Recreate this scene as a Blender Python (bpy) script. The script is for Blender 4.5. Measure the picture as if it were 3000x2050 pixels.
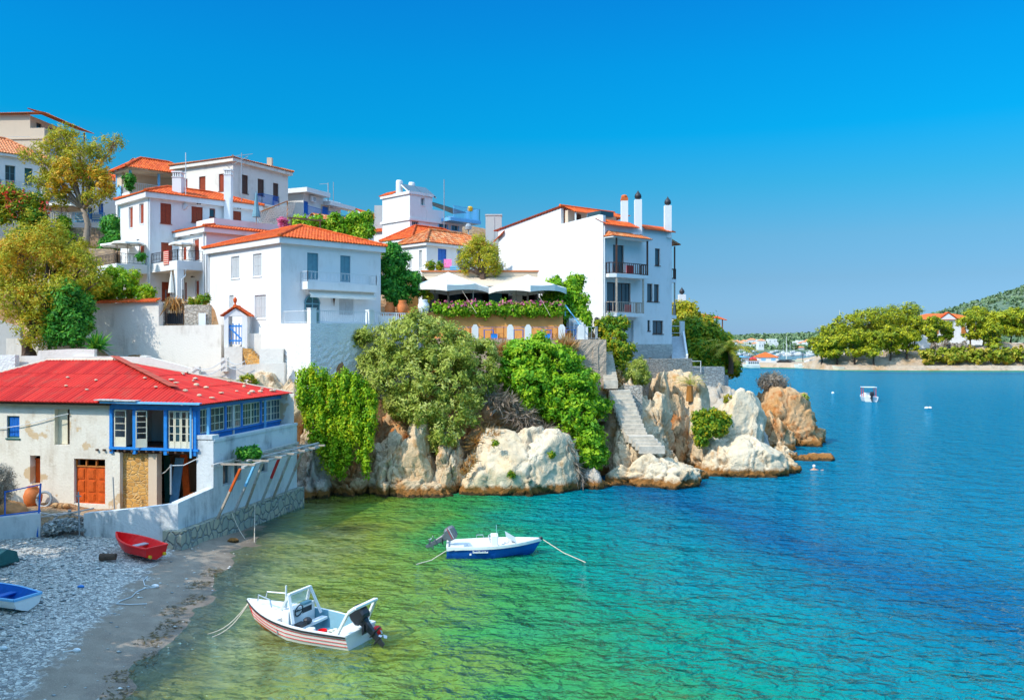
import bpy, math, random
import numpy as np
from mathutils import Vector, Matrix, noise
R = math.radians
sc = bpy.context.scene
for _o in list(bpy.data.objects):
    bpy.data.objects.remove(_o)

# ---------------------------------------------------------------- camera, sky, sun, exposure
F, CX, HZ, CH = 2500.0, 1500.0, 1000.0, 10.0      # focal length in photo pixels, centre, horizon row, eye height in metres
cam = bpy.data.cameras.new('camera'); camo = bpy.data.objects.new('camera', cam); sc.collection.objects.link(camo)
camo.location = (0, 0, CH); camo.rotation_euler = (R(90), 0, 0)
cam.sensor_width = 36; cam.lens = 36 * F / 3000; cam.shift_y = -25 / 3000
cam.clip_start = .5; cam.clip_end = 9000
sc.camera = camo

EL = R(43); SAZ = Vector((-.81, -.586)).normalized()
SUN = Vector((SAZ.x * math.cos(EL), SAZ.y * math.cos(EL), math.sin(EL)))
sun = bpy.data.lights.new('sun', 'SUN'); sun.energy = 2.45; sun.angle = R(.5); sun.color = (1, .94, .83)
suno = bpy.data.objects.new('sun', sun); sc.collection.objects.link(suno)
suno.rotation_euler = (-SUN).to_track_quat('-Z', 'Y').to_euler(); suno.location = SUN * 200
w = bpy.data.worlds.new('World'); sc.world = w; w.use_nodes = True
nt = w.node_tree; bgn = nt.nodes['Background']
sky = nt.nodes.new('ShaderNodeTexSky'); sky.sky_type = 'NISHITA'; sky.sun_disc = False
sky.sun_elevation = EL; sky.sun_rotation = math.atan2(SUN.x, SUN.y); sky.air_density = 1.0; sky.dust_density = .35; sky.ozone_density = 2.2
SKYFAC = [(0.0, (0.16, 0.285, 0.606)), (0.022, (0.151, 0.276, 0.517)), (0.07, (0.156, 0.276, 0.417)), (0.117, (0.147, 0.326, 0.43)), (0.175, (0.063, 0.401, 0.508)), (0.232, (0.005, 0.463, 0.639)), (0.303, (0.004, 0.481, 0.722)), (0.37, (0.007, 0.454, 0.772)), (0.43, (0.05, 0.55, 0.85)), (0.55, (2.8, 3.0, 2.6))]  # top stop: unseen overhead sky brightened as added fill for the shaded faces
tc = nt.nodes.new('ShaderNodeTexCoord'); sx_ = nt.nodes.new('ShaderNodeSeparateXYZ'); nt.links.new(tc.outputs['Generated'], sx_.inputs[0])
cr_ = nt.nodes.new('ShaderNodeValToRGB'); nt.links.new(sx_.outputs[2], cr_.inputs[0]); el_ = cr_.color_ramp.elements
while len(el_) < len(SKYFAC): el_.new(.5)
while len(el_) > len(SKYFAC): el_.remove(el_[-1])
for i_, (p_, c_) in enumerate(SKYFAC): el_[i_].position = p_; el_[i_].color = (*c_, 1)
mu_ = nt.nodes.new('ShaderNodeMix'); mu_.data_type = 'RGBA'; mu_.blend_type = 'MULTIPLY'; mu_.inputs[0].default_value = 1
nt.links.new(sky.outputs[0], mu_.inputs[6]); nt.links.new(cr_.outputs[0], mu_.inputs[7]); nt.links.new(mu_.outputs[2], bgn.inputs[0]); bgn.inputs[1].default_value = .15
vs = sc.view_settings; vs.view_transform = 'Standard'; vs.look = 'None'; vs.gamma = 1; vs.exposure = .72
sc.cycles.max_bounces = 6; sc.cycles.diffuse_bounces = 3; sc.cycles.glossy_bounces = 3; sc.cycles.transparent_max_bounces = 12
sc.cycles.caustics_reflective = False; sc.cycles.caustics_refractive = False; sc.cycles.sample_clamp_indirect = 6
sc.cycles.use_denoising = True

# ---------------------------------------------------------------- placing: a photo pixel read as a ray from the eye
def P(u, v, D): return Vector(((u - CX) / F * D, D, CH + (HZ - v) / F * D))
def PZ(u, v, z):
    return P(u, v, (CH - z) * F / (v - HZ))
V3 = lambda x, y, z=0.: Vector((x, y, z))

# ---------------------------------------------------------------- objects and their tags
ORG = {}
def tag(o, label=None, cat=None, group=None, kind=None):
    if label: o['label'] = label
    if cat: o['category'] = cat
    if group: o['group'] = group
    if kind or (label and 'kind' not in o): o['kind'] = kind or 'thing'
    return o
def thing(name, label, cat, loc, group=None):
    o = bpy.data.objects.new(name, None); sc.collection.objects.link(o); o.location = loc; o.empty_display_size = .2
    ORG[o.name] = Vector(loc); return tag(o, label, cat, group)
def put(name, me, mat, parent, origin=None, smooth=False):
    o = bpy.data.objects.new(name, me); sc.collection.objects.link(o)
    if isinstance(mat, str): mat = M[mat]
    if mat: me.materials.append(mat)
    if parent is not None:
        o.parent = parent; ORG[o.name] = ORG[parent.name]
        org = ORG[parent.name]
    else:
        org = Vector(origin) if origin is not None else Vector((0, 0, 0)); o.location = org; ORG[o.name] = org
    if org.length > 0: me.transform(Matrix.Translation(-org))
    if smooth: me.shade_smooth()
    return o
def npmesh(name, v, f, mat, parent=None, origin=None, smooth=False, attr=None):
    """v (N,3), f (M,k) arrays -> one mesh object; attr: per face floats"""
    me = bpy.data.meshes.new(name); v = np.asarray(v, np.float32); f = np.asarray(f, np.int32); k = f.shape[1]
    me.vertices.add(len(v)); me.vertices.foreach_set('co', v.ravel())
    me.loops.add(f.size); me.loops.foreach_set('vertex_index', f.ravel())
    me.polygons.add(len(f)); me.polygons.foreach_set('loop_start', np.arange(0, f.size, k, dtype=np.int32))
    me.update(calc_edges=True)
    if attr is not None:
        for an, av in attr.items():
            dom = 'FACE' if len(av) == len(f) else 'POINT'
            a = me.attributes.new(an, 'FLOAT', dom); a.data.foreach_set('value', np.asarray(av, np.float32))
    return put(name, me, mat, parent, origin, smooth)

class MB:
    """collects shapes for ONE mesh object"""
    def __init__(s): s.v = []; s.f = []; s.r = []
    def add(s, vs_, fs, r=None):
        b = len(s.v); s.v += [tuple(p) for p in vs_]; s.f += [tuple(i + b for i in q) for q in fs]
        s.r += (r if isinstance(r, list) else [0. if r is None else r] * len(fs)); return s
    def obox(s, o, a, b, c):
        o, a, b, c = Vector(o), Vector(a), Vector(b), Vector(c)
        if a.cross(b).dot(c) < 0: a, b = b, a
        return s.add([o, o + a, o + a + b, o + b, o + c, o + a + c, o + a + b + c, o + b + c],
                     [(3, 2, 1, 0), (4, 5, 6, 7), (0, 1, 5, 4), (1, 2, 6, 5), (2, 3, 7, 6), (3, 0, 4, 7)])
    def box(s, x0, x1, y0, y1, z0, z1): return s.obox((x0, y0, z0), (x1 - x0, 0, 0), (0, y1 - y0, 0), (0, 0, z1 - z0))
    def beam(s, p, q, wd, h=None, up=(0, 0, 1)):
        p, q = Vector(p), Vector(q); h = h or wd; t = q - p; n = t.normalized(); sx = n.cross(Vector(up))
        if sx.length < 1e-4: sx = n.cross(Vector((1, 0, 0)))
        sx.normalize(); sz = sx.cross(n); o = p - sx * wd / 2 - sz * h / 2
        return s.obox(o, t, sx * wd, sz * h)
    def tube(s, pts, r, n=7, caps=True):
        pts = [Vector(p) for p in pts]; rr = r if isinstance(r, (list, tuple)) else [r] * len(pts); b = []; vv = []; up = Vector((.13, .21, 1))
        for i, p in enumerate(pts):
            t = (pts[min(i + 1, len(pts) - 1)] - pts[max(i - 1, 0)]).normalized(); x = t.cross(up)
            if x.length < 1e-3: x = t.cross(Vector((1, 0, 0)))
            x.normalize(); y = t.cross(x)
            for k in range(n):
                a = 2 * math.pi * k / n; vv.append(p + (x * math.cos(a) + y * math.sin(a)) * rr[i])
        fs = [(i * n + k, (i + 1) * n + k, (i + 1) * n + (k + 1) % n, i * n + (k + 1) % n) for i in range(len(pts) - 1) for k in range(n)]
        if caps: fs += [tuple(range(n)), tuple(reversed(range((len(pts) - 1) * n, len(pts) * n)))]
        return s.add(vv, fs)
    def lathe(s, c, prof, n=14, sq=None):
        c = Vector(c); vv = []
        for (r, z) in prof:
            for k in range(n):
                a = 2 * math.pi * k / n; vv.append(c + Vector((r * math.cos(a), r * math.sin(a), z)))
        m = len(prof)
        fs = [(i * n + k, i * n + (k + 1) % n, (i + 1) * n + (k + 1) % n, (i + 1) * n + k) for i in range(m - 1) for k in range(n)]
        if prof[0][0] > 1e-3: fs.append(tuple(reversed(range(n))))
        if prof[-1][0] > 1e-3: fs.append(tuple(range((m - 1) * n, m * n)))
        return s.add(vv, fs)
    def ball(s, c, r, n=8, m=6):
        r = r if isinstance(r, (tuple, list)) else (r, r, r); c = Vector(c)
        vv = []; 
        for i in range(m + 1):
            th = math.pi * i / m
            for k in range(n):
                a = 2 * math.pi * k / n; vv.append(c + Vector((r[0] * math.sin(th) * math.cos(a), r[1] * math.sin(th) * math.sin(a), -r[2] * math.cos(th))))
        return s.add(vv, [(i * n + k, i * n + (k + 1) % n, (i + 1) * n + (k + 1) % n, (i + 1) * n + k) for i in range(m) for k in range(n)])
    def poly(s, pts, r=None): return s.add(pts, [tuple(range(len(pts)))], r)
    def prism(s, pts, ext):
        pts = [Vector(p) for p in pts]; ext = Vector(ext); n = len(pts)
        nn = (pts[1] - pts[0]).cross(pts[2] - pts[0])
        if nn.dot(ext) > 0: pts = pts[::-1]
        return s.add(pts + [p + ext for p in pts], [tuple(range(n)), tuple(reversed(range(n, 2 * n)))] +
                     [((i + 1) % n, i, n + i, n + (i + 1) % n) for i in range(n)])
    def build(s, name, mat, parent=None, origin=None, smooth=False, bevel=0):
        me = bpy.data.meshes.new(name); me.from_pydata(s.v, [], s.f); me.update()
        if any(s.r): me.attributes.new('rnd', 'FLOAT', 'FACE').data.foreach_set('value', s.r)
        o = put(name, me, mat, parent, origin, smooth)
        if bevel:
            m = o.modifiers.new('bevel', 'BEVEL'); m.width = bevel; m.segments = 2; m.limit_method = 'ANGLE'
        return o

# ---------------------------------------------------------------- materials
M = {}
def nodes(name):
    m = bpy.data.materials.new(name); m.use_nodes = True; t = m.node_tree; M[name] = m
    return m, t, t.nodes['Principled BSDF'], t.nodes['Material Output']
def N(t, kind, **kw):
    n = t.nodes.new('ShaderNode' + kind)
    for k, v in kw.items():
        if k in n.inputs: n.inputs[k].default_value = v
        else: setattr(n, k, v)
    return n
def ramp(t, stops, fac):
    n = N(t, 'ValToRGB'); e = n.color_ramp.elements
    while len(e) < len(stops): e.new(.5)
    for i, (p, c) in enumerate(stops): e[i].position = p; e[i].color = (*c, 1)
    t.links.new(fac, n.inputs[0]); return n.outputs[0]
def pos(t, scale=(1, 1, 1)):
    g = N(t, 'NewGeometry'); m = N(t, 'Mapping'); m.inputs['Scale'].default_value = scale
    t.links.new(g.outputs['Position'], m.inputs[0]); return m.outputs[0]
def mixc(t, a, b, fac, mode='MIX'):
    n = N(t, 'Mix', data_type='RGBA', blend_type=mode)
    for sk, x in ((6, a), (7, b), (0, fac)):
        if isinstance(x, (tuple, list)): n.inputs[sk].default_value = (*x, 1)
        elif isinstance(x, (int, float)): n.inputs[sk].default_value = x
        else: t.links.new(x, n.inputs[sk])
    return n.outputs[2]
def bump(t, h, strength, dist, bs):
    b = N(t, 'Bump', Strength=strength, Distance=dist); t.links.new(h, b.inputs['Height']); t.links.new(b.outputs[0], bs.inputs['Normal']); return b
def plain(name, c, rough=.6, var=.12, scale=2.5, metal=0., spec=.4, bmp=0.):
    m, t, b, o = nodes(name); b.inputs['Roughness'].default_value = rough; b.inputs['Metallic'].default_value = metal
    b.inputs['Specular IOR Level'].default_value = spec
    nz = N(t, 'TexNoise', Scale=scale, Detail=6., Roughness=.65); t.links.new(pos(t), nz.inputs['Vector'])
    d = tuple(x * (1 - var) for x in c); l = tuple(min(1, x * (1 + var)) for x in c)
    t.links.new(ramp(t, [(.3, d), (.7, l)], nz.outputs[0]), b.inputs['Base Color'])
    if bmp: bump(t, nz.outputs[0], .6, bmp, b)
    return m
def plaster(name, c, stain=(.5, .46, .4), amount=.25, bmp=.012, streak=True, rough=.85, patch=None):
    m, t, b, o = nodes(name); b.inputs['Roughness'].default_value = rough; b.inputs['Specular IOR Level'].default_value = .2
    n1 = N(t, 'TexNoise', Scale=.55, Detail=8., Roughness=.62); t.links.new(pos(t), n1.inputs['Vector'])
    n2 = N(t, 'TexNoise', Scale=2.2, Detail=6., Roughness=.7); t.links.new(pos(t, (1, 1, .16)), n2.inputs['Vector'])
    n3 = N(t, 'TexNoise', Scale=9., Detail=5.); t.links.new(pos(t), n3.inputs['Vector'])
    f = N(t, 'Math', operation='MULTIPLY'); 
    r1 = ramp(t, [(.48, (0, 0, 0)), (.78, (1, 1, 1))], n1.outputs[0]); r2 = ramp(t, [(.4, (0, 0, 0)), (.75, (1, 1, 1))], n2.outputs[0])
    t.links.new(r1, f.inputs[0]); t.links.new(r2, f.inputs[1])
    g = N(t, 'Math', operation='MULTIPLY'); t.links.new(f.outputs[0], g.inputs[0]); g.inputs[1].default_value = amount * 3
    col = mixc(t, c, stain, g.outputs[0])
    if patch:
        n4 = N(t, 'TexNoise', Scale=.42, Detail=7., Roughness=.58); t.links.new(pos(t), n4.inputs['Vector'])
        col = mixc(t, col, patch[0], ramp(t, [(patch[1], (0, 0, 0)), (patch[1] + .02, (1, 1, 1))], n4.outputs[0]))
    t.links.new(col, b.inputs['Base Color']); 
    if bmp: bump(t, n3.outputs[0], .7, bmp, b)
    return m
def stone(name, c1, c2, mortar, scale=3., zs=1.6, bmp=.05, sat=.0):
    m, t, b, o = nodes(name); b.inputs['Roughness'].default_value = .9; b.inputs['Specular IOR Level'].default_value = .2
    nz = N(t, 'TexNoise', Scale=2.); p = pos(t, (1, 1, zs)); t.links.new(p, nz.inputs['Vector'])
    wv = mixc(t, p, nz.outputs['Color'], .22)
    v1 = N(t, 'TexVoronoi', Scale=scale); v2 = N(t, 'TexVoronoi', Scale=scale, feature='DISTANCE_TO_EDGE')
    t.links.new(wv, v1.inputs['Vector']); t.links.new(wv, v2.inputs['Vector'])
    sep = N(t, 'SeparateColor'); t.links.new(v1.outputs['Color'], sep.inputs[0])
    c = ramp(t, [(0., c1), (1., c2)], sep.outputs[0])
    n2 = N(t, 'TexNoise', Scale=12., Detail=6.); t.links.new(p, n2.inputs['Vector'])
    c = mixc(t, c, mixc(t, c, (.5, .5, .5), 1., 'OVERLAY'), n2.outputs[0])
    e = ramp(t, [(.02, (0, 0, 0)), (.11, (1, 1, 1))], v2.outputs[0])
    t.links.new(mixc(t, mortar, c, e), b.inputs['Base Color'])
    h = mixc(t, e, n2.outputs['Color'], .25); bump(t, h, .9, bmp, b); return m
def leafmat(name, cols, trans=.3, rough=.55):
    m, t, b, o = nodes(name); a = N(t, 'Attribute', attribute_name='rnd')
    c = ramp(t, [(i / max(1, len(cols) - 1), x) for i, x in enumerate(cols)], a.outputs['Fac'])
    b.inputs['Roughness'].default_value = rough; b.inputs['Specular IOR Level'].default_value = .25
    t.links.new(c, b.inputs['Base Color']); tr = N(t, 'BsdfTranslucent'); t.links.new(mixc(t, c, (1., 1., .25), .25, 'MULTIPLY'), tr.inputs[0])
    mx = N(t, 'MixShader'); mx.inputs[0].default_value = trans
    t.links.new(b.outputs[0], mx.inputs[1]); t.links.new(tr.outputs[0], mx.inputs[2]); t.links.new(mx.outputs[0], o.inputs[0]); return m
def tiles(name, cols, dirt=(.12, .08, .05), dfac=.35):
    m, t, b, o = nodes(name); a = N(t, 'Attribute', attribute_name='rnd')
    c = ramp(t, [(i / max(1, len(cols) - 1), x) for i, x in enumerate(cols)], a.outputs['Fac'])
    nz = N(t, 'TexNoise', Scale=1.3, Detail=8., Roughness=.7); t.links.new(pos(t), nz.inputs['Vector'])
    d = ramp(t, [(.52, (0, 0, 0)), (.8, (dfac, dfac, dfac))], nz.outputs[0])
    t.links.new(mixc(t, c, dirt, d), b.inputs['Base Color']); b.inputs['Roughness'].default_value = .75; b.inputs['Specular IOR Level'].default_value = .25; return m

plaster('white', (.75, .745, .73), (.46, .43, .38), .34, .018)
plaster('white_old', (.76, .71, .63), (.40, .34, .27), .5, .03)
plaster('white_rough', (.78, .77, .74), (.42, .40, .37), .35, .10)
plaster('ruin_wall', (.75, .69, .59), (.40, .30, .20), .6, .03, patch=((.60, .44, .27), .575))
plaster('ruin_grey', (.64, .66, .66), (.22, .24, .25), .75, .03)
plaster('concrete', (.50, .50, .48), (.30, .29, .27), .4, .02)
plaster('cream', (.66, .52, .38), (.5, .4, .3), .2)
plaster('tan', (.66, .52, .38), (.45, .34, .25), .25)
plaster('orange_wall', (.82, .36, .10), (.62, .22, .05), .35, .01)
plaster('beige_wall', (.46, .36, .27), (.26, .20, .15), .6, .12)
stone('stone_wall', (.60, .42, .25), (.38, .26, .17), (.40, .30, .22), 3.4, 2.4)
stone('stone_golden', (.72, .38, .10), (.50, .25, .07), (.62, .40, .18), 3.6, 1.7)
stone('stone_pale', (.62, .53, .42), (.45, .40, .34), (.34, .28, .22), 4.2, 1.7)
stone('stone_grey', (.42, .44, .42), (.30, .33, .32), (.24, .24, .23), 3.8, 1.5)
stone('stone_plinth', (.30, .34, .28), (.46, .42, .30), (.22, .25, .24), 2.9, .8, .08)
stone('stone_course', (.55, .51, .45), (.44, .42, .38), (.40, .37, .33), 1.7, 3.4, .02)
tiles('tile', [(.62, .085, .012), (.78, .15, .025), (.70, .11, .02), (.55, .07, .012)])
tiles('tile_old', [(.60, .14, .035), (.75, .24, .07), (.42, .10, .03), (.68, .36, .17), (.55, .10, .02)], dfac=.5)
tiles('tile_pale', [(.72, .25, .10), (.80, .33, .15), (.62, .18, .06)], dfac=.4)
tiles('tin_red', [(.58, .020, .012), (.68, .036, .022), (.46, .016, .012), (.62, .028, .018)], (.30, .12, .07), .55)
tiles('tin_rust', [(.40, .07, .04), (.5, .22, .14), (.3, .05, .03)])
plain('shutter_wood', (.30, .045, .012), .5, .2, 6)
plain('door_orange', (.62, .10, .012), .45, .25, 5)
plain('shutter_grey', (.46, .47, .47), .6, .06, 4)
plain('shutter_teal', (.12, .27, .33), .55, .1, 4)
plain('blue_paint', (.02, .22, .62), .45, .15, 5)
plain('blue_light', (.17, .48, .78), .5, .12, 5)
plain('blue_deep', (.008, .13, .50), .5, .15, 5)
plain('green_dark', (.02, .12, .11), .5, .2, 5)
plain('wood_dark', (.085, .035, .02), .55, .25, 7)
plain('wood_pale', (.40, .33, .26), .7, .25, 7)
plain('wood_grey', (.45, .43, .40), .8, .25, 7)
plain('wood_orange', (.50, .17, .035), .55, .2, 6)
plain('iron', (.03, .028, .03), .5, .2, 8)
plain('iron_white', (.62, .64, .64), .5, .08, 8)
plain('iron_grey', (.30, .33, .35), .45, .1, 8)
plain('canvas', (.80, .76, .68), .85, .05, 3)
plain('cream_paint', (.72, .66, .50), .5, .08, 5)
plain('terracotta', (.62, .17, .04), .7, .15, 5)
plain('plastic_white', (.78, .78, .77), .35, .03, 3)
plain('plastic_grey', (.42, .44, .46), .4, .06, 3)
plain('red_plastic', (.85, .012, .016), .35, .05, 3)
plain('red_item', (.62, .03, .03), .5, .1, 4)
plain('yellow_item', (.75, .42, .02), .5, .1, 4)
plain('pink', (.75, .16, .36), .6, .25, 9)
plain('black_plastic', (.02, .022, .028), .3, .1, 5)
plain('motor_grey', (.12, .14, .16), .35, .1, 5)
plain('hull_white', (.80, .79, .77), .35, .04, 3)
plain('hull_blue', (.008, .10, .48), .3, .08, 3)
plain('hull_orange', (.66, .15, .02), .6, .3, 5)
plain('metal', (.55, .57, .58), .35, .08, 5, metal=.8)
plain('rope', (.62, .52, .40), .9, .15, 9)
plain('skin', (.60, .32, .20), .5, .08, 5)
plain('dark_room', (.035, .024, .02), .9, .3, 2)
plain('slate', (.34, .38, .40), .8, .2, 4)
plain('step_stone', (.56, .48, .38), .95, .25, 3, bmp=.03)
plain('gravel_path', (.50, .45, .38), .95, .2, 6, bmp=.03)
plain('earth', (.38, .19, .075), .95, .35, 1.2, bmp=.12)
plain('bark', (.10, .06, .04), .9, .4, 6, bmp=.03)
plain('bark_pale', (.30, .23, .17), .9, .3, 6, bmp=.03)
m, t, b, o = nodes('glass'); b.inputs['Base Color'].default_value = (.03, .07, .09, 1); b.inputs['Roughness'].default_value = .06; b.inputs['Specular IOR Level'].default_value = .7
m, t, b, o = nodes('clear_glass'); b.inputs['Base Color'].default_value = (.45, .75, .78, 1); b.inputs['Roughness'].default_value = .05; b.inputs['Alpha'].default_value = .55
leafmat('leaf_olive', [(.14, .19, .02), (.32, .38, .04), (.50, .54, .10), (.60, .60, .20)])
leafmat('leaf_green', [(.04, .18, .01), (.15, .38, .012), (.34, .54, .015), (.52, .58, .03)])
leafmat('leaf_ivy', [(.06, .22, .008), (.20, .42, .01), (.42, .56, .012), (.62, .52, .012)])
leafmat('leaf_acacia', [(.16, .23, .02), (.36, .39, .02), (.56, .49, .025), (.66, .34, .015)])
leafmat('leaf_dark', [(.015, .12, .018), (.04, .24, .026), (.10, .38, .03), (.28, .48, .04)])
leafmat('leaf_gold', [(.62, .30, .015), (.74, .40, .02), (.66, .46, .03), (.58, .22, .02)])
leafmat('leaf_mixed', [(.03, .14, .012), (.12, .28, .015), (.42, .42, .015), (.68, .42, .015)])
leafmat('leaf_pine', [(.07, .13, .01), (.22, .28, .01), (.42, .42, .012), (.60, .52, .015)], .12)
leafmat('leaf_dry', [(.52, .22, .05), (.68, .33, .08), (.56, .38, .18), (.42, .26, .14)])
leafmat('leaf_grey', [(.26, .19, .12), (.38, .30, .23), (.48, .40, .31), (.30, .21, .16)])
leafmat('leaf_palm', [(.12, .20, .015), (.30, .36, .02), (.52, .46, .05), (.6, .38, .05)])
leafmat('petal_red', [(.7, .03, .03), (.75, .10, .03), (.75, .12, .2)])
leafmat('petal_pink', [(.78, .10, .30), (.8, .25, .42), (.70, .05, .25)])
leafmat('leaf_far', [(.11, .19, .09), (.17, .25, .11), (.23, .29, .13)], .1)
# ---------------------------------------------------------------- facades, openings, roofs
class Face:
    """a vertical plane: s metres along d from o, z up, off metres out along the normal n"""
    def __init__(f, o, d, n): f.o = Vector((o[0], o[1], 0)); f.d = Vector((d[0], d[1], 0)).normalized(); f.n = Vector((n[0], n[1], 0)).normalized()
    def st(f, u, v, off=0.):
        r = Vector(((u - CX) / F, 1, (HZ - v) / F)); c = Vector((0, 0, CH)); o = f.o + f.n * off
        t = (o - c).dot(f.n) / r.dot(f.n); p = c + r * t; return (p - o).dot(f.d), p.z
    def pt(f, s, z, off=0.): q = f.o + f.d * s + f.n * off; return Vector((q.x, q.y, z))
    def rect(f, u0, v0, u1, v1, off=0.):
        um, vm = (u0 + u1) / 2, (v0 + v1) / 2
        a, b = f.st(u0, vm, off)[0], f.st(u1, vm, off)[0]; z1, z0 = f.st(um, v0, off)[1], f.st(um, v1, off)[1]
        return min(a, b), max(a, b), min(z0, z1), max(z0, z1)
    def box(f, mb, s0, s1, z0, z1, o0, o1):
        return mb.obox(f.pt(s0, z0, o0), f.d * (s1 - s0), f.n * (o1 - o0), (0, 0, z1 - z0))
    def shifted(f, s=0., off=0.): q = f.pt(s, 0, off); return Face((q.x, q.y), f.d, f.n)
def grid_wall(mb, f, s0, s1, z0, z1, ops=(), depth=.25):
    ss = sorted({s0, s1} | {min(max(x, s0), s1) for o in ops for x in o[:2]}); zz = sorted({z0, z1} | {min(max(x, z0), z1) for o in ops for x in o[2:4]})
    for i in range(len(ss) - 1):
        for j in range(len(zz) - 1):
            a, b, c, d = ss[i], ss[i + 1], zz[j], zz[j + 1]
            if b - a < 1e-5 or d - c < 1e-5: continue
            sm, zm = (a + b) / 2, (c + d) / 2
            if any(o[0] < sm < o[1] and o[2] < zm < o[3] for o in ops): continue
            mb.poly([f.pt(a, c), f.pt(b, c), f.pt(b, d), f.pt(a, d)])
    for o in ops:
        a, b, c, d = o[:4]
        for q in ([(a, c), (a, d)], [(a, d), (b, d)], [(b, d), (b, c)], [(b, c), (a, c)]):
            (p, r), (p2, r2) = q; mb.poly([f.pt(p, r), f.pt(p2, r2), f.pt(p2, r2, -depth), f.pt(p, r, -depth)])
def window(root, f, rc, style='glass', frame='wood_dark', leaf='shutter_wood', rec=.14, mull=2, bars=0, trim=None, sill=True, name=None):
    """fills an opening: a frame, and its panes or shutters as sub-parts"""
    s0, s1, z0, z1 = rc; fw = min(.07, (s1 - s0) * .12); mb = MB()
    for (a, b, c, d) in ((s0, s0 + fw, z0, z1), (s1 - fw, s1, z0, z1), (s0 + fw, s1 - fw, z1 - fw, z1), (s0 + fw, s1 - fw, z0, z0 + fw)): f.box(mb, a, b, c, d, -rec - .06, -rec)
    if sill and style != 'door': f.box(mb, s0 - .06, s1 + .06, z0 - .07, z0 - .004, -.12, .05)
    if trim:
        for (a, b, c, d) in ((s0 - .12, s0 - .003, z0, z1 + .12), (s1 + .003, s1 + .12, z0, z1 + .12), (s0 - .003, s1 + .003, z1 + .003, z1 + .12)): f.box(mb, a, b, c, d, -.02, .035)
    if style == 'glass':
        for i in range(1, mull):
            x = s0 + (s1 - s0) * i / mull; f.box(mb, x - fw * .45, x + fw * .45, z0 + fw, z1 - fw, -rec - .05, -rec - .003)
        for i in range(1, bars + 1):
            x = z0 + (z1 - z0) * i / (bars + 1); f.box(mb, s0 + fw, s1 - fw, x - .015, x + .015, -rec - .045, -rec - .006)
    wn = mb.build(name or ('door' if style == 'door' else 'window'), frame if not trim else trim, root)
    if style == 'glass':
        g = MB(); f.box(g, s0 + fw * .5, s1 - fw * .5, z0 + fw * .5, z1 - fw * .5, -rec - .056, -rec - .03); g.build('pane', 'glass', wn)
    else:
        nl = mull; w_ = (s1 - s0 - 2 * fw) / nl
        for i in range(nl):
            q = MB(); a = s0 + fw + w_ * i + .006; e = a + w_ - .012; k = 3 if w_ > .35 else 2
            for j in range(k):
                x0 = a + (e - a) * j / k; x1 = a + (e - a) * (j + 1) / k; f.box(q, x0 + .004, x1 - .004, z0 + fw + .005, z1 - fw - .005, -rec - .055, -rec - .02 + .006 * (j % 2))
            for zc in (.12, .5, .88):
                z = z0 + (z1 - z0) * zc; f.box(q, a + .01, e - .01, z - .04, z + .04, -rec - .03, -rec - .004)
            q.build('shutter', leaf, wn)
    return wn
def roof_plane(mb, e0, e1, r0, r1, pitch=.26, row=.42, amp=.045, step=.03, sub=4, seed=1):
    e0, e1, r0, r1 = map(Vector, (e0, e1, r0, r1)); L = (e1 - e0).length; al = (e1 - e0) / L
    up = (r0 + r1) / 2 - e0; up = (up - al * up.dot(al)).normalized(); n = al.cross(up)
    flip = n.z < 0; n = -n if flip else n
    x0, y0, x1, y1 = (r0 - e0).dot(al), (r0 - e0).dot(up), (r1 - e0).dot(al), (r1 - e0).dot(up)
    nc = max(2, round(L / pitch)); pw = L / nc; ns = nc * sub; xs = [L * i / ns for i in range(ns + 1)]
    def ym(x):
        if x < x0: return y0 * x / x0
        if x > x1: return y1 * (L - x) / max(1e-6, L - x1)
        return y0 + (y1 - y0) * (x - x0) / max(1e-6, x1 - x0)
    nr = max(1, int(math.ceil(max(y0, y1) / row))); g = random.Random(seed)
    prof = [amp * (abs(math.cos(math.pi * (i % sub) / sub)) ** .8) * 2 - amp for i in range(ns + 1)] if amp else [0] * (ns + 1)
    cr = [[g.random() for _ in range(nr)] for _ in range(nc)]
    for i in range(ns):
        a, b = xs[i], xs[i + 1]; ya, yb = ym(a), ym(b)
        for j in range(nr):
            lo, hi = j * row, (j + 1) * row
            la, ha, lb, hb = min(lo, ya), min(hi, ya), min(lo, yb), min(hi, yb)
            if ha - la < 1e-5 and hb - lb < 1e-5: continue
            dz = step
            q = [e0 + al * a + up * la + n * (prof[i] + dz), e0 + al * b + up * lb + n * (prof[i + 1] + dz), e0 + al * b + up * hb + n * prof[i + 1], e0 + al * a + up * ha + n * prof[i]]
            if flip: q.reverse()
            mb.add(q, [(0, 1, 2, 3)], .02 + .96 * cr[i // sub][j])
            if j == 0:
                q2 = [q[0], q[1]] if not flip else [q[3], q[2]]
                mb.add([e0 + al * a - n * .03, e0 + al * b - n * .03, q2[1], q2[0]], [(0, 1, 2, 3)], .5)
def ridge_caps(mb, p, q, r=.11, seg=.4):
    p, q = Vector(p), Vector(q); L = (q - p).length; k = max(1, int(L / seg)); g = random.Random(int(L * 100))
    for i in range(k):
        a, b = p.lerp(q, i / k), p.lerp(q, min(1, (i + 1.12) / k)); c0 = len(mb.f); mb.tube([a, b], [r * 1.12, r * .92], 8); 
        x = .02 + .96 * g.random()
        for t_ in range(c0, len(mb.f)): mb.r[t_] = x
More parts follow.
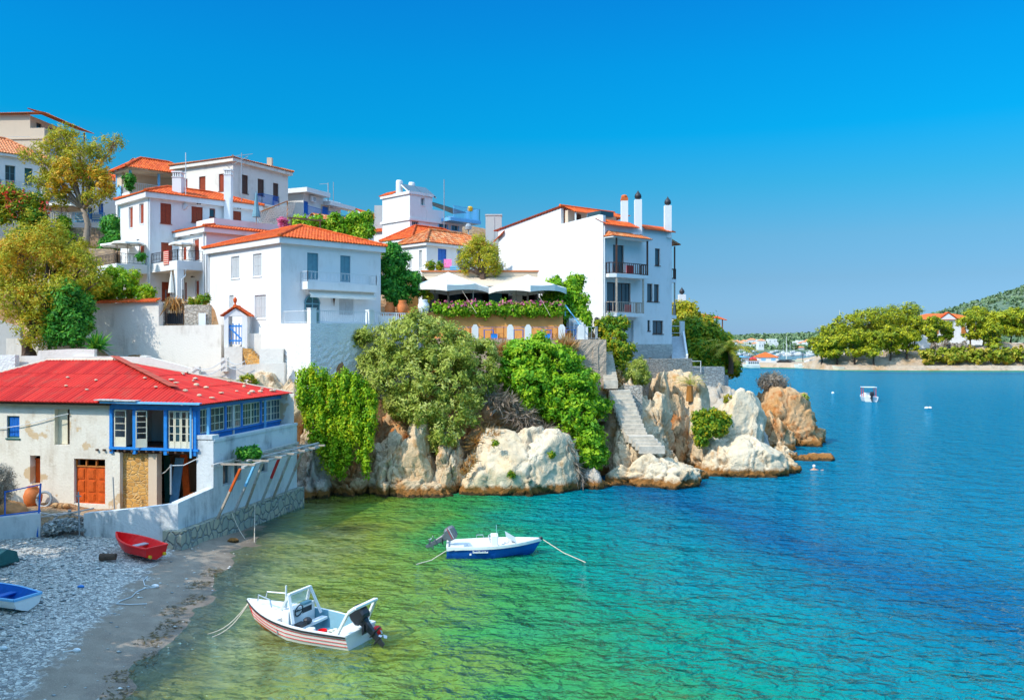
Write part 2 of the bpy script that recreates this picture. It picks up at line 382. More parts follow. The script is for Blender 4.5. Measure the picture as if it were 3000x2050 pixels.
def hip_roof(name, parent, fR, fL, sR, sL, z, rise, over=.35, mat='tile', hipA=None, hipB=None, fascia='white', fh=.3, pitch=.26, ridge_dir=None):
    """hipped roof over the rectangle spanned by face R (length sR) and face L (length sL) from their shared corner"""
    a, b = fR.d, fL.d; o = fR.pt(0, z) - a * over - b * over; LA, LB = sR + 2 * over, sL + 2 * over
    c = [o, o + a * LA, o + a * LA + b * LB, o + b * LB]; up = V3(0, 0, rise); mb = MB()
    if (LB >= LA) if ridge_dir is None else ridge_dir == 'b':
        h = LA / 2 if hipA is None else hipA; h2 = h if hipB is None else hipB
        p, q = o + a * LA / 2 + b * h + up, o + a * LA / 2 + b * (LB - h2) + up
        roof_plane(mb, c[0], c[1], p, p, pitch, seed=1); roof_plane(mb, c[3], c[0], q, p, pitch, seed=2); roof_plane(mb, c[1], c[2], p, q, pitch, seed=3); roof_plane(mb, c[2], c[3], q, q, pitch, seed=4)
        hips = ((c[0], p), (c[1], p), (c[2], q), (c[3], q), (p, q))
    else:
        h = LB / 2 if hipA is None else hipA; h2 = h if hipB is None else hipB
        p, q = o + b * LB / 2 + a * h + up, o + b * LB / 2 + a * (LA - h2) + up
        roof_plane(mb, c[0], c[1], p, q, pitch, seed=1); roof_plane(mb, c[3], c[0], p, p, pitch, seed=2); roof_plane(mb, c[1], c[2], q, q, pitch, seed=3); roof_plane(mb, c[2], c[3], q, p, pitch, seed=4)
        hips = ((c[0], p), (c[3], p), (c[1], q), (c[2], q), (p, q))
    lift = V3(0, 0, .06)
    for s_, e_ in hips:
        if (e_ - s_).length > .2: ridge_caps(mb, s_ + lift, e_ + lift)
    ro = mb.build(name, mat, parent)
    if fascia:
        k = MB(); i_ = over - .10; oo = fR.pt(0, z - fh - .035) - a * i_ - b * i_
        k.obox(oo, a * (sR + 2 * i_), b * (sL + 2 * i_), (0, 0, fh)); k.build('cornice', fascia, parent)
    return ro
class House:
    """a rectangular house: corner towards the viewer at (u, D); face R runs along a, face L along b"""
    def __init__(h, name, label, u, D, a, b, sR, sL, z0, z1, mat='white', cat='house', group=None, opsR=(), opsL=(), backs=True, top=True, depth=.25):
        x = (u - CX) / F * D; h.c = V3(x, D); h.a = Vector((a[0], a[1], 0)).normalized(); h.b = Vector((b[0], b[1], 0)).normalized()
        h.R = Face(h.c, h.a, (h.a.y, -h.a.x)); h.L = Face(h.c, h.b, (-h.b.y, h.b.x)); h.sR, h.sL, h.z0, h.z1 = sR, sL, z0, z1
        h.root = thing(name, label, cat, (x, D, z0), group)
        h.opsR = [h.R.rect(*o) if len(o) == 4 and max(o) > 100 else o for o in opsR]; h.opsL = [h.L.rect(*o) if len(o) == 4 and max(o) > 100 else o for o in opsL]
        mb = MB(); grid_wall(mb, h.R, 0, sR, z0, z1, h.opsR, depth); grid_wall(mb, h.L, 0, sL, z0, z1, h.opsL, depth)
        p = h.c + h.a * sR; q = h.c + h.b * sL; r = h.c + h.a * sR + h.b * sL
        if backs:
            for s_, e_ in ((p, r), (r, q)): mb.poly([V3(s_.x, s_.y, z0), V3(e_.x, e_.y, z0), V3(e_.x, e_.y, z1), V3(s_.x, s_.y, z1)])
        if top: mb.poly([V3(k.x, k.y, z1) for k in (h.c, p, r, q)])
        h.wall = mb.build('wall', mat, h.root)
    def uR(h, u): return h.R.st(u, 1000)[0]
    def uL(h, u): return h.L.st(u, 1000)[0]
def railing(name, pts, h, mat, parent=None, gap=.13, r=.012, rail=.025, posts=1, curl=False, low=.08, origin=None, sq=False):
    mb = MB()
    for i in range(len(pts) - 1):
        p, q = Vector(pts[i]), Vector(pts[i + 1]); L = (q - p).length; k = max(1, int(L / gap)); u = V3(0, 0, 1)
        mb.beam(p + u * h, q + u * h, rail * 2, rail * 1.6); mb.beam(p + u * low, q + u * low, rail * 1.4)
        for j in range(k + 1):
            a = p.lerp(q, j / k); mb.beam(a + u * low, a + u * h, r * 2)
        if curl:
            for j in range(k):
                a = p.lerp(q, (j + .5) / k); t = (q - p).normalized() * gap * .42; c = a + u * (h * .6)
                mb.tube([c + t * math.cos(x) + u * (gap * .9 * math.sin(x)) for x in [i_ * math.pi / 4 for i_ in range(9)]], r * .9, 4, False)
        for a in (p, q): mb.beam(a, a + u * (h + .04), rail * 2)
    return mb.build(name, mat, parent, origin)
def chimney(parent, c, w_, h, mat='white', cap='slots', name='chimney'):
    mb = MB(); c = Vector(c); x, y, z = c; mb.box(x - w_ / 2, x + w_ / 2, y - w_ / 2, y + w_ / 2, z, z + h)
    if cap == 'slots':
        e = .05; t = z + h; mb.box(x - w_ / 2 - e, x + w_ / 2 + e, y - w_ / 2 - e, y + w_ / 2 + e, t - .06, t - .001)
        for i in range(4):
            k = x - w_ / 2 + w_ * (i + .5) / 4; mb.box(k - .05, k + .05, y - w_ / 2, y + w_ / 2, t, t + .34)
        mb.box(x - w_ / 2 - e, x + w_ / 2 + e, y - w_ / 2 - e, y + w_ / 2 + e, t + .341, t + .46)
    return mb.build(name, mat, parent)
def onion(parent, c, r=.32, h=.9):
    mb = MB(); mb.lathe(c, [(r * .55, 0), (r * .5, .1), (r * .85, .16), (r, .3), (r * .85, .5), (r * .4, .68), (r * .1, .82), (.015, h)], 12); return mb.build('chimney_cowl', 'iron', parent, smooth=True)

# ---------------------------------------------------------------- foliage
def leaf_mesh(cl, rad, per, size, seed, aspect=.42, up=.35, out=None, hang=0.):
    """cl (n,3) clump centres, rad (n,) -> leaf quads and a per leaf tone"""
    g = np.random.default_rng(seed); n = len(cl); N_ = n * per
    idx = np.repeat(np.arange(n), per); d = g.normal(size=(N_, 3)); d /= np.linalg.norm(d, axis=1)[:, None]
    rr = g.random(N_) ** .45; p = cl[idx] + d * (rr * rad[idx])[:, None]
    if hang: p[:, 2] -= g.random(N_) ** 2 * hang
    nn = d * .8 + g.normal(size=(N_, 3)) * .7; nn[:, 2] += up
    if out is not None: nn += out[idx] * .8
    nn /= np.linalg.norm(nn, axis=1)[:, None]
    t = np.cross(nn, g.normal(size=(N_, 3)))
    if hang: t = t * .5 + np.array([0, 0, -1.]); t -= nn * (t * nn).sum(1)[:, None]
    t /= np.linalg.norm(t, axis=1)[:, None] + 1e-9; b = np.cross(nn, t)
    s = size * (.55 + .75 * g.random(N_)); w_ = s * aspect * (.7 + .6 * g.random(N_))
    t *= s[:, None]; b *= w_[:, None]; k = nn * (s * .18)[:, None]
    v = np.stack([p - t, p + b - k, p + t, p - b - k], 1).reshape(-1, 3); f = np.arange(N_ * 4).reshape(-1, 4)
    tone = np.clip(g.random(n)[idx] * .62 + g.random(N_) * .38, .01, .99); return v, f, tone
def clumps(lobes, n, seed, shell=(.72, 1.02), inner=.8, low=-1.):
    g = np.random.default_rng(seed); C = np.array([tuple(l[0]) for l in lobes]); Rr = np.array([l[1] if isinstance(l[1], (tuple, list)) else (l[1],) * 3 for l in lobes], float)
    wt = (Rr[:, 0] * Rr[:, 2] + Rr[:, 0] * Rr[:, 1]); wt /= wt.sum(); li = g.choice(len(lobes), n * 2, p=wt)
    d = g.normal(size=(n * 2, 3)); d /= np.linalg.norm(d, axis=1)[:, None]
    q = g.uniform(shell[0], shell[1], n * 2) * (1 + .13 * np.sin(d[:, 0] * 5 + li) + .11 * np.sin(d[:, 2] * 6 + 2 * li)); p = C[li] + d * q[:, None] * Rr[li]
    keep = d[:, 2] > low
    for j in range(len(lobes)): keep &= (np.linalg.norm((p - C[j]) / Rr[j], axis=1) > inner) | (li == j)
    return p[keep][:n], d[keep][:n]
def foliage(name, lobes, n, size, mat, seed=1, parent=None, per=22, cr=None, aspect=.42, up=.35, hang=0., origin=None, low=-1., shell=(.72, 1.02), label=None, cat=None, group=None, zmin=None):
    nc = max(3, n // per); c, d = clumps(lobes, nc, seed, shell, low=low)
    if zmin is not None: k = c[:, 2] > zmin; c, d = c[k], d[k]
    g = np.random.default_rng(seed + 99); mr = np.mean([l[1] if not isinstance(l[1], (tuple, list)) else sum(l[1]) / 3 for l in lobes])
    cr = cr or mr * .28; v, f, tone = leaf_mesh(c, cr * (.6 + .8 * g.random(len(c))), per, size, seed, aspect, up, d, hang)
    o = npmesh(name, v, f, mat, parent, origin, attr={'rnd': tone})
    return tag(o, label, cat, group) if label else o
def limbs(mb, base, lobes, r, seed=1, fork=.45, n=7):
    g = random.Random(seed); base = Vector(base); top = sum((Vector(l[0]) for l in lobes), Vector()) / len(lobes)
    f = base.lerp(top, fork); f = V3(base.x * .6 + f.x * .4 + g.uniform(-.2, .2) * r * 4, base.y * .6 + f.y * .4, f.z)
    mid = base.lerp(f, .5) + V3(g.uniform(-1, 1) * r, g.uniform(-1, 1) * r, 0); mb.tube([base - V3(0, 0, .3), base, mid, f], [r * 1.5, r * 1.25, r, r * .8], n)
    for l in lobes:
        c = Vector(l[0]); m = f.lerp(c, .5) + V3(g.uniform(-.3, .3), g.uniform(-.3, .3), g.uniform(0, .3)) * (c - f).length * .3
        mb.tube([f - V3(0, 0, r * .3), m, c], [r * .62, r * .4, r * .14], 6)
        rl = l[1] if not isinstance(l[1], (tuple, list)) else sum(l[1]) / 3
        for k in range(3):
            e = c + V3(g.uniform(-1, 1), g.uniform(-1, 1), g.uniform(-.2, 1)) * rl * .75; mb.tube([m.lerp(c, .4 + .2 * k), e], [r * .24, r * .06], 5)
def tree(name, label, base, lobes, n, size, mat, r=.25, seed=1, bark='bark', cat='tree', group=None, fork=.45, **kw):
    t_ = thing(name, label, cat, base, group); mb = MB(); limbs(mb, base, lobes, r, seed, fork); mb.build('trunk', bark, t_, smooth=True)
    foliage('crown', lobes, n, size, mat, seed, t_, **kw); return t_
def LB(u, v, rpx, D, ry=None, rz=None):
    """a lobe given by photo centre, radius in photo pixels and distance"""
    k = D / F; return (P(u, v, D), (rpx * k, (ry or rpx) * k, (rz or rpx) * k))
def fronds(name, c, n, L, mat, parent, seed=1, droop=.6, up=.5, width=.16, leafs=14, spread=6.28, a0=0.):
    g = random.Random(seed); c = Vector(c); v, f, tn = [], [], []
    for i in range(n):
        az = a0 + spread * i / n + g.uniform(-.2, .2); el = up + g.uniform(-.35, .45); l = L * g.uniform(.75, 1.1); h = V3(math.cos(az), math.sin(az)); pts = []
        for j in range(leafs + 1):
            x = j / leafs; e = el - droop * 2.2 * x; pts.append((pts[-1] + (h * math.cos(e) + V3(0, 0, math.sin(e))) * l / leafs) if pts else c.copy())
        sd = V3(-h.y, h.x)
        for j in range(leafs):
            p = pts[j]; t_ = (pts[j + 1] - p); wv = width * L * math.sin(math.pi * min(1, (j + .8) / (leafs + .5))) ** .7
            for s_ in (-1, 1):
                tip = p + sd * s_ * wv + t_ * 1.5 - V3(0, 0, wv * .35); q = len(v); v += [p, p + t_ * .55, tip, tip - t_ * .12]; f.append((q, q + 1, q + 2, q + 3)); tn.append(g.random() * .7 + .3 * i / n)
    return npmesh(name, [tuple(x) for x in v], f, mat, parent, attr={'rnd': np.clip(tn, .02, .98)})
def blades(name, pts, L, n, mat, seed=1, parent=None, w_=.02, spread=.6, origin=None, down=False):
    """thin dry stalks growing (or hanging) from points"""
    g = np.random.default_rng(seed); pts = np.array([tuple(p) for p in pts], float); idx = g.integers(0, len(pts), n); p = pts[idx] + g.normal(size=(n, 3)) * .12
    d = g.normal(size=(n, 3)) * spread; d[:, 2] += -1. if down else 1.; d /= np.linalg.norm(d, axis=1)[:, None]
    s = np.cross(d, g.normal(size=(n, 3))); s /= np.linalg.norm(s, axis=1)[:, None]; l = L * (.5 + .8 * g.random(n))[:, None]
    bend = g.normal(size=(n, 3)) * .25 * l; v = np.stack([p - s * w_, p + s * w_, p + d * l * .55 + s * w_ * .8 + bend * .3, p + d * l + bend], 1).reshape(-1, 3)
    return npmesh(name, v, np.arange(n * 4).reshape(-1, 4), mat, parent, origin, attr={'rnd': np.clip(g.random(n), .02, .98)})

# ---------------------------------------------------------------- rock
_ico = {}
def ico(sub):
    if sub not in _ico:
        import bmesh
        bm = bmesh.new(); bmesh.ops.create_icosphere(bm, subdivisions=sub, radius=1); v = np.array([x.co[:] for x in bm.verts]); f = np.array([[q.index for q in x.verts] for x in bm.faces]); bm.free(); _ico[sub] = (v, f)
    return _ico[sub]
def vnoise(p, scale, seed):
    """cheap vectorised value noise"""
    q = p * scale + seed * 17.31; i = np.floor(q).astype(np.int64); f = q - i; f = f * f * (3 - 2 * f)
    def hsh(x, y, z):
        h = (x * 374761393 + y * 668265263 + z * 2147483647 + seed * 1274126177) & 0xffffffff; h = ((h ^ (h >> 13)) * 1274126177) & 0xffffffff; return ((h ^ (h >> 16)) & 0xffff) / 65535. - .5
    r = 0
    for a in (0, 1):
        for b_ in (0, 1):
            for c in (0, 1):
                wt = (f[:, 0] if a else 1 - f[:, 0]) * (f[:, 1] if b_ else 1 - f[:, 1]) * (f[:, 2] if c else 1 - f[:, 2]); r = r + wt * hsh(i[:, 0] + a, i[:, 1] + b_, i[:, 2] + c)
    return r
def fbm(p, scale, seed, oct_=4, gain=.5):
    r = 0; a = 1.
    for k in range(oct_): r = r + a * vnoise(p, scale * 2 ** k, seed + k); a *= gain
    return r
def rock_shape(c, rad, seed, sub=6, planes=26, crack=.22, rough=.16, box=3., rot=0., tilt=(0, 0), lo=.72, layer=0.):
    v, f = ico(sub); g = np.random.default_rng(seed); d = v / np.linalg.norm(v, axis=1)[:, None]
    r0 = (np.abs(d) ** box).sum(1) ** (-1 / box)
    nn = g.normal(size=(planes, 3)); nn /= np.linalg.norm(nn, axis=1)[:, None]; hh = g.uniform(lo, 1.02, planes)
    dt = d @ nn.T; rp = np.where(dt > .12, hh / np.maximum(dt, .12), 9.); rp.sort(axis=1); rmin = rp[:, 0]; edge = rp[:, 1] - rp[:, 0]
    r = np.minimum(r0, rmin); p = d * r[:, None] * np.array(rad)
    rad_ = np.array(rad); big = max(.6, min(rad)) ; h = 0; ck = 0
    for lv, (n_, amp, tl, wd) in enumerate(((22, .30, .26, .035), (110, .13, .34, .022), (420, .07, .40, .016))):
        s = g.uniform(-1.05, 1.05, (n_, 3)) * rad_; tt = g.normal(size=(n_, 3)); tt /= np.linalg.norm(tt, axis=1)[:, None]; oo = g.uniform(-1, .6, n_)
        pw = p + np.stack([fbm(p, .9 * (1 + lv), seed + 7 * lv, 3), fbm(p, .9 * (1 + lv), seed + 5 + lv, 3), fbm(p, .9 * (1 + lv), seed + 9 + lv, 3)], 1) * (.8, .3, .15)[lv]
        st_ = (np.array([1.3, 1.3, .62]), np.array([1.1, 1.1, .9]), np.array([1., 1., 1.4]))[lv]
        dd = np.linalg.norm((pw[:, None, :] - s[None]) * st_, axis=2).astype(np.float32); ix = np.argmin(dd, 1); d1 = dd[np.arange(len(p)), ix]; dd[np.arange(len(p)), ix] = 99; d2 = dd.min(1)
        e_ = np.exp(-((d2 - d1) / (wd * big)) ** 2); k_ = crack / .3 * (1, .8, .7)[lv]
        h = h + (oo[ix] * amp + ((p - s[ix]) * tt[ix]).sum(1) * tl * .5 - e_ * amp * .8) * k_ * min(1.2, big * .6); ck = np.maximum(ck, e_ * (1, .6, .3)[lv])
    h = h + fbm(p, .6, seed + 20, 2) * rough + fbm(p, 2.4, seed + 30, 3, .6) * rough * .45 - np.abs(fbm(p, 1.5, seed + 40, 3)) * rough * .6
    if layer: zz = p[:, 2] * 1.5 + p[:, 0] * .55 + fbm(p, .6, seed + 50, 3) * 1.6; h = h + (zz % 1 - .5) * layer
    p = p + d * h[:, None]; cr, sr = math.cos(rot), math.sin(rot); tx, ty = tilt
    p[:, 0], p[:, 2] = p[:, 0] * math.cos(tx) + p[:, 2] * math.sin(tx), -p[:, 0] * math.sin(tx) + p[:, 2] * math.cos(tx)
    p[:, 1], p[:, 2] = p[:, 1] * math.cos(ty) - p[:, 2] * math.sin(ty), p[:, 1] * math.sin(ty) + p[:, 2] * math.cos(ty)
    p[:, 0], p[:, 1] = p[:, 0] * cr - p[:, 1] * sr, p[:, 0] * sr + p[:, 1] * cr
    return p + np.array(tuple(c)), f, ck
def rock(name, c, rad, seed, mat='rock', label=None, cat='rock', group=None, kind=None, parts=None, **kw):
    v, f, ck = rock_shape(c, rad, seed, **kw)
    o = npmesh(name, v, f, mat, None, (c[0], c[1], 0), smooth=False, attr={'crack': ck})
    for pl in o.data.polygons: pass
    return tag(o, label, cat if label else None, group, kind)
def rpx(u0, u1, vtop, D, dep, zb=None):
    k = D / F; zt = CH + (HZ - vtop) * k; zb = -zt - .5 if zb is None else zb; return V3(((u0 + u1) / 2 - CX) * k, D, (zt + zb) / 2), ((u1 - u0) / 2 * k * 1.04, dep, (zt - zb) / 2 * 1.03)
def rockmat(name, base, warm, ochre, dark, cover=.55):
    m, t, b, o = nodes(name); b.inputs['Roughness'].default_value = .92; b.inputs['Specular IOR Level'].default_value = .15
    p = pos(t); n1 = N(t, 'TexNoise', Scale=.33, Detail=7., Roughness=.6, Distortion=.6); n2 = N(t, 'TexNoise', Scale=2.6, Detail=8., Roughness=.7); n3 = N(t, 'TexNoise', Scale=.9, Detail=6., Roughness=.6, Distortion=.3)
    st = N(t, 'TexNoise', Scale=1.6, Detail=5., Roughness=.6); t.links.new(pos(t, (1, 1, .22)), st.inputs['Vector'])
    for n in (n1, n2, n3): t.links.new(p, n.inputs['Vector'])
    c = mixc(t, base, warm, ramp(t, [(.38, (0, 0, 0)), (.66, (1, 1, 1))], n1.outputs[0]))
    c = mixc(t, c, ochre, ramp(t, [(cover, (0, 0, 0)), (cover + .13, (.85, .85, .85))], n3.outputs[0]))
    c = mixc(t, c, ochre, ramp(t, [(.6, (0, 0, 0)), (.72, (.6, .6, .6))], st.outputs[0]))
    a = N(t, 'Attribute', attribute_name='crack'); c = mixc(t, c, dark, ramp(t, [(.45, (0, 0, 0)), (1., (.42, .42, .42))], a.outputs['Fac']))
    c = mixc(t, c, mixc(t, c, (.35, .33, .30), 1., 'MULTIPLY'), ramp(t, [(.56, (0, 0, 0)), (.74, (.55, .55, .55))], n2.outputs[0]))
    sx = N(t, 'SeparateXYZ'); t.links.new(p, sx.inputs[0]); wz = N(t, 'Math', operation='MULTIPLY_ADD'); t.links.new(n2.outputs[0], wz.inputs[0]); wz.inputs[1].default_value = -.9; t.links.new(sx.outputs[2], wz.inputs[2])
    c = mixc(t, (.30, .13, .035), c, ramp(t, [(.0, (0, 0, 0)), (.28, (1, 1, 1))], wz.outputs[0]))
    c = mixc(t, (.07, .045, .02), c, ramp(t, [(.0, (0, 0, 0)), (.10, (1, 1, 1))], N_off(t, wz.outputs[0], .32)))
    t.links.new(c, b.inputs['Base Color'])
    v = N(t, 'TexVoronoi', Scale=1.1, feature='DISTANCE_TO_EDGE'); t.links.new(mixc(t, p, n3.outputs['Color'], .72), v.inputs['Vector'])
    e = ramp(t, [(.0, (0, 0, 0)), (.05, (1, 1, 1))], v.outputs[0]); bump(t, mixc(t, n2.outputs['Color'], e, .16), .9, .30, b); return m
def N_off(t, s, k):
    n = N(t, 'Math', operation='ADD'); t.links.new(s, n.inputs[0]); n.inputs[1].default_value = k; return n.outputs[0]
rockmat('rock', (.70, .56, .38), (.66, .44, .24), (.50, .21, .05), (.12, .06, .025))
rockmat('rock_white', (.76, .63, .45), (.72, .53, .32), (.52, .24, .07), (.16, .09, .045), .64)
rockmat('rock_warm', (.62, .42, .24), (.58, .29, .10), (.48, .15, .03), (.10, .04, .015), .52)
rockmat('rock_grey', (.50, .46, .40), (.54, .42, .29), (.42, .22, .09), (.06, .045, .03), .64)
# ---------------------------------------------------------------- the ground, the beach and the sea
def sst(x): x = np.clip(x, 0, 1); return x * x * (3 - 2 * x)
def shore_x(y): return -10.5 - (np.minimum(y, 60) - 23.8) * .14
def sea_depth(x, y):
    d = x - shore_x(y); sh = np.shape(x); q_ = np.stack([np.ravel(x), np.ravel(y), np.ravel(y) * 0], 1); wob = .30 * np.sin(y * .55) + (fbm(q_, .5, 61, 4, .6) * 1.5).reshape(sh)
    d = d + wob * np.exp(-np.abs(d) / 6)
    land = np.where(d > -6, .1 * d, -.6 + .035 * (d + 6)); dd = np.maximum(d, 0)
    sea = .1 * dd + .0035 * dd ** 2 * np.clip(y / 40, .3, 2.2); sea = np.minimum(sea, 9)
    dep = np.where(d < 0, land, sea)
    ys = np.interp(x, [60, 95, 107, 111, 140, 330], [333, 333, 325, 301, 294, 294]); return np.where((y > 230), np.minimum(dep, np.maximum((ys + 6 - y) * .16, -1)), dep)
def axis(*segs):
    a = []
    for (p, q, n) in segs: a += list(np.linspace(p, q, n, endpoint=False))
    return np.array(a + [segs[-1][1]])
def gridmesh(name, xs, ys, zf, mat, smooth=True, kind='structure', attr=None):
    X, Y = np.meshgrid(xs, ys); Z = zf(X, Y); v = np.stack([X.ravel(), Y.ravel(), Z.ravel()], 1); nx, ny = len(xs), len(ys)
    i = np.arange(nx - 1)[None, :] + np.arange(ny - 1)[:, None] * nx; f = np.stack([i, i + 1, i + 1 + nx, i + nx], -1).reshape(-1, 4)
    at = {k: fn(X, Y).ravel() for k, fn in (attr or {}).items()}
    return tag(npmesh(name, v, f, mat, None, (0, 0, 0), smooth, at or None), kind=kind)
# beach and sea bed
m, t, b, o = nodes('beach'); b.inputs['Roughness'].default_value = .85
p = pos(t); att = N(t, 'Attribute', attribute_name='shore')      # metres inland of the water's edge
n1 = N(t, 'TexNoise', Scale=.5, Detail=6., Roughness=.6); n2 = N(t, 'TexNoise', Scale=30., Detail=4.); n3 = N(t, 'TexNoise', Scale=1.4, Detail=7., Roughness=.65)
vo = N(t, 'TexVoronoi', Scale=9.); vo2 = N(t, 'TexVoronoi', Scale=9., feature='DISTANCE_TO_EDGE')
for n in (n1, n2, n3, vo, vo2): t.links.new(p, n.inputs['Vector'])
sx = N(t, 'SeparateColor'); t.links.new(vo.outputs['Color'], sx.inputs[0])
peb = ramp(t, [(0, (.20, .19, .18)), (.35, (.40, .39, .36)), (.7, (.60, .56, .49)), (1, (.78, .73, .64))], sx.outputs[0])
peb = mixc(t, (.16, .14, .12), peb, ramp(t, [(0, (0, 0, 0)), (.12, (1, 1, 1))], vo2.outputs[0]))
sand = ramp(t, [(.3, (.23, .18, .135)), (.7, (.33, .265, .20))], n3.outputs[0]); sand = mixc(t, sand, (.40, .34, .27), ramp(t, [(.55, (0, 0, 0)), (.7, (1, 1, 1))], n2.outputs[0]))
bed = ramp(t, [(.35, (.64, .55, .36)), (.55, (.46, .42, .16)), (.7, (.14, .17, .06))], n1.outputs[0])
ma = N(t, 'Math', operation='MULTIPLY_ADD'); t.links.new(n3.outputs[0], ma.inputs[0]); ma.inputs[1].default_value = 3.2; t.links.new(att.outputs['Fac'], ma.inputs[2])
def fac(x, a, c):
    q = N(t, 'MapRange'); q.inputs[1].default_value = a; q.inputs[2].default_value = c; t.links.new(x, q.inputs[0]); return q.outputs[0]
pf = fac(ma.outputs[0], 4.4, 4.9); sand = mixc(t, mixc(t, sand, (.55, .50, .46), 1., 'MULTIPLY'), sand, fac(ma.outputs[0], .8, 3.6)); col = mixc(t, sand, peb, pf); col = mixc(t, bed, col, fac(att.outputs['Fac'], -2.2, -.4)); t.links.new(col, b.inputs['Base Color'])
rr = N(t, 'MapRange'); rr.inputs[1].default_value = 1.5; rr.inputs[2].default_value = 3.5; rr.inputs[3].default_value = .38; rr.inputs[4].default_value = .9; t.links.new(ma.outputs[0], rr.inputs[0]); t.links.new(rr.outputs[0], b.inputs['Roughness'])
bump(t, mixc(t, n2.outputs['Color'], vo2.outputs[0], pf), .7, .05, b)
gridmesh('beach', axis((-48, -22, 30), (-22, 8, 90), (8, 60, 40), (60, 420, 40)), axis((4, 60, 130), (60, 420, 60)), lambda x, y: -sea_depth(x, y), 'beach', attr={'shore': lambda x, y: -(x - shore_x(y))})
# the sea
m, t, b, o = nodes('sea'); t.nodes.remove(b)
p = pos(t); dp = N(t, 'Attribute', attribute_name='depth'); n1 = N(t, 'TexNoise', Scale=.16, Detail=5., Roughness=.55); t.links.new(p, n1.inputs['Vector'])
mm = N(t, 'Math', operation='MULTIPLY_ADD'); t.links.new(n1.outputs[0], mm.inputs[0]); mm.inputs[1].default_value = 1.9; 
sb = N(t, 'Math', operation='ADD'); t.links.new(dp.outputs['Fac'], mm.inputs[2]); t.links.new(mm.outputs[0], sb.inputs[0]); sb.inputs[1].default_value = -.95
dn = N(t, 'MapRange'); dn.inputs[2].default_value = 8.; t.links.new(sb.outputs[0], dn.inputs[0])
body = ramp(t, [(.0, (.36, .31, .10)), (.08, (.28, .34, .03)), (.18, (.045, .29, .06)), (.28, (.001, .24, .15)), (.42, (.0, .205, .235)), (.66, (.0, .10, .22)), (1., (.0, .165, .27))], dn.outputs[0])
# ripples: stretched noise in two directions
mp = N(t, 'Mapping'); mp.inputs['Rotation'].default_value = (0, 0, R(14)); mp.inputs['Scale'].default_value = (.85, 1.1, 1); g = N(t, 'NewGeometry'); t.links.new(g.outputs['Position'], mp.inputs[0])
w1 = N(t, 'TexNoise', Scale=2.1, Detail=3., Roughness=.5, Distortion=.5); w2 = N(t, 'TexNoise', Scale=.55, Detail=3., Roughness=.5); w3 = N(t, 'TexNoise', Scale=5.0, Detail=2.)
for n in (w1, w2, w3): t.links.new(mp.outputs[0], n.inputs['Vector'])
hh = N(t, 'Math', operation='MULTIPLY_ADD'); t.links.new(w2.outputs[0], hh.inputs[0]); hh.inputs[1].default_value = 2.3; t.links.new(w1.outputs[0], hh.inputs[2])
h2 = N(t, 'Math', operation='MULTIPLY_ADD'); t.links.new(w3.outputs[0], h2.inputs[0]); h2.inputs[1].default_value = .16; t.links.new(hh.outputs[0], h2.inputs[2])
bp = N(t, 'Bump', Strength=1., Distance=.36); t.links.new(h2.outputs[0], bp.inputs['Height'])
bd = N(t, 'Bump', Strength=1., Distance=.60); t.links.new(h2.outputs[0], bd.inputs['Height']); df = N(t, 'BsdfDiffuse'); t.links.new(body, df.inputs[0]); t.links.new(bd.outputs[0], df.inputs['Normal'])
tr = N(t, 'BsdfTransparent'); tr.inputs[0].default_value = (.80, .93, .84, 1)
al = N(t, 'Math', operation='MULTIPLY'); t.links.new(sb.outputs[0], al.inputs[0]); al.inputs[1].default_value = -1.15
ex = N(t, 'Math', operation='EXPONENT'); t.links.new(al.outputs[0], ex.inputs[0]); ex.use_clamp = True
mx = N(t, 'MixShader'); t.links.new(ex.outputs[0], mx.inputs[0]); t.links.new(df.outputs[0], mx.inputs[1]); t.links.new(tr.outputs[0], mx.inputs[2])
gl = N(t, 'BsdfGlossy', Roughness=.05, Color=(.48, .9, 1, 1)); t.links.new(bp.outputs[0], gl.inputs['Normal']); fr = N(t, 'Fresnel', IOR=1.33); t.links.new(bp.outputs[0], fr.inputs['Normal'])
m2 = N(t, 'MixShader'); fm = N(t, 'Math', operation='MULTIPLY'); t.links.new(fr.outputs[0], fm.inputs[0]); fm.inputs[1].default_value = .72; t.links.new(fm.outputs[0], m2.inputs[0]); t.links.new(mx.outputs[0], m2.inputs[1]); t.links.new(gl.outputs[0], m2.inputs[2]); t.links.new(m2.outputs[0], o.inputs[0])
gridmesh('sea', axis((-60, -20, 12), (-20, 40, 100), (40, 400, 60), (400, 2400, 12)), axis((4, 70, 110), (70, 420, 90), (420, 2600, 16)), lambda x, y: x * 0, 'sea', attr={'depth': lambda x, y: np.maximum(sea_depth(x, y), 0)})
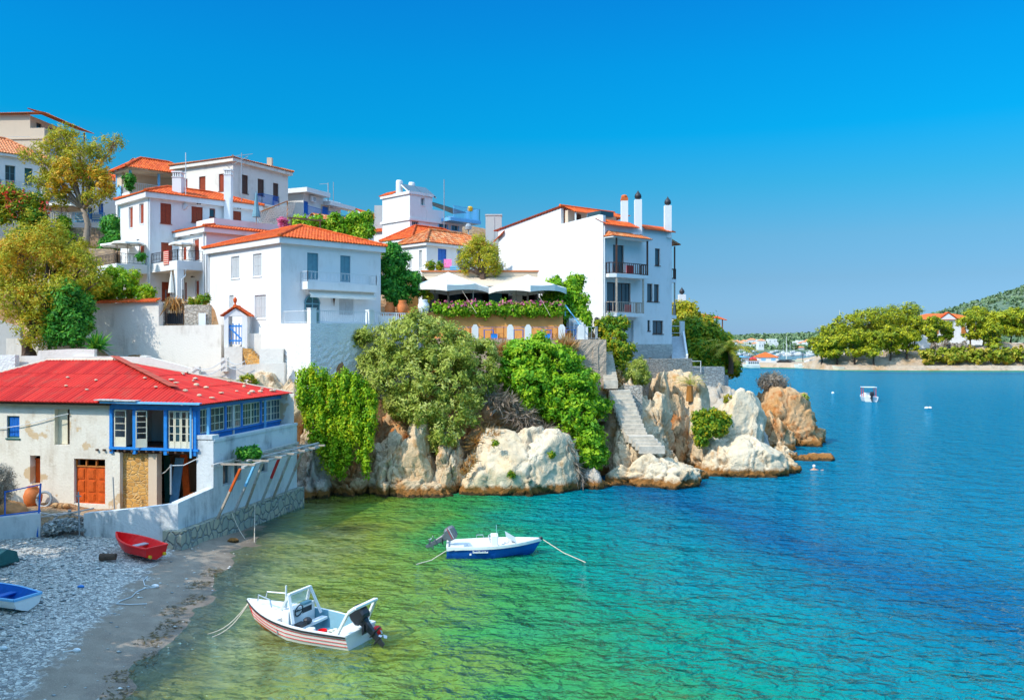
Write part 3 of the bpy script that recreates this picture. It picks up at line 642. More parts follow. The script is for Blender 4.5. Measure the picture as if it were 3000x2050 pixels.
# the hill the town stands on: heights at known spots, spread by distance
LAND = np.array([(-30, 62.6, 7.3), (-38, 63.6, 8.4), (-33, 61.5, 7.3), (-26, 62.3, 7.2), (-22, 61.6, 7.2), (-42, 62.5, 8.6), (-19.5, 61.3, 7.3), (-18, 60.6, 7), (-28, 64.5, 9), (-34, 65, 9.5), (-20.5, 62.6, 7.4), (-16, 59, 6.5), (-14.5, 58, 4), (-10, 61, 6), (-11, 64, 9), (-35, 41, .95), (-28, 43.5, 1.3), (-20, 43.2, 1.35), (-30, 48, 1.3), (-20, 48, 1.3), (-17, 51, 1.2), (-45, 44, 1.2), (-60, 44, 1.5), (-14, 55, .6), (-12, 56, -1.5),
    (-25, 60.6, 7.6), (-20, 59.6, 7.6), (-35, 59, 7.6), (-17, 60, 7.6), (-37, 62.5, 8.6), (-45, 61, 8.7), (-52, 60, 9), (-60, 60, 9.5), (-36, 67, 12), (-45, 67, 13), (-30, 67.5, 12.6), (-40, 72, 15.5), (-50, 72, 16), (-38, 77, 18.2), (-48, 79, 19.2), (-60, 82, 21), (-44, 84, 20.6), (-38, 86, 20.6), (-36, 92, 21),
    (-30, 74, 13.2), (-27, 70, 13.2), (-24, 69, 13), (-34, 70, 13), (-16, 66, 10.7), (-18, 63, 10.5), (-13, 60, 10.2), (-12, 66, 10.6), (-8, 67, 10.8), (-26, 90, 21), (-22, 96, 22), (-14, 82, 14.5), (-8, 84, 14.5), (-8, 92, 17), (0, 73, 11.6), (-5, 70, 11.5), (5, 70, 11.3), (0, 66.2, 9.7), (-5, 66.3, 9.7), (7, 66, 9.6), (10, 80, 9), (15, 78, 8.4), (22, 86, 8), (30, 92, 2), (27, 80, 1), (36, 84, -4), (34, 100, -3),
    (-70, 120, 32), (-40, 120, 32), (-10, 120, 26), (12, 120, 16), (22, 110, 8), (-60, 100, 27), (-30, 104, 27), (0, 104, 21), (-5, 57, -3), (3, 57, -3), (12, 60, -3), (20, 66, -3), (26, 74, -3), (-9, 57, -2), (-8, 62, 5), (0, 63, 4.5), (6, 63.5, 4.5), (12, 66, 4.5), (17, 71, 4.5), (10, 71, 8.3)])
def land_z(x, y):
    s = x.shape; q = np.stack([x.ravel(), y.ravel()], 1); d2 = ((q[:, None, :] - LAND[None, :, :2]) ** 2).sum(2) + .15; wt = d2 ** -2.2
    z = (wt * LAND[:, 2]).sum(1) / wt.sum(1); yf = np.interp(q[:, 0], [-80, -25, -18, -16.5, -14.6, -13.0, -11.5, -8, 0, 6, 8, 15, 18, 21, 24, 25.2, 26.5, 40], [43.4, 42.6, 41.9, 41.5, 46, 53, 58, 61, 65, 66.5, 74, 79, 84, 90, 98, 104, 240, 260]); z = np.where(q[:, 1] < yf, np.minimum(z, -3), z); return z.reshape(s) + fbm(np.stack([q[:, 0], q[:, 1], q[:, 0] * 0], 1), .6, 3, 3).reshape(s) * .25
m, t, b, o = nodes('hillside'); b.inputs['Roughness'].default_value = .95
p = pos(t); n1 = N(t, 'TexNoise', Scale=.35, Detail=8., Roughness=.65); n2 = N(t, 'TexNoise', Scale=3., Detail=8., Roughness=.7); t.links.new(p, n1.inputs[0]); t.links.new(p, n2.inputs[0])
c = ramp(t, [(.3, (.40, .15, .04)), (.5, (.48, .27, .13)), (.62, (.52, .40, .26)), (.8, (.26, .22, .05))], n1.outputs[0]); c = mixc(t, c, (.16, .08, .03), ramp(t, [(.5, (0, 0, 0)), (.72, (.8, .8, .8))], n2.outputs[0])); t.links.new(c, b.inputs['Base Color']); bump(t, n2.outputs[0], .9, .35, b)
gridmesh('hillside', axis((-80, 40, 150)), axis((40, 125, 120)), land_z, 'hillside', smooth=False)
# the far side of the bay
m, t, b, o = nodes('bank'); b.inputs['Roughness'].default_value = .95
p = pos(t); n1 = N(t, 'TexNoise', Scale=.12, Detail=8., Roughness=.65); n2 = N(t, 'TexNoise', Scale=.5, Detail=8., Roughness=.72); t.links.new(p, n1.inputs[0]); t.links.new(p, n2.inputs[0])
c = ramp(t, [(.32, (.62, .50, .38)), (.55, (.56, .40, .26)), (.68, (.50, .28, .10))], n1.outputs[0]); c = mixc(t, c, (.30, .22, .14), ramp(t, [(.52, (0, 0, 0)), (.68, (.9, .9, .9))], n2.outputs[0])); t.links.new(c, b.inputs['Base Color']); bump(t, n2.outputs[0], 1., 1.2, b)
def bank_z(x, y):
    ys = np.interp(x, [60, 95, 107, 111, 140, 360], [333, 333, 325, 301, 294, 294]); pl = np.interp(x * 320 / y, [60, 108, 116, 130, 150, 172, 360], [1.1, 1.2, 3.6, 5.2, 6.2, 8.6, 10.]); yb = np.interp(x, [60, 131, 142, 360], [362, 366, 430, 470])
    w_ = np.interp(x, [100, 112, 150], [3, 7, 20]); n = fbm(np.stack([x.ravel(), y.ravel(), x.ravel() * 0], 1), .16, 5, 4).reshape(x.shape)
    e = sst((y - ys + n * 3) / w_) * pl * (1 + .25 * n); e = np.maximum(e, np.minimum(1.6, (y - ys) * .9 + n)); return np.where(y < ys - 2, -1.5, np.minimum(e, np.maximum((yb - y) * .35, -1.5)))
gridmesh('bank', axis((60, 104, 40), (104, 300, 190), (300, 360, 20)), axis((288, 330, 56), (330, 475, 60)), bank_z, 'bank', smooth=False)
m, t, b, o = nodes('hills'); b.inputs['Roughness'].default_value = 1.
p = pos(t); n1 = N(t, 'TexNoise', Scale=.012, Detail=8., Roughness=.65); n2 = N(t, 'TexNoise', Scale=.07, Detail=8., Roughness=.7); t.links.new(p, n1.inputs[0]); t.links.new(p, n2.inputs[0])
c = ramp(t, [(.35, (.10, .16, .09)), (.55, (.17, .21, .11)), (.63, (.42, .36, .26)), (.7, (.2, .22, .12))], n1.outputs[0]); c = mixc(t, c, (.05, .09, .055), ramp(t, [(.45, (0, 0, 0)), (.6, (1, 1, 1))], n2.outputs[0])); t.links.new(c, b.inputs['Base Color'])
def hill_z(x, y):
    u = x / y * F + CX; cr = np.interp(u, [1000, 1900, 2050, 2130, 2200, 2300, 2400, 2470, 2560, 2700, 2790, 2880, 3000, 3120, 3300, 3700], [30, 16, 14, 15.5, 17.5, 18, 21, 26, 34, 46, 60, 74, 96, 112, 118, 90])
    n = fbm(np.stack([x.ravel(), y.ravel(), x.ravel() * 0], 1), .006, 8, 5).reshape(x.shape); r = np.minimum(sst((y - 850) / 500), 1 - .35 * sst((y - 1500) / 900)); return -2 + 3.5 * sst((y - 832) / 30) + (cr - 2) * r * (1 + .12 * n)
gridmesh('hills', axis((-250, 200, 20), (200, 1300, 130), (1300, 2300, 20)), axis((830, 1500, 70), (1500, 2600, 20)), hill_z, 'hills')
# ---------------------------------------------------------------- the derelict house on the beach
A0, B0 = (.70, .714), (-.714, .70)                                  # the two street directions most houses share
C0 = V3(-15.96, 43.3); d_ = V3(.218, .976); e_ = V3(-.976, .218); nR = V3(.976, -.218); nL = V3(-.218, -.976)
GL = Face(C0, e_, nL); GR = Face(C0, d_, nR); C1 = C0 + nR * .9; LR = Face(C1, d_, nR); LL = Face(C1, e_, nL)
ruin = thing('old_house', 'derelict two storey beach house with a rusty red tin roof and a blue glazed gallery', 'house', (C0.x, C0.y, 1.3))
ZF, ZE = 4.45, 6.85
s_main = GL.st(328, 1200)[0]; SL = 17.5
r_blue = GL.rect(20, 1218, 57, 1283); r_tall = GL.rect(158, 1198, 204, 1303); r_small = GL.rect(88, 1334, 118, 1417); r_door = GL.rect(217, 1344, 308, 1476)
s_pier = .9 + GL.st(350, 1400)[0] - .9
mb = MB(); grid_wall(mb, GL, s_main, SL, 1.2, ZE + .05, [r_blue, r_tall, r_small, r_door], .45)
mb.poly([GL.pt(s_main, ZF), GL.pt(s_main, ZE), GL.pt(s_main, ZE, -4), GL.pt(s_main, ZF, -4)])
mb.poly([GL.pt(SL, 1.2), GL.pt(SL, ZE), GL.pt(SL, ZE, -8.7), GL.pt(SL, 1.2, -8.7)]); mb.poly([GL.pt(-.9, 1.2, -8.7), GL.pt(SL, 1.2, -8.7), GL.pt(SL, ZE, -8.7), GL.pt(-.9, ZE, -8.7)])
GL.box(mb, s_pier - .02, s_main + .02, 1.2, 4.25, -.45, -.003)
mb.build('wall', 'ruin_wall', ruin)
# dark rooms behind the openings
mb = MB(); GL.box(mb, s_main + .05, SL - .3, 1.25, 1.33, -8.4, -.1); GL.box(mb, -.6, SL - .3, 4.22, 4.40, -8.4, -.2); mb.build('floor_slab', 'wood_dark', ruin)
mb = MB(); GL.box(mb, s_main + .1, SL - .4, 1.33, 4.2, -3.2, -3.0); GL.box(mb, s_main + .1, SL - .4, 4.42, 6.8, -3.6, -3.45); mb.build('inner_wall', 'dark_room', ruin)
mb = MB(); GL.box(mb, -.05, s_main + .08, ZF, 6.8, -3.45, -3.3); LR.box(mb, 4.4, 4.5, 4.4, 6.8, -4.6, -.95); mb.build('gallery_wall', 'white_old', ruin)
# lower storey: stone wall, pier, right flank with parapet
q0 = LL.st(576, 1380)[0]; rw = [LR.rect(653, 1350, 678, 1420), LR.rect(686, 1348, 706, 1408), LR.rect(765, 1335, 784, 1384)]
mb = MB(); grid_wall(mb, LR, 0, 9.1, 1.0, 5.0, rw, .3); LL.box(mb, .004, q0, 1.2, 5.0, -.5, .0); LR.box(mb, .05, 9.1, 4.9, 5.05, -.35, .04); LL.box(mb, .05, q0 + .05, 5.051, 5.25, -.6, .03)
mb.poly([LR.pt(9.1, 1, 0), LR.pt(9.1, 5, 0), LR.pt(9.1, 5, -5), LR.pt(9.1, 1, -5)]); mb.build('flank_wall', 'ruin_grey', ruin)
for r_ in rw: window(ruin, LR, r_, 'glass', 'wood_grey', rec=.16, mull=1, sill=False)
mb = MB(); sa = LL.st(436, 1400, -.25)[0]; LL.box(mb, sa, s_pier + .9, 1.2, 4.2, -.60, -.25); mb.build('stone_wall', 'stone_golden', ruin)
mb = MB(); LL.box(mb, sa - .5, sa - .005, 1.2, 4.2, -.62, -.2); mb.build('pier', 'cream', ruin); mb = MB(); LL.box(mb, 2.0, 2.5, 1.2, 4.2, -2.8, -2.4); mb.build('pier', 'cream', ruin)
mb = MB(); LL.box(mb, q0 + .05, s_pier + .85, 1.3, 4.2, -4.2, -4.0); mb.build('back_wall', 'tan', ruin)
mb = MB(); LL.box(mb, q0 - .2, s_pier + .9, 4.18, 4.21, -4.2, -.5); mb.build('ceiling_beam', 'tan', ruin)
mb = MB()
for i in range(14): s = .3 + i * .42; GL.box(mb, s, s + .10, 4.305, 4.40, -.9, .12)
mb.build('joist', 'bark', ruin)
# gallery: posts, rails, sashes
top = ZE - .12
mb = MB(); GL.box(mb, -.1, s_main + .1, ZF - .03, ZF + .09, -.1, .12); GL.box(mb, -.1, s_main + .1, top - .24, top, -.1, .06); GR.box(mb, .02, 8.9, 5.20, 5.27, -.1, .08); GR.box(mb, .02, 8.9, top - .18, top - .004, -.1, .07); GR.box(mb, .1, 8.9, 4.4, 5.196, -.12, -.02)
mb.build('gallery_rail', 'blue_paint', ruin)
ups = [328, 396, 487, 572]
for u in ups:
    s = GL.st(u, 1240)[0]; mb = MB(); GL.box(mb, s - .09, s + .09, ZF - .25, top - .245, -.09, .09); mb.build('gallery_post', 'blue_paint', ruin)
for s, w_ in ((.0, .2), (1.05, .13), (2.55, .16), (4.2, .16), (6.3, .2), (8.72, .2)):
    mb = MB(); GR.box(mb, s, s + w_, 5.275, top - .185, -.10, .02); mb.build('gallery_post', 'blue_paint', ruin)
mb = MB(); q = GR.pt(.35, 0, .38); mb.beam(V3(q.x, q.y, 5.05), V3(q.x, q.y, top - .1), .11); mb.build('outer_post', 'blue_light', ruin); mb = MB(); q = GR.pt(6.4, 0, .25); mb.beam(V3(q.x, q.y, 4.9), V3(q.x, q.y, top - .1), .11); mb.build('outer_post', 'blue_light', ruin); mb = MB(); q = GL.pt(.28, 0, .15); mb.beam(V3(q.x, q.y, 4.1), V3(q.x, q.y, top - .1), .09); mb.build('outer_post', 'blue_light', ruin)
def sash(f, s0, s1, z0, z1, cols, rows, off=-.06, solid=0., name='sash', mat='cream_paint', glass=True, swing=0.):
    g = f
    if swing: q = f.pt(s0, 0, off); c, s_ = math.cos(swing), math.sin(swing); dd = f.d * c + f.n * s_; g = Face(q, dd, f.n * c - f.d * s_); s1 -= s0; s0 = 0; off = 0
    mb = MB(); fw = .055
    for (a, b, c, dd) in ((s0, s0 + fw, z0, z1), (s1 - fw, s1, z0, z1), (s0 + fw, s1 - fw, z1 - fw, z1), (s0 + fw, s1 - fw, z0, z0 + fw)): g.box(mb, a, b, c, dd, off - .04, off)
    zb = z0 + solid
    if solid: g.box(mb, s0 + fw, s1 - fw, z0 + fw, zb, off - .03, off - .008)
    for i in range(1, cols): x = s0 + (s1 - s0) * i / cols; g.box(mb, x - .018, x + .018, zb, z1 - fw, off - .034, off - .004)
    for i in range(1, rows): x = zb + (z1 - zb) * i / rows; g.box(mb, s0 + fw, s1 - fw, x - .016, x + .016, off - .032, off - .006)
    w_ = mb.build(name, mat, ruin)
    if glass: k = MB(); g.box(k, s0 + fw, s1 - fw, zb + .01, z1 - fw, off - .024, off - .018); k.build('pane', 'glass', w_)
    return w_
sg = [GL.st(u, 1240)[0] for u in ups]
sash(GL, sg[0] - .85, sg[0] - .15, ZF + .1, top - .28, 1, 4, .03, .5, glass=False)
sash(GL, sg[1] - .7, sg[1] - .15, ZF + .1, top - .28, 1, 5, .0, .45, glass=False, swing=.5)
a, b = sg[3] + .12, sg[2] - .12; k = 4
for i in range(k): sash(GL, a + (b - a) * i / k + .01, a + (b - a) * (i + 1) / k - .01, ZF + .1, top - .28, 1, 4, .0, .35, glass=(i % 2 == 0))
for s0, s1, c in ((.22, 1.03, 3), (1.2, 2.52, 3), (2.73, 3.45, 3), (3.47, 4.18, 3), (4.38, 5.3, 3), (5.32, 6.28, 3), (6.52, 7.6, 3), (7.62, 8.7, 3)): sash(GR, s0, s1, 5.29, top - .2, c, 3, -.03)
# doors and shutters of the front
mb = MB(); s0, s1, z0, z1 = r_door
for i in range(3):
    a = s0 + (s1 - s0) * i / 3; b = s0 + (s1 - s0) * (i + 1) / 3; GL.box(mb, a + .01, b - .01, z0, z1 - .45, -.22, -.17)
    for (c, dd) in ((.06, .27), (.33, .62), (.68, .95)):
        h = z1 - .45 - z0; GL.box(mb, a + .12, b - .12, z0 + h * c, z0 + h * dd, -.168, -.135); GL.box(mb, a + .18, b - .18, z0 + h * c + .06, z0 + h * dd - .06, -.134, -.12)
do = mb.build('door', 'door_orange', ruin)
mb = MB(); GL.box(mb, s0, s1, z1 - .44, z1 - .38, -.24, -.12); GL.box(mb, s0, s1, z1 - .06, z1 - .004, -.24, -.12)
for i in range(4): x = s0 + .03 + (s1 - s0 - .06) * i / 3; GL.box(mb, x - .03, x + .03, z1 - .378, z1 - .062, -.24, -.12)
mb.build('fanlight', 'wood_orange', do)
mb = MB(); s0, s1, z0, z1 = r_small; GL.box(mb, s0, s1 - .02, z0, z1 - .28, -.42, -.37); GL.box(mb, s0, s1, z1 - .279, z1 - .2, -.42, -.34); mb.build('door', 'door_orange', ruin)['label'] = 'narrow weathered orange door deep in the wall'
mb = MB(); s0, s1, z0, z1 = r_tall; GL.box(mb, s1 - .62, s1 - .05, z0 + .02, z1 - .02, -.30, -.25); GL.box(mb, s1 - .05, s1, z0, z1, -.30, .01); mb.build('shutter', 'cream_paint', ruin)
window(ruin, GL, r_blue, 'shutter', 'green_dark', 'blue_deep', .10, 2)
# roof: corrugated sheets, hipped, with loose stones on it
o0 = GL.pt(-.55, ZE, .55); e1 = GL.pt(-.55, ZE, -9.3); l0 = GL.pt(SL + .4, ZE, .55); l1 = GL.pt(SL + .4, ZE, -9.3); ap = GL.pt(8.2, 8.95, -4.35); ar = GL.pt(12.6, 8.9, -4.35)
mb = MB(); roof_plane(mb, l0, o0, ar, ap, .22, 1.7, .028, .012, seed=3); roof_plane(mb, o0, e1, ap, ap, .22, 2.6, .018, .02, seed=4); roof_plane(mb, e1, l1, ap, ar, .3, 2, .028, .012, seed=5); roof_plane(mb, l1, l0, ar, ar, .3, 2, .028, .012, seed=6)
rf = mb.build('roof', 'tin_red', ruin)
mb = MB(); ridge_caps(mb, ap, ar, .09, .8); ridge_caps(mb, ar, l0, .08, .8); ridge_caps(mb, ap, e1, .07, .9); mb.build('ridge', 'tan', rf)
mb = MB(); tt = o0.lerp(ap, .25); hv = (ap - o0)
for i in range(7):
    c = o0.lerp(ap, .32 + .1 * i) + V3(0, 0, .10); mb.obox(c - e_ * .55 - d_ * .05, e_ * .6 + V3(0, 0, .04), hv * .11, (0, 0, .03)); mb.obox(c, -e_ * .05 + d_ * .55, hv * .11, (0, 0, .03))
mb.build('hip_sheet', 'tin_rust', rf)
mb = MB(); GL.box(mb, -.5, s_main + .25, ZE - .02, ZE + .075, .40, .62); mb.build('eave_board', 'blue_light', rf)
mb = MB(); GL.box(mb, s_main - .6, s_main + .5, ZE + .12, ZE + .17, .1, .75); GL.box(mb, s_main - 1.9, s_main - .5, ZE + .10, ZE + .15, .05, .7); mb.build('loose_board', 'wood_grey', rf)
mb = MB(); g = random.Random(5)
for i in range(24):
    x, y = g.random(), g.random(); q = o0.lerp(e1, .05 + .9 * x).lerp(ap, .06 + .7 * y * y) + V3(0, 0, .09); mb.ball(q, (g.uniform(.07, .18), g.uniform(.07, .16), g.uniform(.04, .09)), 6, 4)
for i in range(6): q = l0.lerp(o0, .3 + .65 * g.random()).lerp(ap, .1 + .5 * g.random()) + V3(0, 0, .07); mb.ball(q, (.11, .09, .05), 6, 4)
mb.build('roof_stone', 'rock_white', rf)
mb = MB(); GL.box(mb, s_main, SL, ZE - .16, ZE - .02, .0, .40); mb.build('eave_timber', 'bark', rf)
# pergola: weathered beams on painted props leaning from the plinth
pg = thing('pergola', 'collapsing seaside pergola of grey beams on leaning painted props', 'pergola', LR.pt(0, 1.15, .5))
mb = MB(); a, b = LR.pt(-.2, 3.72, 1.75), LR.pt(8.4, 3.72, 1.75); mb.beam(a, b, .16, .12); mb.beam(LR.pt(1.2, 3.86, 1.2), LR.pt(8.9, 3.88, 1.5), .12, .08); mb.beam(LR.pt(-.5, 3.8, .25), LR.pt(8.6, 3.9, .3), .14, .12); mb.build('beam', 'wood_grey', pg)
mb = MB()
for s in (.1, 1.5, 2.9, 4.3, 5.6, 6.9, 8.2): mb.beam(LR.pt(s, 3.80, -.02), LR.pt(s + .12, 3.82, 2.2), .11, .09)
mb.build('rafter', 'wood_pale', pg)
cols = ['door_orange', 'blue_light', 'wood_grey', 'red_item', 'wood_grey', 'wood_pale']; up = [(704, 1354, 636, 1499), (746, 1342, 685, 1486), (769, 1335, 719, 1471), (818, 1322, 765, 1456), (850, 1318, 799, 1444), (886, 1308, 833, 1425)]
for i, (u0, v0, u1, v1) in enumerate(up):
    s1 = LR.st(u1, v1, .35)[0]; s0 = LR.st(u0, v0, 1.7)[0]; p0, p1 = LR.pt(s0, 3.68, 1.7), LR.pt(s1, 1.14, .38); k = p0.lerp(p1, .45)
    pr = MB().beam(p0, k, .11).build('prop', cols[i], pg); MB().beam(k, p1, .105).build('prop_foot', 'wood_grey' if i % 2 else 'wood_pale', pr)
tag(foliage('shrub', [(LR.pt(1.9, 4.15, .9), (.62, .55, .33))], 1500, .11, 'leaf_dark', 31, cr=.2, origin=LR.pt(1.9, 3.9, .9)), 'small round green shrub growing on the grey pergola beams', 'shrub')
# sea wall: stone plinth and retaining walls
mb = MB(); mb.obox(LR.pt(-3.3, -.6, -.6), d_ * 12.6, nR * .98, (0, 0, 1.73)); pl_ = mb.build('stone_plinth', 'stone_plinth', None, LR.pt(0, -.6, 0)); tag(pl_, 'low plinth of flat green grey stones along the water', 'sea wall')
mb = MB(); mb.prism([LR.pt(-3.0, -.3, 0), LR.pt(0, -.3, 0), LR.pt(0, 2.62, 0), LR.pt(-2.9, 2.40, 0)], -nR * .4); tag(mb.build('retaining_wall', 'ruin_grey', None, LR.pt(-1.5, 0, 0)), 'streaked blue grey wall between the red dinghy and the corner of the derelict house', 'wall')
wl = LR.pt(-2.98, 0, 0); wr = PZ(245, 1560, .8); 
mb = MB(); dv = (wr - wl); dv.z = 0; nv = V3(-dv.y, dv.x).normalized(); nv = nv if nv.y > 0 else -nv
mb.prism([V3(wl.x, wl.y, -.1), V3(wr.x, wr.y, -.1), V3(wr.x, wr.y, 1.72), V3(*wl.lerp(wr, .45).xy, 2.05), V3(wl.x, wl.y, 2.38)], nv * .45); tag(mb.build('retaining_wall', 'ruin_grey', None, wl), 'whitewashed retaining wall with drain holes behind the red dinghy', 'wall')
wc = PZ(118, 1572, .75); wd = PZ(-120, 1582, .9); dv = wd - wc; nv = V3(-dv.y, dv.x).normalized(); nv = nv if nv.y > 0 else -nv
mb = MB(); mb.prism([V3(wc.x, wc.y, -.1), V3(wd.x, wd.y, -.1), V3(wd.x, wd.y, 1.72), V3(wc.x, wc.y, 1.86)], nv * .4); lw = mb.build('garden_wall', 'ruin_grey', None, wc); tag(lw, 'short pale wall left of the rubble heap under a blue wire frame', 'wall')
fr = thing('wire_frame', 'rusty blue metal fence frame standing on the short pale wall', 'fence', V3(wc.x, wc.y, .6)); mb = MB(); g0, g1 = V3(wc.x, wc.y, 1.9) + nv * .2, V3(wc.x, wc.y, 1.9).lerp(V3(wd.x, wd.y, 1.78), .45) + nv * .2
mb.beam(V3(g0.x - .03, g0.y - .25, .6), g0 + V3(0, 0, 1.35), .06); mb.beam(g1, g1 + V3(0, 0, 1.15), .05); mb.beam(g0 + V3(0, 0, 1.3), g1 + V3(0, 0, 1.1), .05); mb.beam(g0 + V3(0, 0, .05), V3(wd.x, wd.y, 1.76) + nv * .2, .06); mb.build('frame', 'blue_deep', fr)
mb = MB(); a = V3(wr.x, wr.y, .7) + V3(-.1, -.2); mb.tube([a, a + V3(-.05, 0, 2.1)], .035, 6); mb.beam(a + V3(-.17, 0, 1.9), a + V3(.08, 0, 1.9), .05); tag(mb.build('fence_post', 'iron_grey', None, a), 'bent metal post with a short crossbar beside the rubble heap', 'post')
mb = MB(); g = random.Random(11); a, b = wc + nv * .5, wr + nv * .5
for i in range(420):
    x = g.random(); q = a.lerp(b, x) + nv * g.uniform(-.9, 2.0); hh = .55 + .75 * max(0, 1 - abs((q - a.lerp(b, .45)).length) / 2.4) + g.uniform(-.15, .12); c = V3(q.x, q.y, hh * .9 + .1)
    s = g.uniform(.07, .22); mb.obox(c, V3(g.uniform(.5, 1), g.uniform(-.5, .5), g.uniform(-.5, .5)) * s * 1.7, V3(g.uniform(-.4, .4), g.uniform(.5, 1), g.uniform(-.4, .4)) * s, V3(g.uniform(-.3, .3), g.uniform(-.3, .3), 1) * s * .6)
rb = mb.build('rubble', 'stone_grey', None, a); tag(rb, 'heap of broken stones and roof slates in the gap of the beach wall', 'rubble', kind='stuff')
mb = MB()
for i in range(7): c = a.lerp(b, g.uniform(.1, .9)) + nv * g.uniform(-.5, 1.6); c.z = 1.35 + g.uniform(-.1, .25); mb.beam(c, c + V3(g.uniform(-1.6, 1.6), g.uniform(-.6, .6), g.uniform(-.5, .4)), .14, .05)
tag(mb.build('loose_planks', 'wood_grey', None, a), 'grey planks tossed over the rubble heap', 'planks')
tag(rock('heap', (*(a + nv * 2.4 - V3(2.2, 0, 0)).xy, 1.2), (1.9, 1.0, .85), 77, 'earth', sub=5, crack=.05), 'mound of orange earth behind the blue wire frame', 'earth heap')
mb = MB(); c = GL.pt(GL.st(128, 1470)[0], 1.4, .75); mb.lathe(c, [(.28, 0), (.42, .25), (.46, .55), (.36, .85), (.22, 1.0), (.26, 1.06), (.18, 1.05), (.15, .95)], 14); tag(mb.build('clay_jar', 'terracotta', None, c, True), 'big orange clay jar against the derelict house wall', 'jar')
mb = MB(); c = GL.pt(GL.st(167, 1470)[0], 1.4, .9); mb.tube([c + V3(.38 * math.cos(x), .06 * math.sin(x), .42 + .38 * math.sin(x)) for x in [i * math.pi / 8 for i in range(17)]], .07, 7); tag(mb.build('tyre', 'iron_grey', None, c), 'grey old tyre leaning on the wall beside the clay jar', 'tyre')
mb = MB(); c = GL.pt(GL.st(225, 1490)[0], 1.5, .8)
for i in range(5): mb.ball(c + V3(g.uniform(-.5, .3), g.uniform(-.2, .2), g.uniform(-.1, .12)), (.2, .16, .14), 7, 5)
tag(mb.build('stones', 'rock_warm', None, c), 'few orange boulders by the big orange door', 'stones')
# things inside the open ground floor
mb = MB(); a = LL.pt(LL.st(432, 1440)[0], 1.35, -1.9); mb.obox(a, -e_ * .5, nL * .06, V3(.25, .2, 2.4)); tag(mb.build('plank', 'blue_light', None, a), 'blue board leaning in the open ground floor', 'board')
mb = MB(); a = LL.pt(LL.st(415, 1440)[0], 1.35, -2.0); mb.obox(a, -e_ * .35, nL * .06, V3(-.15, .2, 2.5)); tag(mb.build('plank', 'green_dark', None, a), 'dark board leaning just left of the blue board', 'board')
mb = MB(); a = LL.pt(LL.st(470, 1440)[0], 1.35, -2.1); mb.obox(a, -e_ * .4, nL * .07, V3(-.30, .2, 2.7)); tag(mb.build('plank', 'door_orange', None, a), 'tall rust red board leaning right of the blue board', 'board')
st_ = thing('stool', 'small orange wooden stool under the gallery', 'stool', LL.pt(LL.st(538, 1445)[0], 1.35, -1.2)); c = ORG[st_.name]
mb = MB(); mb.box(c.x - .35, c.x + .35, c.y - .25, c.y + .25, c.z + .62, c.z + .72); mb.build('seat', 'wood_orange', st_)
for dx in (-.28, .28):
    for dy in (-.18, .18): MB().box(c.x + dx - .04, c.x + dx + .04, c.y + dy - .04, c.y + dy + .04, c.z, c.z + .618).build('leg', 'wood_orange', st_)
mb = MB(); a = GL.pt(2.6, 4.45, -1.7); ch = thing('chair', 'green wooden chair left inside the blue gallery', 'chair', a)
mb.box(a.x - .22, a.x + .22, a.y - .2, a.y + .2, a.z + .42, a.z + .47); mb.build('seat', 'shutter_teal', ch); mb = MB(); mb.box(a.x - .22, a.x + .22, a.y + .16, a.y + .2, a.z + .6, a.z + .98); mb.build('backrest', 'shutter_teal', ch)
for dx in (-.2, .2):
    for dy in (-.18, .18): MB().box(a.x + dx - .02, a.x + dx + .02, a.y + dy - .02, a.y + dy + .02, a.z, a.z + (.418 if dy < 0 else .98)).build('leg', 'shutter_teal', ch)
# cable sagging over the front
mb = MB(); p0, p1 = GL.pt(SL, 6.5, .1), GL.pt(GL.st(205, 1196)[0], 6.2, .1); mb.tube([p0.lerp(p1, x) - V3(0, 0, 1.0 * math.sin(math.pi * x) ** 1.2) for x in [i / 16 for i in range(17)]], .022, 5, False); tag(mb.build('cable', 'iron_white', None, p1), 'grey cable sagging across the derelict house front', 'cable')
mb = MB(); a = LL.pt(LL.st(520, 1400)[0], 2.3, .55); mb.tube([a, a + V3(0, 0, 1.5)], .05, 7); k = LL.pt(LL.st(366, 1400)[0], 1.4, .8); mb.tube([k, k + V3(-.08, 0, 1.7)], .03, 6); tag(mb.build('fence_posts', 'iron_grey', None, a), 'two thin metal posts linked by a wire in front of the open ground floor', 'fence')
mb = MB(); w0, w1, w2 = LL.pt(LL.st(436, 1400)[0], 3.0, -.9), a + V3(0, 0, 1.45), LL.pt(.9, 4.05, .05); mb.tube([w0, w0.lerp(w1, .5) - V3(0, 0, .08), w1, w1.lerp(w2, .5) - V3(0, 0, .15), w2], .025, 5, False); tag(mb.build('clothes_line', 'iron_white', None, a), 'white washing line from the post up to the gallery corner', 'line')
# ---------------------------------------------------------------- the houses on the hill
def balcony(h, f, s0, s1, z, dep, th, rh, rmat='iron', slab='white', curl=False, gap=.13, r=.012, sides=(1, 1)):
    mb = MB(); f.box(mb, s0, s1, z - th, z, .002, dep); sl = mb.build('balcony', slab, h.root)
    pts = [f.pt(s0 + .04, z, .05 if sides[0] else dep - .05)] * (1 if sides[0] else 0) + [f.pt(s0 + .04, z, dep - .05), f.pt(s1 - .04, z, dep - .05)] + [f.pt(s1 - .04, z, .05)] * (1 if sides[1] else 0)
    railing('railing', pts, rh, rmat, sl, gap, r, curl=curl); return sl
def ac_unit(h, f, s, z, off=.05):
    mb = MB(); f.box(mb, s - .42, s + .42, z, z + .62, off, off + .32); a = mb.build('air_conditioner', 'plastic_white', h.root)
    c = f.pt(s + .1, z + .31, off + .325); t_ = f.d; k = MB(); k.tube([c, c + f.n * .02], .24, 14); k.build('fan', 'plastic_grey', a)
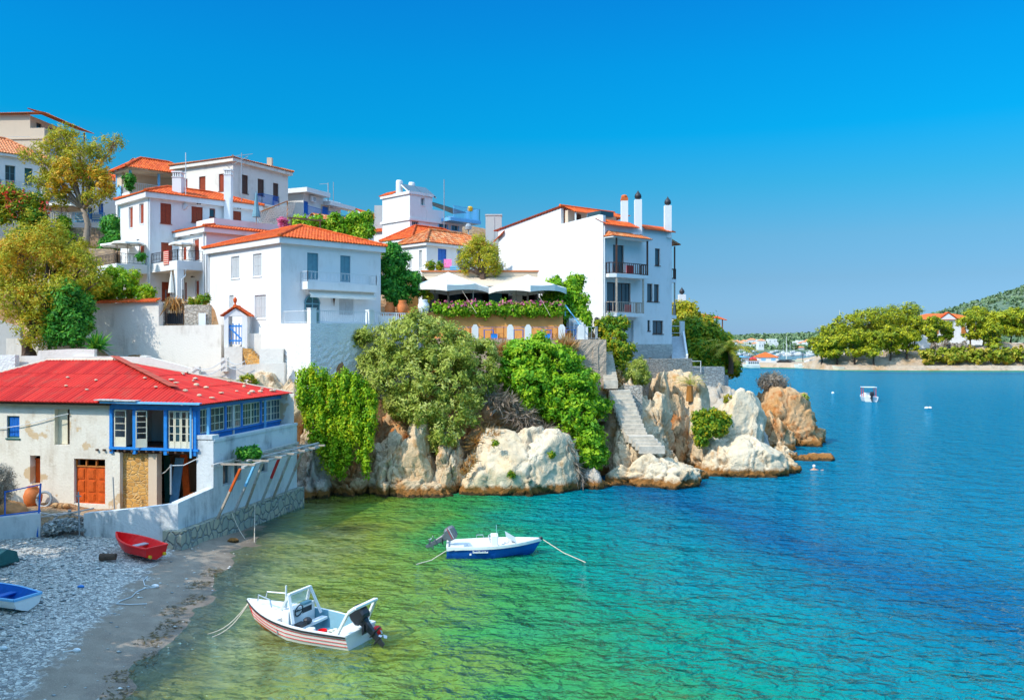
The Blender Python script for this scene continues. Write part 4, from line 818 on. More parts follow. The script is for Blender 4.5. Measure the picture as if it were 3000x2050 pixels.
def pipe(h, f, s, z0, z1, off=.09, mat='white', r=.05):
    mb = MB(); mb.tube([f.pt(s, z0, off), f.pt(s, z1, off)], r, 6); mb.build('downpipe', mat, h.root)
def sconce(h, f, s, z):
    mb = MB(); c = f.pt(s, z, .0); mb.beam(c, c + f.n * .2, .04); mb.ball(c + f.n * .22 + f.d * .12, .07, 6, 4); mb.ball(c + f.n * .22 - f.d * .12, .07, 6, 4); mb.build('lamp', 'iron', h.root)
def fill(h, f, rects, style, **kw): return [window(h.root, f, r_, style, **kw) for r_ in rects]

# A: the square white house with the orange hipped roof and two balcony doors
oL = [(677, 751, 701, 816), (741, 743, 766, 810), (672, 865, 684, 903), (746, 864, 779, 933)]; oR = [(900, 741, 933, 819), (997, 749, 1027, 826), (992, 867, 1037, 925)]
A = House('white_house', 'square white house with grey shutters, two blue balcony doors and an arched door', 823, 60, A0, B0, 8.66, 10.97, 7.6, 17.25, opsL=oL, opsR=oR)
fill(A, A.L, A.opsL[:2] + A.opsL[3:], 'shut', frame='white', leaf='shutter_grey', rec=.08); window(A.root, A.L, A.opsL[2], 'shut', 'white', 'shutter_grey', .08, 1)
fill(A, A.R, A.opsR[:2], 'shut', frame='shutter_teal', leaf='shutter_teal', rec=.08, name='balcony_door', sill=False); window(A.root, A.R, A.opsR[2], 'shut', 'white', 'shutter_grey', .05)
hip_roof('roof', A.root, A.R, A.L, A.sR, A.sL, 17.35, 1.6, .38, fh=.42)
z = A.R.st(990, 829, .9)[1]; s0, s1 = A.R.st(880, 830, .0)[0], A.R.st(1083, 830, 0)[0]; balcony(A, A.R, s0, s1, z, .95, .55, .72, 'iron_white', curl=True, gap=.30, r=.008)
mb = MB(); 
for i in range(10):
    a, b = s0 + .3 + (s1 - s0 - .3) * i / 10, s0 + .3 + (s1 - s0 - .3) * (i + 1) / 10; zz = z - .62; dz = .06 * (i % 2)
    mb.poly([A.R.pt(a, zz, .55), A.R.pt(b, zz, .55), A.R.pt(b, zz - .30 - .03 * (1 - i % 2), .85), A.R.pt(a, zz - .30 - .03 * (i % 2), .85)]); mb.poly([A.R.pt(a, zz - .30 - .03 * (i % 2), .85), A.R.pt(b, zz - .30 - .03 * (1 - i % 2), .85), A.R.pt(b, zz - .5, .86 - .05 * (i % 2)), A.R.pt(a, zz - .5, .86 - .05 * ((i + 1) % 2))])
A.R.box(mb, s0 + .2, s1, z - .62, z - .56, .45, .62); mb.build('awning', 'canvas', A.root)
# arched door
sa, za = A.R.st(892, 865); sb_, zb = A.R.st(935, 944); zb = 11.25; cx = (sa + sb_) / 2; rr = (sb_ - sa) / 2; za = A.R.st(913, 812 + 53)[1]
arc = [(cx + rr * math.cos(x), za - rr + rr * math.sin(x)) for x in [math.pi * i / 10 for i in range(11)]]
mb = MB(); mb.prism([A.R.pt(p, q, .006) for p, q in [(sb_, zb)] + arc + [(sa, zb)]], A.R.n * .03); ad = mb.build('arched_door', 'green_dark', A.root)
mb = MB(); 
for (p, q) in zip(arc[:-1], arc[1:]): mb.beam(A.R.pt(*p, .06), A.R.pt(*q, .06), .09)
for s in (sa + .03, cx, sb_ - .03): A.R.box(mb, s - .04, s + .04, zb, za - (.0 if s == cx else rr), .037, .08)
A.R.box(mb, sa, sb_, za - rr - .05, za - rr + .05, .037, .075); A.R.box(mb, sa, sb_, zb + .85, zb + .95, .037, .075); mb.build('door_frame', 'shutter_teal', ad)
mb = MB()
for (a, b) in ((sa + .12, cx - .08), (cx + .08, sb_ - .12)): A.R.box(mb, a, b, zb + 1.0, za - rr - .08, .037, .05); A.R.box(mb, a + .04, b - .04, za - rr + .08, za - .5 * rr, .037, .05)
mb.build('pane', 'glass', ad)
mb = MB(); q = A.R.st(976, 880); mb.lathe(A.R.pt(q[0], q[1] - .45, .12), [(.005, 0), (.10, .7), (.12, .75)], 8); mb.build('cone_ornament', 'bark', A.root)
pipe(A, A.L, 10.8, 10.9, 17.0)
# terrace of A
tc_ = A.R.pt(0, 0, 3.8); TR = Face(tc_, A.R.d, A.R.n); TL = Face(tc_, A.L.d, A.L.n)
ter = thing('terrace', 'rough white terrace bastion with railings in front of the square white house', 'terrace', V3(tc_.x, tc_.y, 7))
mb = MB(); p0, p1, p2, p3 = TL.pt(0, 0), TR.pt(9.6, 0), TR.pt(9.6, 0, -3.78), TL.pt(3.78, 0)
g = random.Random(3); cols_ = []
for F_, L_ in ((TR, 9.6), (TL, 7.0)):
    nx, nz = int(L_ / .22), 32
    P_ = [[F_.pt(L_ * i / nx, 3.5 + 7.75 * j / nz, (0 if i == 0 or j == nz else g.uniform(-.035, .02)) * (1 if j < nz - 5 else .2)) for i in range(nx + 1)] for j in range(nz + 1)]
    for j in range(nz):
        for i in range(nx): mb.poly([P_[j][i], P_[j][i + 1], P_[j + 1][i + 1], P_[j + 1][i]])
mb.poly([V3(p.x, p.y, 11.25) for p in (p0, p1, p2, p3)]); mb.build('bastion_wall', 'white_rough', ter)
for s in (.25, 5.05): q = TR.pt(s, 11.25, -.25); mb = MB(); mb.obox(q - A.a * .22 - A.R.n * .22, A.a * .44, A.R.n * .44, (0, 0, .95)); mb.obox(q - A.a * .25 - A.R.n * .25 + V3(0, 0, .951), A.a * .5, A.R.n * .5, (0, 0, .06)); mb.build('pillar', 'white', ter)
railing('railing', [TR.pt(.5, 11.25, -.25), TR.pt(4.8, 11.25, -.25)], .85, 'iron_white', ter, .15, .012); railing('railing', [TR.pt(5.3, 11.25, -.25), TR.pt(9.5, 11.25, -.25)], .85, 'iron_white', ter, .15, .012); railing('railing', [TL.pt(.4, 11.25, -.2), TL.pt(3.7, 11.25, -.2)], .85, 'iron_white', ter, .13, .01)

# B and its wing C: the tall white house with rust red shutters
oL = [(377, 606, 389, 668), (408, 596, 421, 656), (407, 712, 422, 763)]; oR = [(470, 596, 502, 655), (561, 606, 594, 652), (614, 611, 631, 637), (681, 619, 707, 645), (472, 711, 505, 764), (474, 826, 499, 880)]
B = House('white_house', 'tall three storey white house with rust red shutters and two balconies', 433, 71.1, A0, B0, 10.05, 5.83, 12.8, 22.35, opsL=oL, opsR=oR)
fill(B, B.L, B.opsL, 'shut', frame='white', leaf='shutter_wood', rec=.10, mull=1); fill(B, B.R, B.opsR[:2] + B.opsR[3:], 'shut', frame='shutter_wood', leaf='shutter_wood', rec=.07); window(B.root, B.R, B.opsR[2], 'glass', 'shutter_wood', mull=1)
hip_roof('roof', B.root, B.R, B.L, B.sR, B.sL, 22.45, 1.15, .42, fh=.45)
chimney(B.root, B.R.pt(B.uR(526) + .3, 22.3, -.9), .78, 1.9); q = B.R.pt(B.uR(664), 0, .34); chimney(B.root, (q.x, q.y, 20.3), .62, 4.5)
for u_, v_ in ((579, 598), (697, 611)): sconce(B, B.R, *B.R.st(u_, v_))
sconce(B, B.L, *B.L.st(411, 704)); pipe(B, B.R, .12, 13, 22.2, .1, 'white', .07)
Cw = House('white_house', 'white two storey wing with a flat topped tiled roof behind the square white house', 604, 69, A0, B0, 9.5, 5.5, 12.8, 19.15, opsL=[(533, 722, 546, 764), (566, 699, 583, 764), (571, 820, 583, 880), (538, 825, 547, 880)], opsR=[(697, 697, 724, 742)])
fill(Cw, Cw.L, Cw.opsL, 'shut', frame='white', leaf='shutter_wood', rec=.1, mull=1); fill(Cw, Cw.R, Cw.opsR, 'shut', frame='shutter_wood', leaf='shutter_wood', rec=.07)
hip_roof('roof', Cw.root, Cw.R, Cw.L, Cw.sR, Cw.sL, 19.25, .75, .42, fh=.4, ridge_dir='a')
mb = MB(); q = Cw.R.pt(1.3, 19.5, -1.3); mb.obox(q, A.a * 7.2, A.b * 3.2, (0, 0, .75)); mb.build('roof_parapet', 'white', Cw.root); pipe(Cw, Cw.L, .25, 13, 19, .1, 'white', .06)
for u_, v_ in ((531, 699), (568, 688), (570, 811)): sconce(Cw, Cw.L, *Cw.L.st(u_, v_))
# the corner balcony between them, on a pillar
mb = MB(); zf = 16.45; a0 = B.R.pt(.25, zf - .72, .01); mb.obox(a0, A.a * 2.2, B.R.n * 5.0, (0, 0, .72)); bl = mb.build('balcony', 'white', B.root)
railing('railing', [B.R.pt(.3, zf, .1), B.R.pt(.3, zf, 4.95), B.R.pt(2.4, zf, 4.95)], .85, 'iron', bl, .3, .010, curl=True)
mb = MB(); q = B.R.pt(.27, 12.6, 4.38); mb.obox(q, A.a * .55, B.R.n * .6, (0, 0, zf - .725 - 12.6)); mb.build('pillar', 'white', B.root)
mb = MB(); mb.tube([B.R.pt(.9, zf - .75, 5.06), B.R.pt(.9, zf - 1.2, 5.06), B.R.pt(.6, zf - 1.5, 5.08), B.R.pt(.6, 12.7, 5.08)], .06, 6); mb.build('downpipe', 'white', B.root)
mb = MB(); zf2 = 16.35; a0 = B.L.pt(.05, zf2 - .72, .01); mb.obox(a0, A.b * 4.6, B.L.n * 2.5, (0, 0, .72)); bl = mb.build('balcony', 'white', B.root)
railing('railing', [B.L.pt(.12, zf2, .1), B.L.pt(.12, zf2, 2.42), B.L.pt(4.6, zf2, 2.42)], .85, 'iron', bl, .3, .010, curl=True)
for s in (.1, 3.9): mb = MB(); q = B.L.pt(s, 12.6, 1.95); mb.obox(q, A.b * .5, B.L.n * .5, (0, 0, zf2 - .725 - 12.6)); mb.build('pillar', 'white', B.root)
# D: the old white house above with a tile fringe
oL = [(541, 524, 549, 552), (583, 517, 602, 558), (641, 509, 661, 560)]; oR = [(709, 513, 727, 567), (755, 525, 774, 573), (800, 537, 816, 588)]
Dh = House('white_house', 'old white house with dark red shutters, peeling walls and a brown chimney on the hill', 682.6, 84, (.461, .887), (-.881, .472), 7.8, 8.25, 20.5, 27.9, mat='white_old', opsL=oL, opsR=oR)
fill(Dh, Dh.L, Dh.opsL, 'shut', frame='shutter_wood', leaf='shutter_wood', rec=.1); fill(Dh, Dh.R, Dh.opsR, 'shut', frame='wood_dark', leaf='wood_dark', rec=.1)
hip_roof('roof', Dh.root, Dh.R, Dh.L, Dh.sR, Dh.sL, 28.05, 1.1, .45, 'tile_old', fascia='white_old', fh=.35)
chimney(Dh.root, Dh.R.pt(Dh.uR(812), 28.0, -1.0), .5, 1.3, 'tan', 'none'); z = Dh.R.st(770, 597, .8)[1]; balcony(Dh, Dh.R, Dh.uR(748), Dh.uR(800), z, .9, .18, 1.0, 'blue_deep', gap=.1)
# E: the flat roofed house with blue doors
aE, bE = (.40, .915), (-.915, .40)
E1 = House('flat_roof_house', 'flat roofed white house with overhanging slabs, blue doors and air conditioners', 889, 94, aE, bE, 7.0, 2.4, 20, 26.3, opsR=[(882 + 8, 590, 903, 626)])
Ef = Face(E1.R.pt(0, 0), E1.R.d, E1.R.n)
def slab(h, f, s0, s1, z, th, dep, back=3.): mb = MB(); f.box(mb, s0, s1, z, z + th, -back, dep); mb.build('roof_slab', 'white', h.root)
slab(E1, Ef, -.7, 3.6, 26.31, .5, 1.0); slab(E1, Ef, 3.62, 8.6, 25.5, .45, 1.0, .0)
fill(E1, Ef, E1.opsR, 'shut', frame='blue_deep', leaf='blue_deep', rec=.05); s, zz = Ef.st(951, 617); window(E1.root, Ef, (s - .6, s + .6, zz - .5, zz + .5), 'shut', 'blue_deep', 'blue_deep', -.08, trim='tan', sill=False)
for u_, v_ in ((912, 592), (974, 611)): s, zz = Ef.st(u_, v_); ac_unit(E1, Ef, s, zz)
railing('railing', [Ef.pt(-.6, Ef.st(875, 628)[1], .9), Ef.pt(7., Ef.st(875, 628)[1] - .2, .9)], .95, 'blue_deep', E1.root, .12)
mb = MB(); q = Ef.pt(4.0, 25.9, .4); mb.tube([q - V3(0, 0, 2.4), q + V3(0, 0, 2.2)], .06, 6); mb.beam(q + V3(-1.0, 0, 2.05), q + V3(0, 0, 2.1), .05); mb.tube([q + V3(.6, 0, .1), q + V3(.6, 0, 2.3)], .04, 6); mb.build('antenna', 'iron_grey', E1.root)
# the little gabled house and chimney between E and F
def gable(name, label, u, D, a, b, sR, sL, z0, z1, rise, mat='white', roof='tile', cat='house', group=None, ops=()):
    h = House(name, label, u, D, a, b, sR, sL, z0, z1, mat, cat, group, opsL=ops); mb = MB()
    for o_ in (0, sR): q = [h.L.pt(0, z1, -o_), h.L.pt(sL, z1, -o_), h.L.pt(sL / 2, z1 + rise, -o_)]; mb.poly(q)
    mb.build('gable', mat, h.root); k = MB(); e = .3
    for s0, sg in ((0, 1), (sL, -1)):
        x0 = s0 - sg * e; zz = z1 - rise * e / (sL / 2) + .05; A_ = h.L.pt(x0, zz, e), h.L.pt(x0, zz, -sR - e), h.L.pt(sL / 2, z1 + rise + .05, -sR - e), h.L.pt(sL / 2, z1 + rise + .05, e); roof_plane(k, A_[0], A_[1], A_[3], A_[2], .28, seed=int(u) + sg)
    k.build('roof', roof, h.root); return h
gable('small_house', 'small white gabled house between the vine pergola and the solar panel house', 1083, 104, (.35, .94), (-.94, .35), 5, 3.6, 20, 25.0, 1.2)
h2 = House('small_house', 'low white house with thin tile bands left of the solar panel house', 1122, 98, (.8, .6), (-.9, .43), 1., 5.2, 17, 22.6); mb = MB(); roof_plane(mb, h2.L.pt(5.4, 22.6, .3), h2.L.pt(-.2, 22.6, .3), h2.L.pt(5.4, 23.1, -.8), h2.L.pt(-.2, 23.1, -.8)); roof_plane(mb, h2.L.pt(5.4, 20.6, .9), h2.L.pt(1.2, 20.6, .9), h2.L.pt(5.4, 21.2, 0), h2.L.pt(1.2, 21.2, 0)); mb.build('roof', 'tile', h2.root); chimney(h2.root, h2.L.pt(1.4, 22.6, -1.2), .9, 3.2, 'concrete', 'none')
# F: the white house with solar heaters and the blue balcony
aF, bF = (.709, .705), (-.705, .709)
Fh = House('white_house', 'white cubic house with solar water heaters on its roof and a blue railed balcony', 1200.7, 88, aF, bF, 7.2, 4.75, 13.5, 22.7, opsR=[(1207, 648, 1226, 670), (1286, 646, 1310, 674), (1324, 654, 1342, 676)])
mb = MB(); F2R = Fh.R; F2L = Fh.L; w2 = [F2R.rect(1233, 580, 1244, 602)]
grid_wall(mb, F2R, .0, 3.0, 22.72, 25.2, w2, .2); grid_wall(mb, F2L, 0, 4.75, 22.72, 25.2)
for s_, e_ in ((F2R.pt(3, 0), F2R.pt(3, 0, -4.7)), (F2R.pt(3, 0, -4.7), F2R.pt(0, 0, -4.7))): mb.poly([s_ + V3(0, 0, 22.72), e_ + V3(0, 0, 22.72), e_ + V3(0, 0, 25.2), s_ + V3(0, 0, 25.2)])
mb.poly([F2R.pt(0, 25.2), F2R.pt(3, 25.2), F2R.pt(3, 25.2, -4.7), F2R.pt(0, 25.2, -4.7)]); mb.build('upper_wall', 'white', Fh.root)
mb = MB(); F2L.box(mb, -.12, 4.95, 25.21, 25.5, -3.1, .16); F2L.box(mb, -.1, 5.0, 22.5, 22.75, .0, .14); F2R.box(mb, -.1, 7.3, 22.5, 22.75, .0, .14); F2R.box(mb, 2.2, 4.6, 22.76, 23.9, -.2, .05); mb.build('cornice', 'white', Fh.root)
mb = MB(); roof_plane(mb, F2L.pt(5.1, 25.5, .2), F2L.pt(2.6, 25.5, .2), F2L.pt(5.1, 26.0, -.8), F2L.pt(2.6, 26.0, -.8)); mb.build('roof', 'tile', Fh.root)
window(Fh.root, F2R, w2[0], 'glass', 'white', mull=2); window(Fh.root, Fh.R, Fh.opsR[0], 'glass', 'plastic_grey', mull=3); fill(Fh, Fh.R, Fh.opsR[1:], 'glass', frame='white', mull=2, trim='blue_light', sill=False)
z = F2R.st(1330, 637, 1.)[1] - .1; mb = MB(); F2R.box(mb, 4.2, 8.6, z - .35, z, -1.5, 1.5); bs_ = mb.build('balcony', 'blue_light', Fh.root); railing('railing', [F2R.pt(4.7, z, 1.4), F2R.pt(8.5, z, 1.4), F2R.pt(8.5, z, -1.2)], 1.25, 'blue_light', bs_, .16, .02)
mb = MB(); q = [F2R.pt(3.05, 24.6, .2), F2R.pt(7.3, 23.95, .6), F2R.pt(7.3, 24.05, -1.6), F2R.pt(3.05, 24.9, -1.6)]; mb.prism(q, (0, 0, .06)); mb.build('awning', 'green_dark', Fh.root)
s, zz = F2R.st(1316, 652); ac_unit(Fh, Fh.R, s, zz); mb = MB(); mb.tube([F2R.pt(3.6, 16, 1.2), F2R.pt(3.6, 27.0, 1.2)], .045, 6); mb.build('mast', 'iron_grey', Fh.root)
mb = MB(); c = F2R.pt(7.2, z + .95, 1.3); mb.lathe(c, [(.25, 0), (.3, .35), (.2, .5)], 8); mb.build('flower_pot', 'yellow_item', Fh.root)
for k, s in enumerate((.25, 1.9)):
    sh = thing('solar_heater', ['solar water heater with white tank nearest the roof corner of the cubic house', 'solar water heater standing second on the roof of the cubic house'][k], 'solar heater', F2R.pt(s, 25.2, -1.4), 'solar water heaters on the cubic white house')
    mb = MB(); c = F2R.pt(s, 25.5, -2.1); mb.lathe(c, [(.3, 0), (.36, .1), (.36, 1.25), (.3, 1.4), (.05, 1.45)], 14); mb.build('tank', 'plastic_white', sh); mb = MB(); q = [F2R.pt(s - .1, 25.25, .1), F2R.pt(s + 1.5, 25.25, .1), F2R.pt(s + 1.5, 26.4, -1.6), F2R.pt(s - .1, 26.4, -1.6)]; mb.prism(q, (0, 0, .07)); mb.build('panel', 'glass', sh); mb = MB()
    for i in (0, 1): mb.beam(q[i] - V3(0, 0, .1), q[3 - i] - V3(0, 0, .05), .12)
    mb.build('frame', 'plastic_white', sh)
# G: the low house with the patchy orange roof, and the red roof behind it
Gh = House('white_house', 'low white house with a patchy orange tile roof and deep blue door above the restaurant', 1250, 77, A0, B0, 8.16, 3.9, 12.5, 18.85, opsR=[(1283, 729, 1308, 775), (1340, 731, 1353, 790), (1417, 745, 1425, 775)], opsL=[(1198, 746, 1206, 786), (1228, 733, 1236, 786)])
fill(Gh, Gh.R, Gh.opsR, 'shut', frame='blue_deep', leaf='blue_deep', rec=.08); fill(Gh, Gh.L, Gh.opsL, 'shut', frame='white', leaf='shutter_grey', rec=.12, mull=1)
hip_roof('roof', Gh.root, Gh.R, Gh.L, Gh.sR, Gh.sL, 18.95, 1.45, .35, 'tile_old', fh=.25); mb = MB(); c = Gh.R.pt(6.6, 20.3, -1.6); mb.lathe(c, [(.06, 0), (.06, .5), (.3, .55), (.33, .85), (.2, 1.1), (.02, 1.15)], 10); mb.build('vent', 'iron_grey', Gh.root)
G2 = House('white_house', 'white house with a smooth bright red roof behind the low blue doored house', 1207, 83, A0, B0, 8.2, 4.5, 13, 19.95); hip_roof('roof', G2.root, G2.R, G2.L, G2.sR, G2.sL, 20.05, 1.6, .35, fh=.25)
mb = MB(); q = V3((1450 - 1500) / 2500 * 88, 88, 13); mb.box(q.x - .95, q.x + .7, 87.6, 88.8, 13, 22.9); mb.box(q.x - 1., q.x + .75, 87.55, 88.85, 22.901, 23.05); mb.box(q.x - .1, q.x - .04, 87.56, 87.6, 14, 22.8); tag(mb.build('chimney_stack', 'concrete', None, q), 'tall grey concrete chimney stack beside the big white gable wall', 'chimney')
# H: the big white building on the point
aH, bH = (.781, .624), (-.624, .781)
oR = [(1796, 718, 1828, 800), (1778, 828, 1848, 912), (1919, 728, 1934, 778), (1896, 831, 1912, 883), (1916, 833, 1931, 884), (1897, 938, 1905, 969), (1912, 939, 1943, 978), (1838, 938, 1856, 1005)]
Hh = House('white_building', 'big white building on the rocky point with wooden balconies and two black cowls', 1767, 74, aH, bH, 8.96, 14.85, 7.0, 20.2, opsR=oR, top=True)
W = Hh.root; fill(Hh, Hh.R, Hh.opsR[:1], 'glass', mull=1, name='balcony_door', sill=False); fill(Hh, Hh.R, Hh.opsR[1:2], 'glass', mull=3, name='balcony_door', sill=False); fill(Hh, Hh.R, [Hh.opsR[2], Hh.opsR[5]], 'glass', mull=1); fill(Hh, Hh.R, [Hh.opsR[3], Hh.opsR[4]], 'glass', mull=1); fill(Hh, Hh.R, Hh.opsR[6:7], 'glass', mull=2, sill=True); fill(Hh, Hh.R, Hh.opsR[7:], 'shut', frame='shutter_grey', leaf='shutter_grey', mull=1, sill=False)
mb = MB(); mb.prism([Hh.L.pt(s, zz) for s, zz in ((14.85, 20.201), (14.85, 21.1), (5.44, 22.2), (5.44, 20.75), (.5, 21.05), (0, 20.95), (0, 20.201))], -Hh.L.n * .3); mb.build('gable_wall', 'white', W)
mb = MB(); roof_plane(mb, Hh.L.pt(15.3, 21.1, .25), Hh.L.pt(15.3, 21.1, -9.2), Hh.L.pt(5.4, 22.35, .25), Hh.L.pt(5.4, 22.35, -9.2), seed=3); roof_plane(mb, Hh.L.pt(3.9, 21.75, -.1), Hh.L.pt(3.9, 21.75, -6.9), Hh.L.pt(5.4, 22.4, .2), Hh.L.pt(5.4, 22.4, -6.9), seed=4)
roof_plane(mb, Hh.R.pt(-.15, 20.12, .4), Hh.R.pt(4.15, 20.12, .4), Hh.R.pt(-.15, 20.75, -.9), Hh.R.pt(4.15, 20.75, -.9), seed=5); roof_plane(mb, Hh.R.pt(4.9, 20.12, .35), Hh.R.pt(9.1, 20.12, .35), Hh.R.pt(4.9, 20.7, -.9), Hh.R.pt(9.1, 20.7, -.9), seed=6); ridge_caps(mb, Hh.L.pt(5.4, 22.45, .2), Hh.L.pt(5.4, 22.45, -6.9))
roof_plane(mb, Hh.L.pt(15.4, 19.9, .3), Hh.L.pt(13.7, 20.8, .3), Hh.L.pt(15.4, 20.6, -.6), Hh.L.pt(13.7, 21.4, -.6)); mb.build('roof', 'tile', W)
mb = MB(); Hh.L.box(mb, 4.9, 5.3, 20.3, 22.0, -6.6, -.35); mb.build('attic_wall', 'tan', W); mb = MB()
for o_ in (-.5, -2., -4.2, -6.5): mb.beam(Hh.L.pt(4.05, 20.3, o_), Hh.L.pt(4.05, 21.7, o_), .14)
mb.build('attic_post', 'white', W); mb = MB(); Hh.L.box(mb, .9, 2.6, 21.05, 21.5, -2.2, -.6); mb.build('skylight', 'glass', W); mb = MB(); Hh.L.box(mb, 4.8, 4.9, 20.4, 21.7, -1.9, -1.2); mb.build('attic_door', 'wood_dark', W)
chimney(W, Hh.R.pt(Hh.uR(1844) + .6, 20.3, -1.2), .6, 2.4, 'white', 'none'); mb = MB(); q = Hh.R.pt(Hh.uR(1844) + .6, 22.7, -1.2); mb.box(q.x - .3, q.x + .3, q.y - .3, q.y + .3, q.z + .001, q.z + .3); mb.ball(q + V3(0, 0, .4), (.3, .3, .2), 8, 5); mb.build('chimney_pot', 'tile_old', W)
for u_, vt in ((1874, 585), (1961, 602)):
    s, zt = Hh.R.st(u_, vt, .1); q = Hh.R.pt(s, 19.6, -.1); ck = chimney(W, q, .62, zt - 19.6, 'white', 'none'); onion(ck, (q.x, q.y, zt - .02))
f = Hh.R
zb_ = f.st(1835, 803, .9)[1]; zc_ = f.st(1828, 917, .9)[1]; sA = f.st(1774, 800, .9)[0]
for zf_, rm, sE, pu, su in ((zb_, 'wood_dark', 4.75, 1803, 'wood_dark'), (zc_, 'wood_pale', 4.2, 1792, 'wood_pale')):
    mb = MB(); mb.prism([f.pt(q_, zf_ - .32, o_) for q_, o_ in ((.25, .004), (.15, .55), (.65, 1.0), (sE, 1.0), (sE, .004))], (0, 0, .32)); sl = mb.build('balcony', 'white', W)
    railing('railing', [f.pt(.3, zf_, .1), f.pt(.22, zf_, .52), f.pt(.7, zf_, .92), f.pt(sE - .1, zf_, .92), f.pt(sE - .1, zf_, .08)], .95, rm, sl, .26, .03, .04)
    for sp in (.72, sE - .12): mb = MB(); mb.beam(f.pt(sp, zf_, .9), f.pt(sp, zf_ + (3.15 if zf_ == zb_ else zb_ - zf_ - .325), .9), .15); mb.build('post', su, sl)
mb = MB(); zr = zb_ + 3.2; roof_plane(mb, f.pt(.0, zr, 1.25), f.pt(4.95, zr, 1.25), f.pt(.5, zr + .55, .02), f.pt(4.4, zr + .55, .02), seed=9); roof_plane(mb, f.pt(0, zr, 0.05), f.pt(0, zr, 1.25), f.pt(.5, zr + .55, .03), f.pt(.5, zr + .55, .02), seed=9); cn = mb.build('canopy', 'tile_old', W)
mb = MB(); f.box(mb, .05, 4.9, zr - .12, zr - .01, .03, 1.18); mb.build('canopy_soffit', 'white', cn)
s, zz = f.st(1856, 704); ac_unit(Hh, f, s, zz)
Kf = Face(f.pt(8.96, 0), bH, aH)
for zf_, rm in ((zb_, 'wood_dark'), (zc_, 'wood_pale')):
    mb = MB(); Kf.box(mb, .5, 3.6, zf_ - .32, zf_, .004, 1.25); sl = mb.build('balcony', 'white', W); railing('railing', [Kf.pt(.55, zf_, .05), Kf.pt(.55, zf_, 1.18), Kf.pt(3.55, zf_, 1.18), Kf.pt(3.55, zf_, .05)], .95, rm, sl, .26, .03, .04); mb = MB(); mb.beam(Kf.pt(.62, zf_, 1.12), Kf.pt(.62, zf_ + 3.1, 1.12), .13); mb.build('post', rm, sl)
mb = MB(); zr2 = zb_ + 3.25; roof_plane(mb, Kf.pt(.2, zr2, 1.5), Kf.pt(4, zr2, 1.5), Kf.pt(.2, zr2 + .5, 0), Kf.pt(4, zr2 + .5, 0)); mb.build('canopy', 'tile_old', W)
mb = MB(); Hh.R.box(mb, -.02, 9.0, 7.0, f.st(1905, 1008)[1], .004, .06); mb.build('stone_base', 'stone_course', W); pipe(Hh, f, .1, 9, 20, .08, 'white', .06)
mb = MB(); q = Hh.L.pt(.5, f.st(1760, 935)[1], .3); mb.beam(Hh.L.pt(.5, q.z + .1, 0), q + V3(0, 0, .1), .06); mb.ball(q, .2, 8, 6); mb.build('floodlight', 'iron', W)
tow = tag(MB().obox(f.pt(2.1, zb_ + .06, .75), f.d * .9, f.n * .05, (0, 0, .75)).build('towel', 'red_item', None, f.pt(2.1, zb_, .75)), 'red and orange beach towel hung on the upper dark wooden balcony', 'towel')
tow = tag(MB().obox(f.pt(1.9, zc_ + .06, .72), f.d * .8, f.n * .05, (0, 0, .7)).build('towel', 'red_item', None, f.pt(1.9, zc_, .75)), 'red cloth behind the pale wooden railing of the lower balcony', 'towel')

# the houses at the upper left
q = V3(-46.3, 84) - A.a * 9.4
J = House('white_house', 'pale house with a salmon tile roof and teal windows at the upper left edge', q.x / q.y * F + CX, q.y, A0, B0, 9.4, 5, 19.5, 27.9, opsR=[(15, 485, 45, 553), (72, 493, 95, 542)]); fill(J, J.R, J.opsR[:1], 'glass', frame='shutter_teal', mull=2, bars=2); fill(J, J.R, J.opsR[1:], 'shut', frame='green_dark', leaf='green_dark'); hip_roof('roof', J.root, J.R, J.L, J.sR, J.sL, 28.0, 1.9, .4, 'tile_pale', fh=.25)
z = J.R.st(40, 560, .7)[1]; balcony(J, J.R, 5.6, 9.0, z, .8, .2, .95, 'iron_white')
Lb = House('tall_house', 'tall cream house with a dark tiled mono pitch roof at the top left edge', 130, 100, (.069, .998), (-.998, .069), 8.8, 12, 21, 34.0, mat='cream', opsL=[(12, 417, 36, 432)], opsR=[(148, 418, 165, 452)]); fill(Lb, Lb.L, Lb.opsL, 'glass', mull=2); fill(Lb, Lb.R, Lb.opsR, 'shut', frame='blue_light', leaf='blue_light')
U = Face(Lb.L.pt(1.75, 0), Lb.L.d, Lb.L.n); UR = Face(Lb.L.pt(1.75, 0), Lb.R.d, Lb.R.n); mb = MB(); grid_wall(mb, U, 0, 10.2, 34.02, 36.6); dr = [(1.2, 2.2, 34.1, 36.0), (3.6, 4.8, 34.1, 36.0)]; grid_wall(mb, UR, 0, 8.8, 34.02, 36.5, dr); mb.build('upper_wall', 'cream', Lb.root); fill(Lb, UR, dr, 'glass', frame='wood_dark', mull=1)
mb = MB(); Lb.L.box(mb, -.02, 1.74, 33.9, 35.0, -.2, .04); Lb.L.box(mb, -.05, 12.2, 33.7, 33.88, .0, .12); mb.build('parapet', 'cream', Lb.root); railing('railing', [Lb.R.pt(.2, 34.0, -.1), Lb.R.pt(8.6, 34.0, -.1)], 1, 'iron_grey', Lb.root, .16)
mb = MB(); roof_plane(mb, Lb.L.pt(-.5, 36.6, .5), Lb.L.pt(-.5, 36.6, -9.6), Lb.L.pt(1.8, 37.2, .5), Lb.L.pt(1.8, 37.2, -9.6)); roof_plane(mb, Lb.L.pt(12.3, 36.7, .5), Lb.L.pt(-.2, 36.7, .5), Lb.L.pt(12.3, 37.7, -4), Lb.L.pt(1.8, 37.7, -4)); mb.build('roof', 'tile_old', Lb.root); mb = MB(); mb.beam(Lb.R.pt(8.4, 34, -.1), Lb.R.pt(8.4, 36.5, -.1), .14); mb.build('post', 'wood_orange', Lb.root)
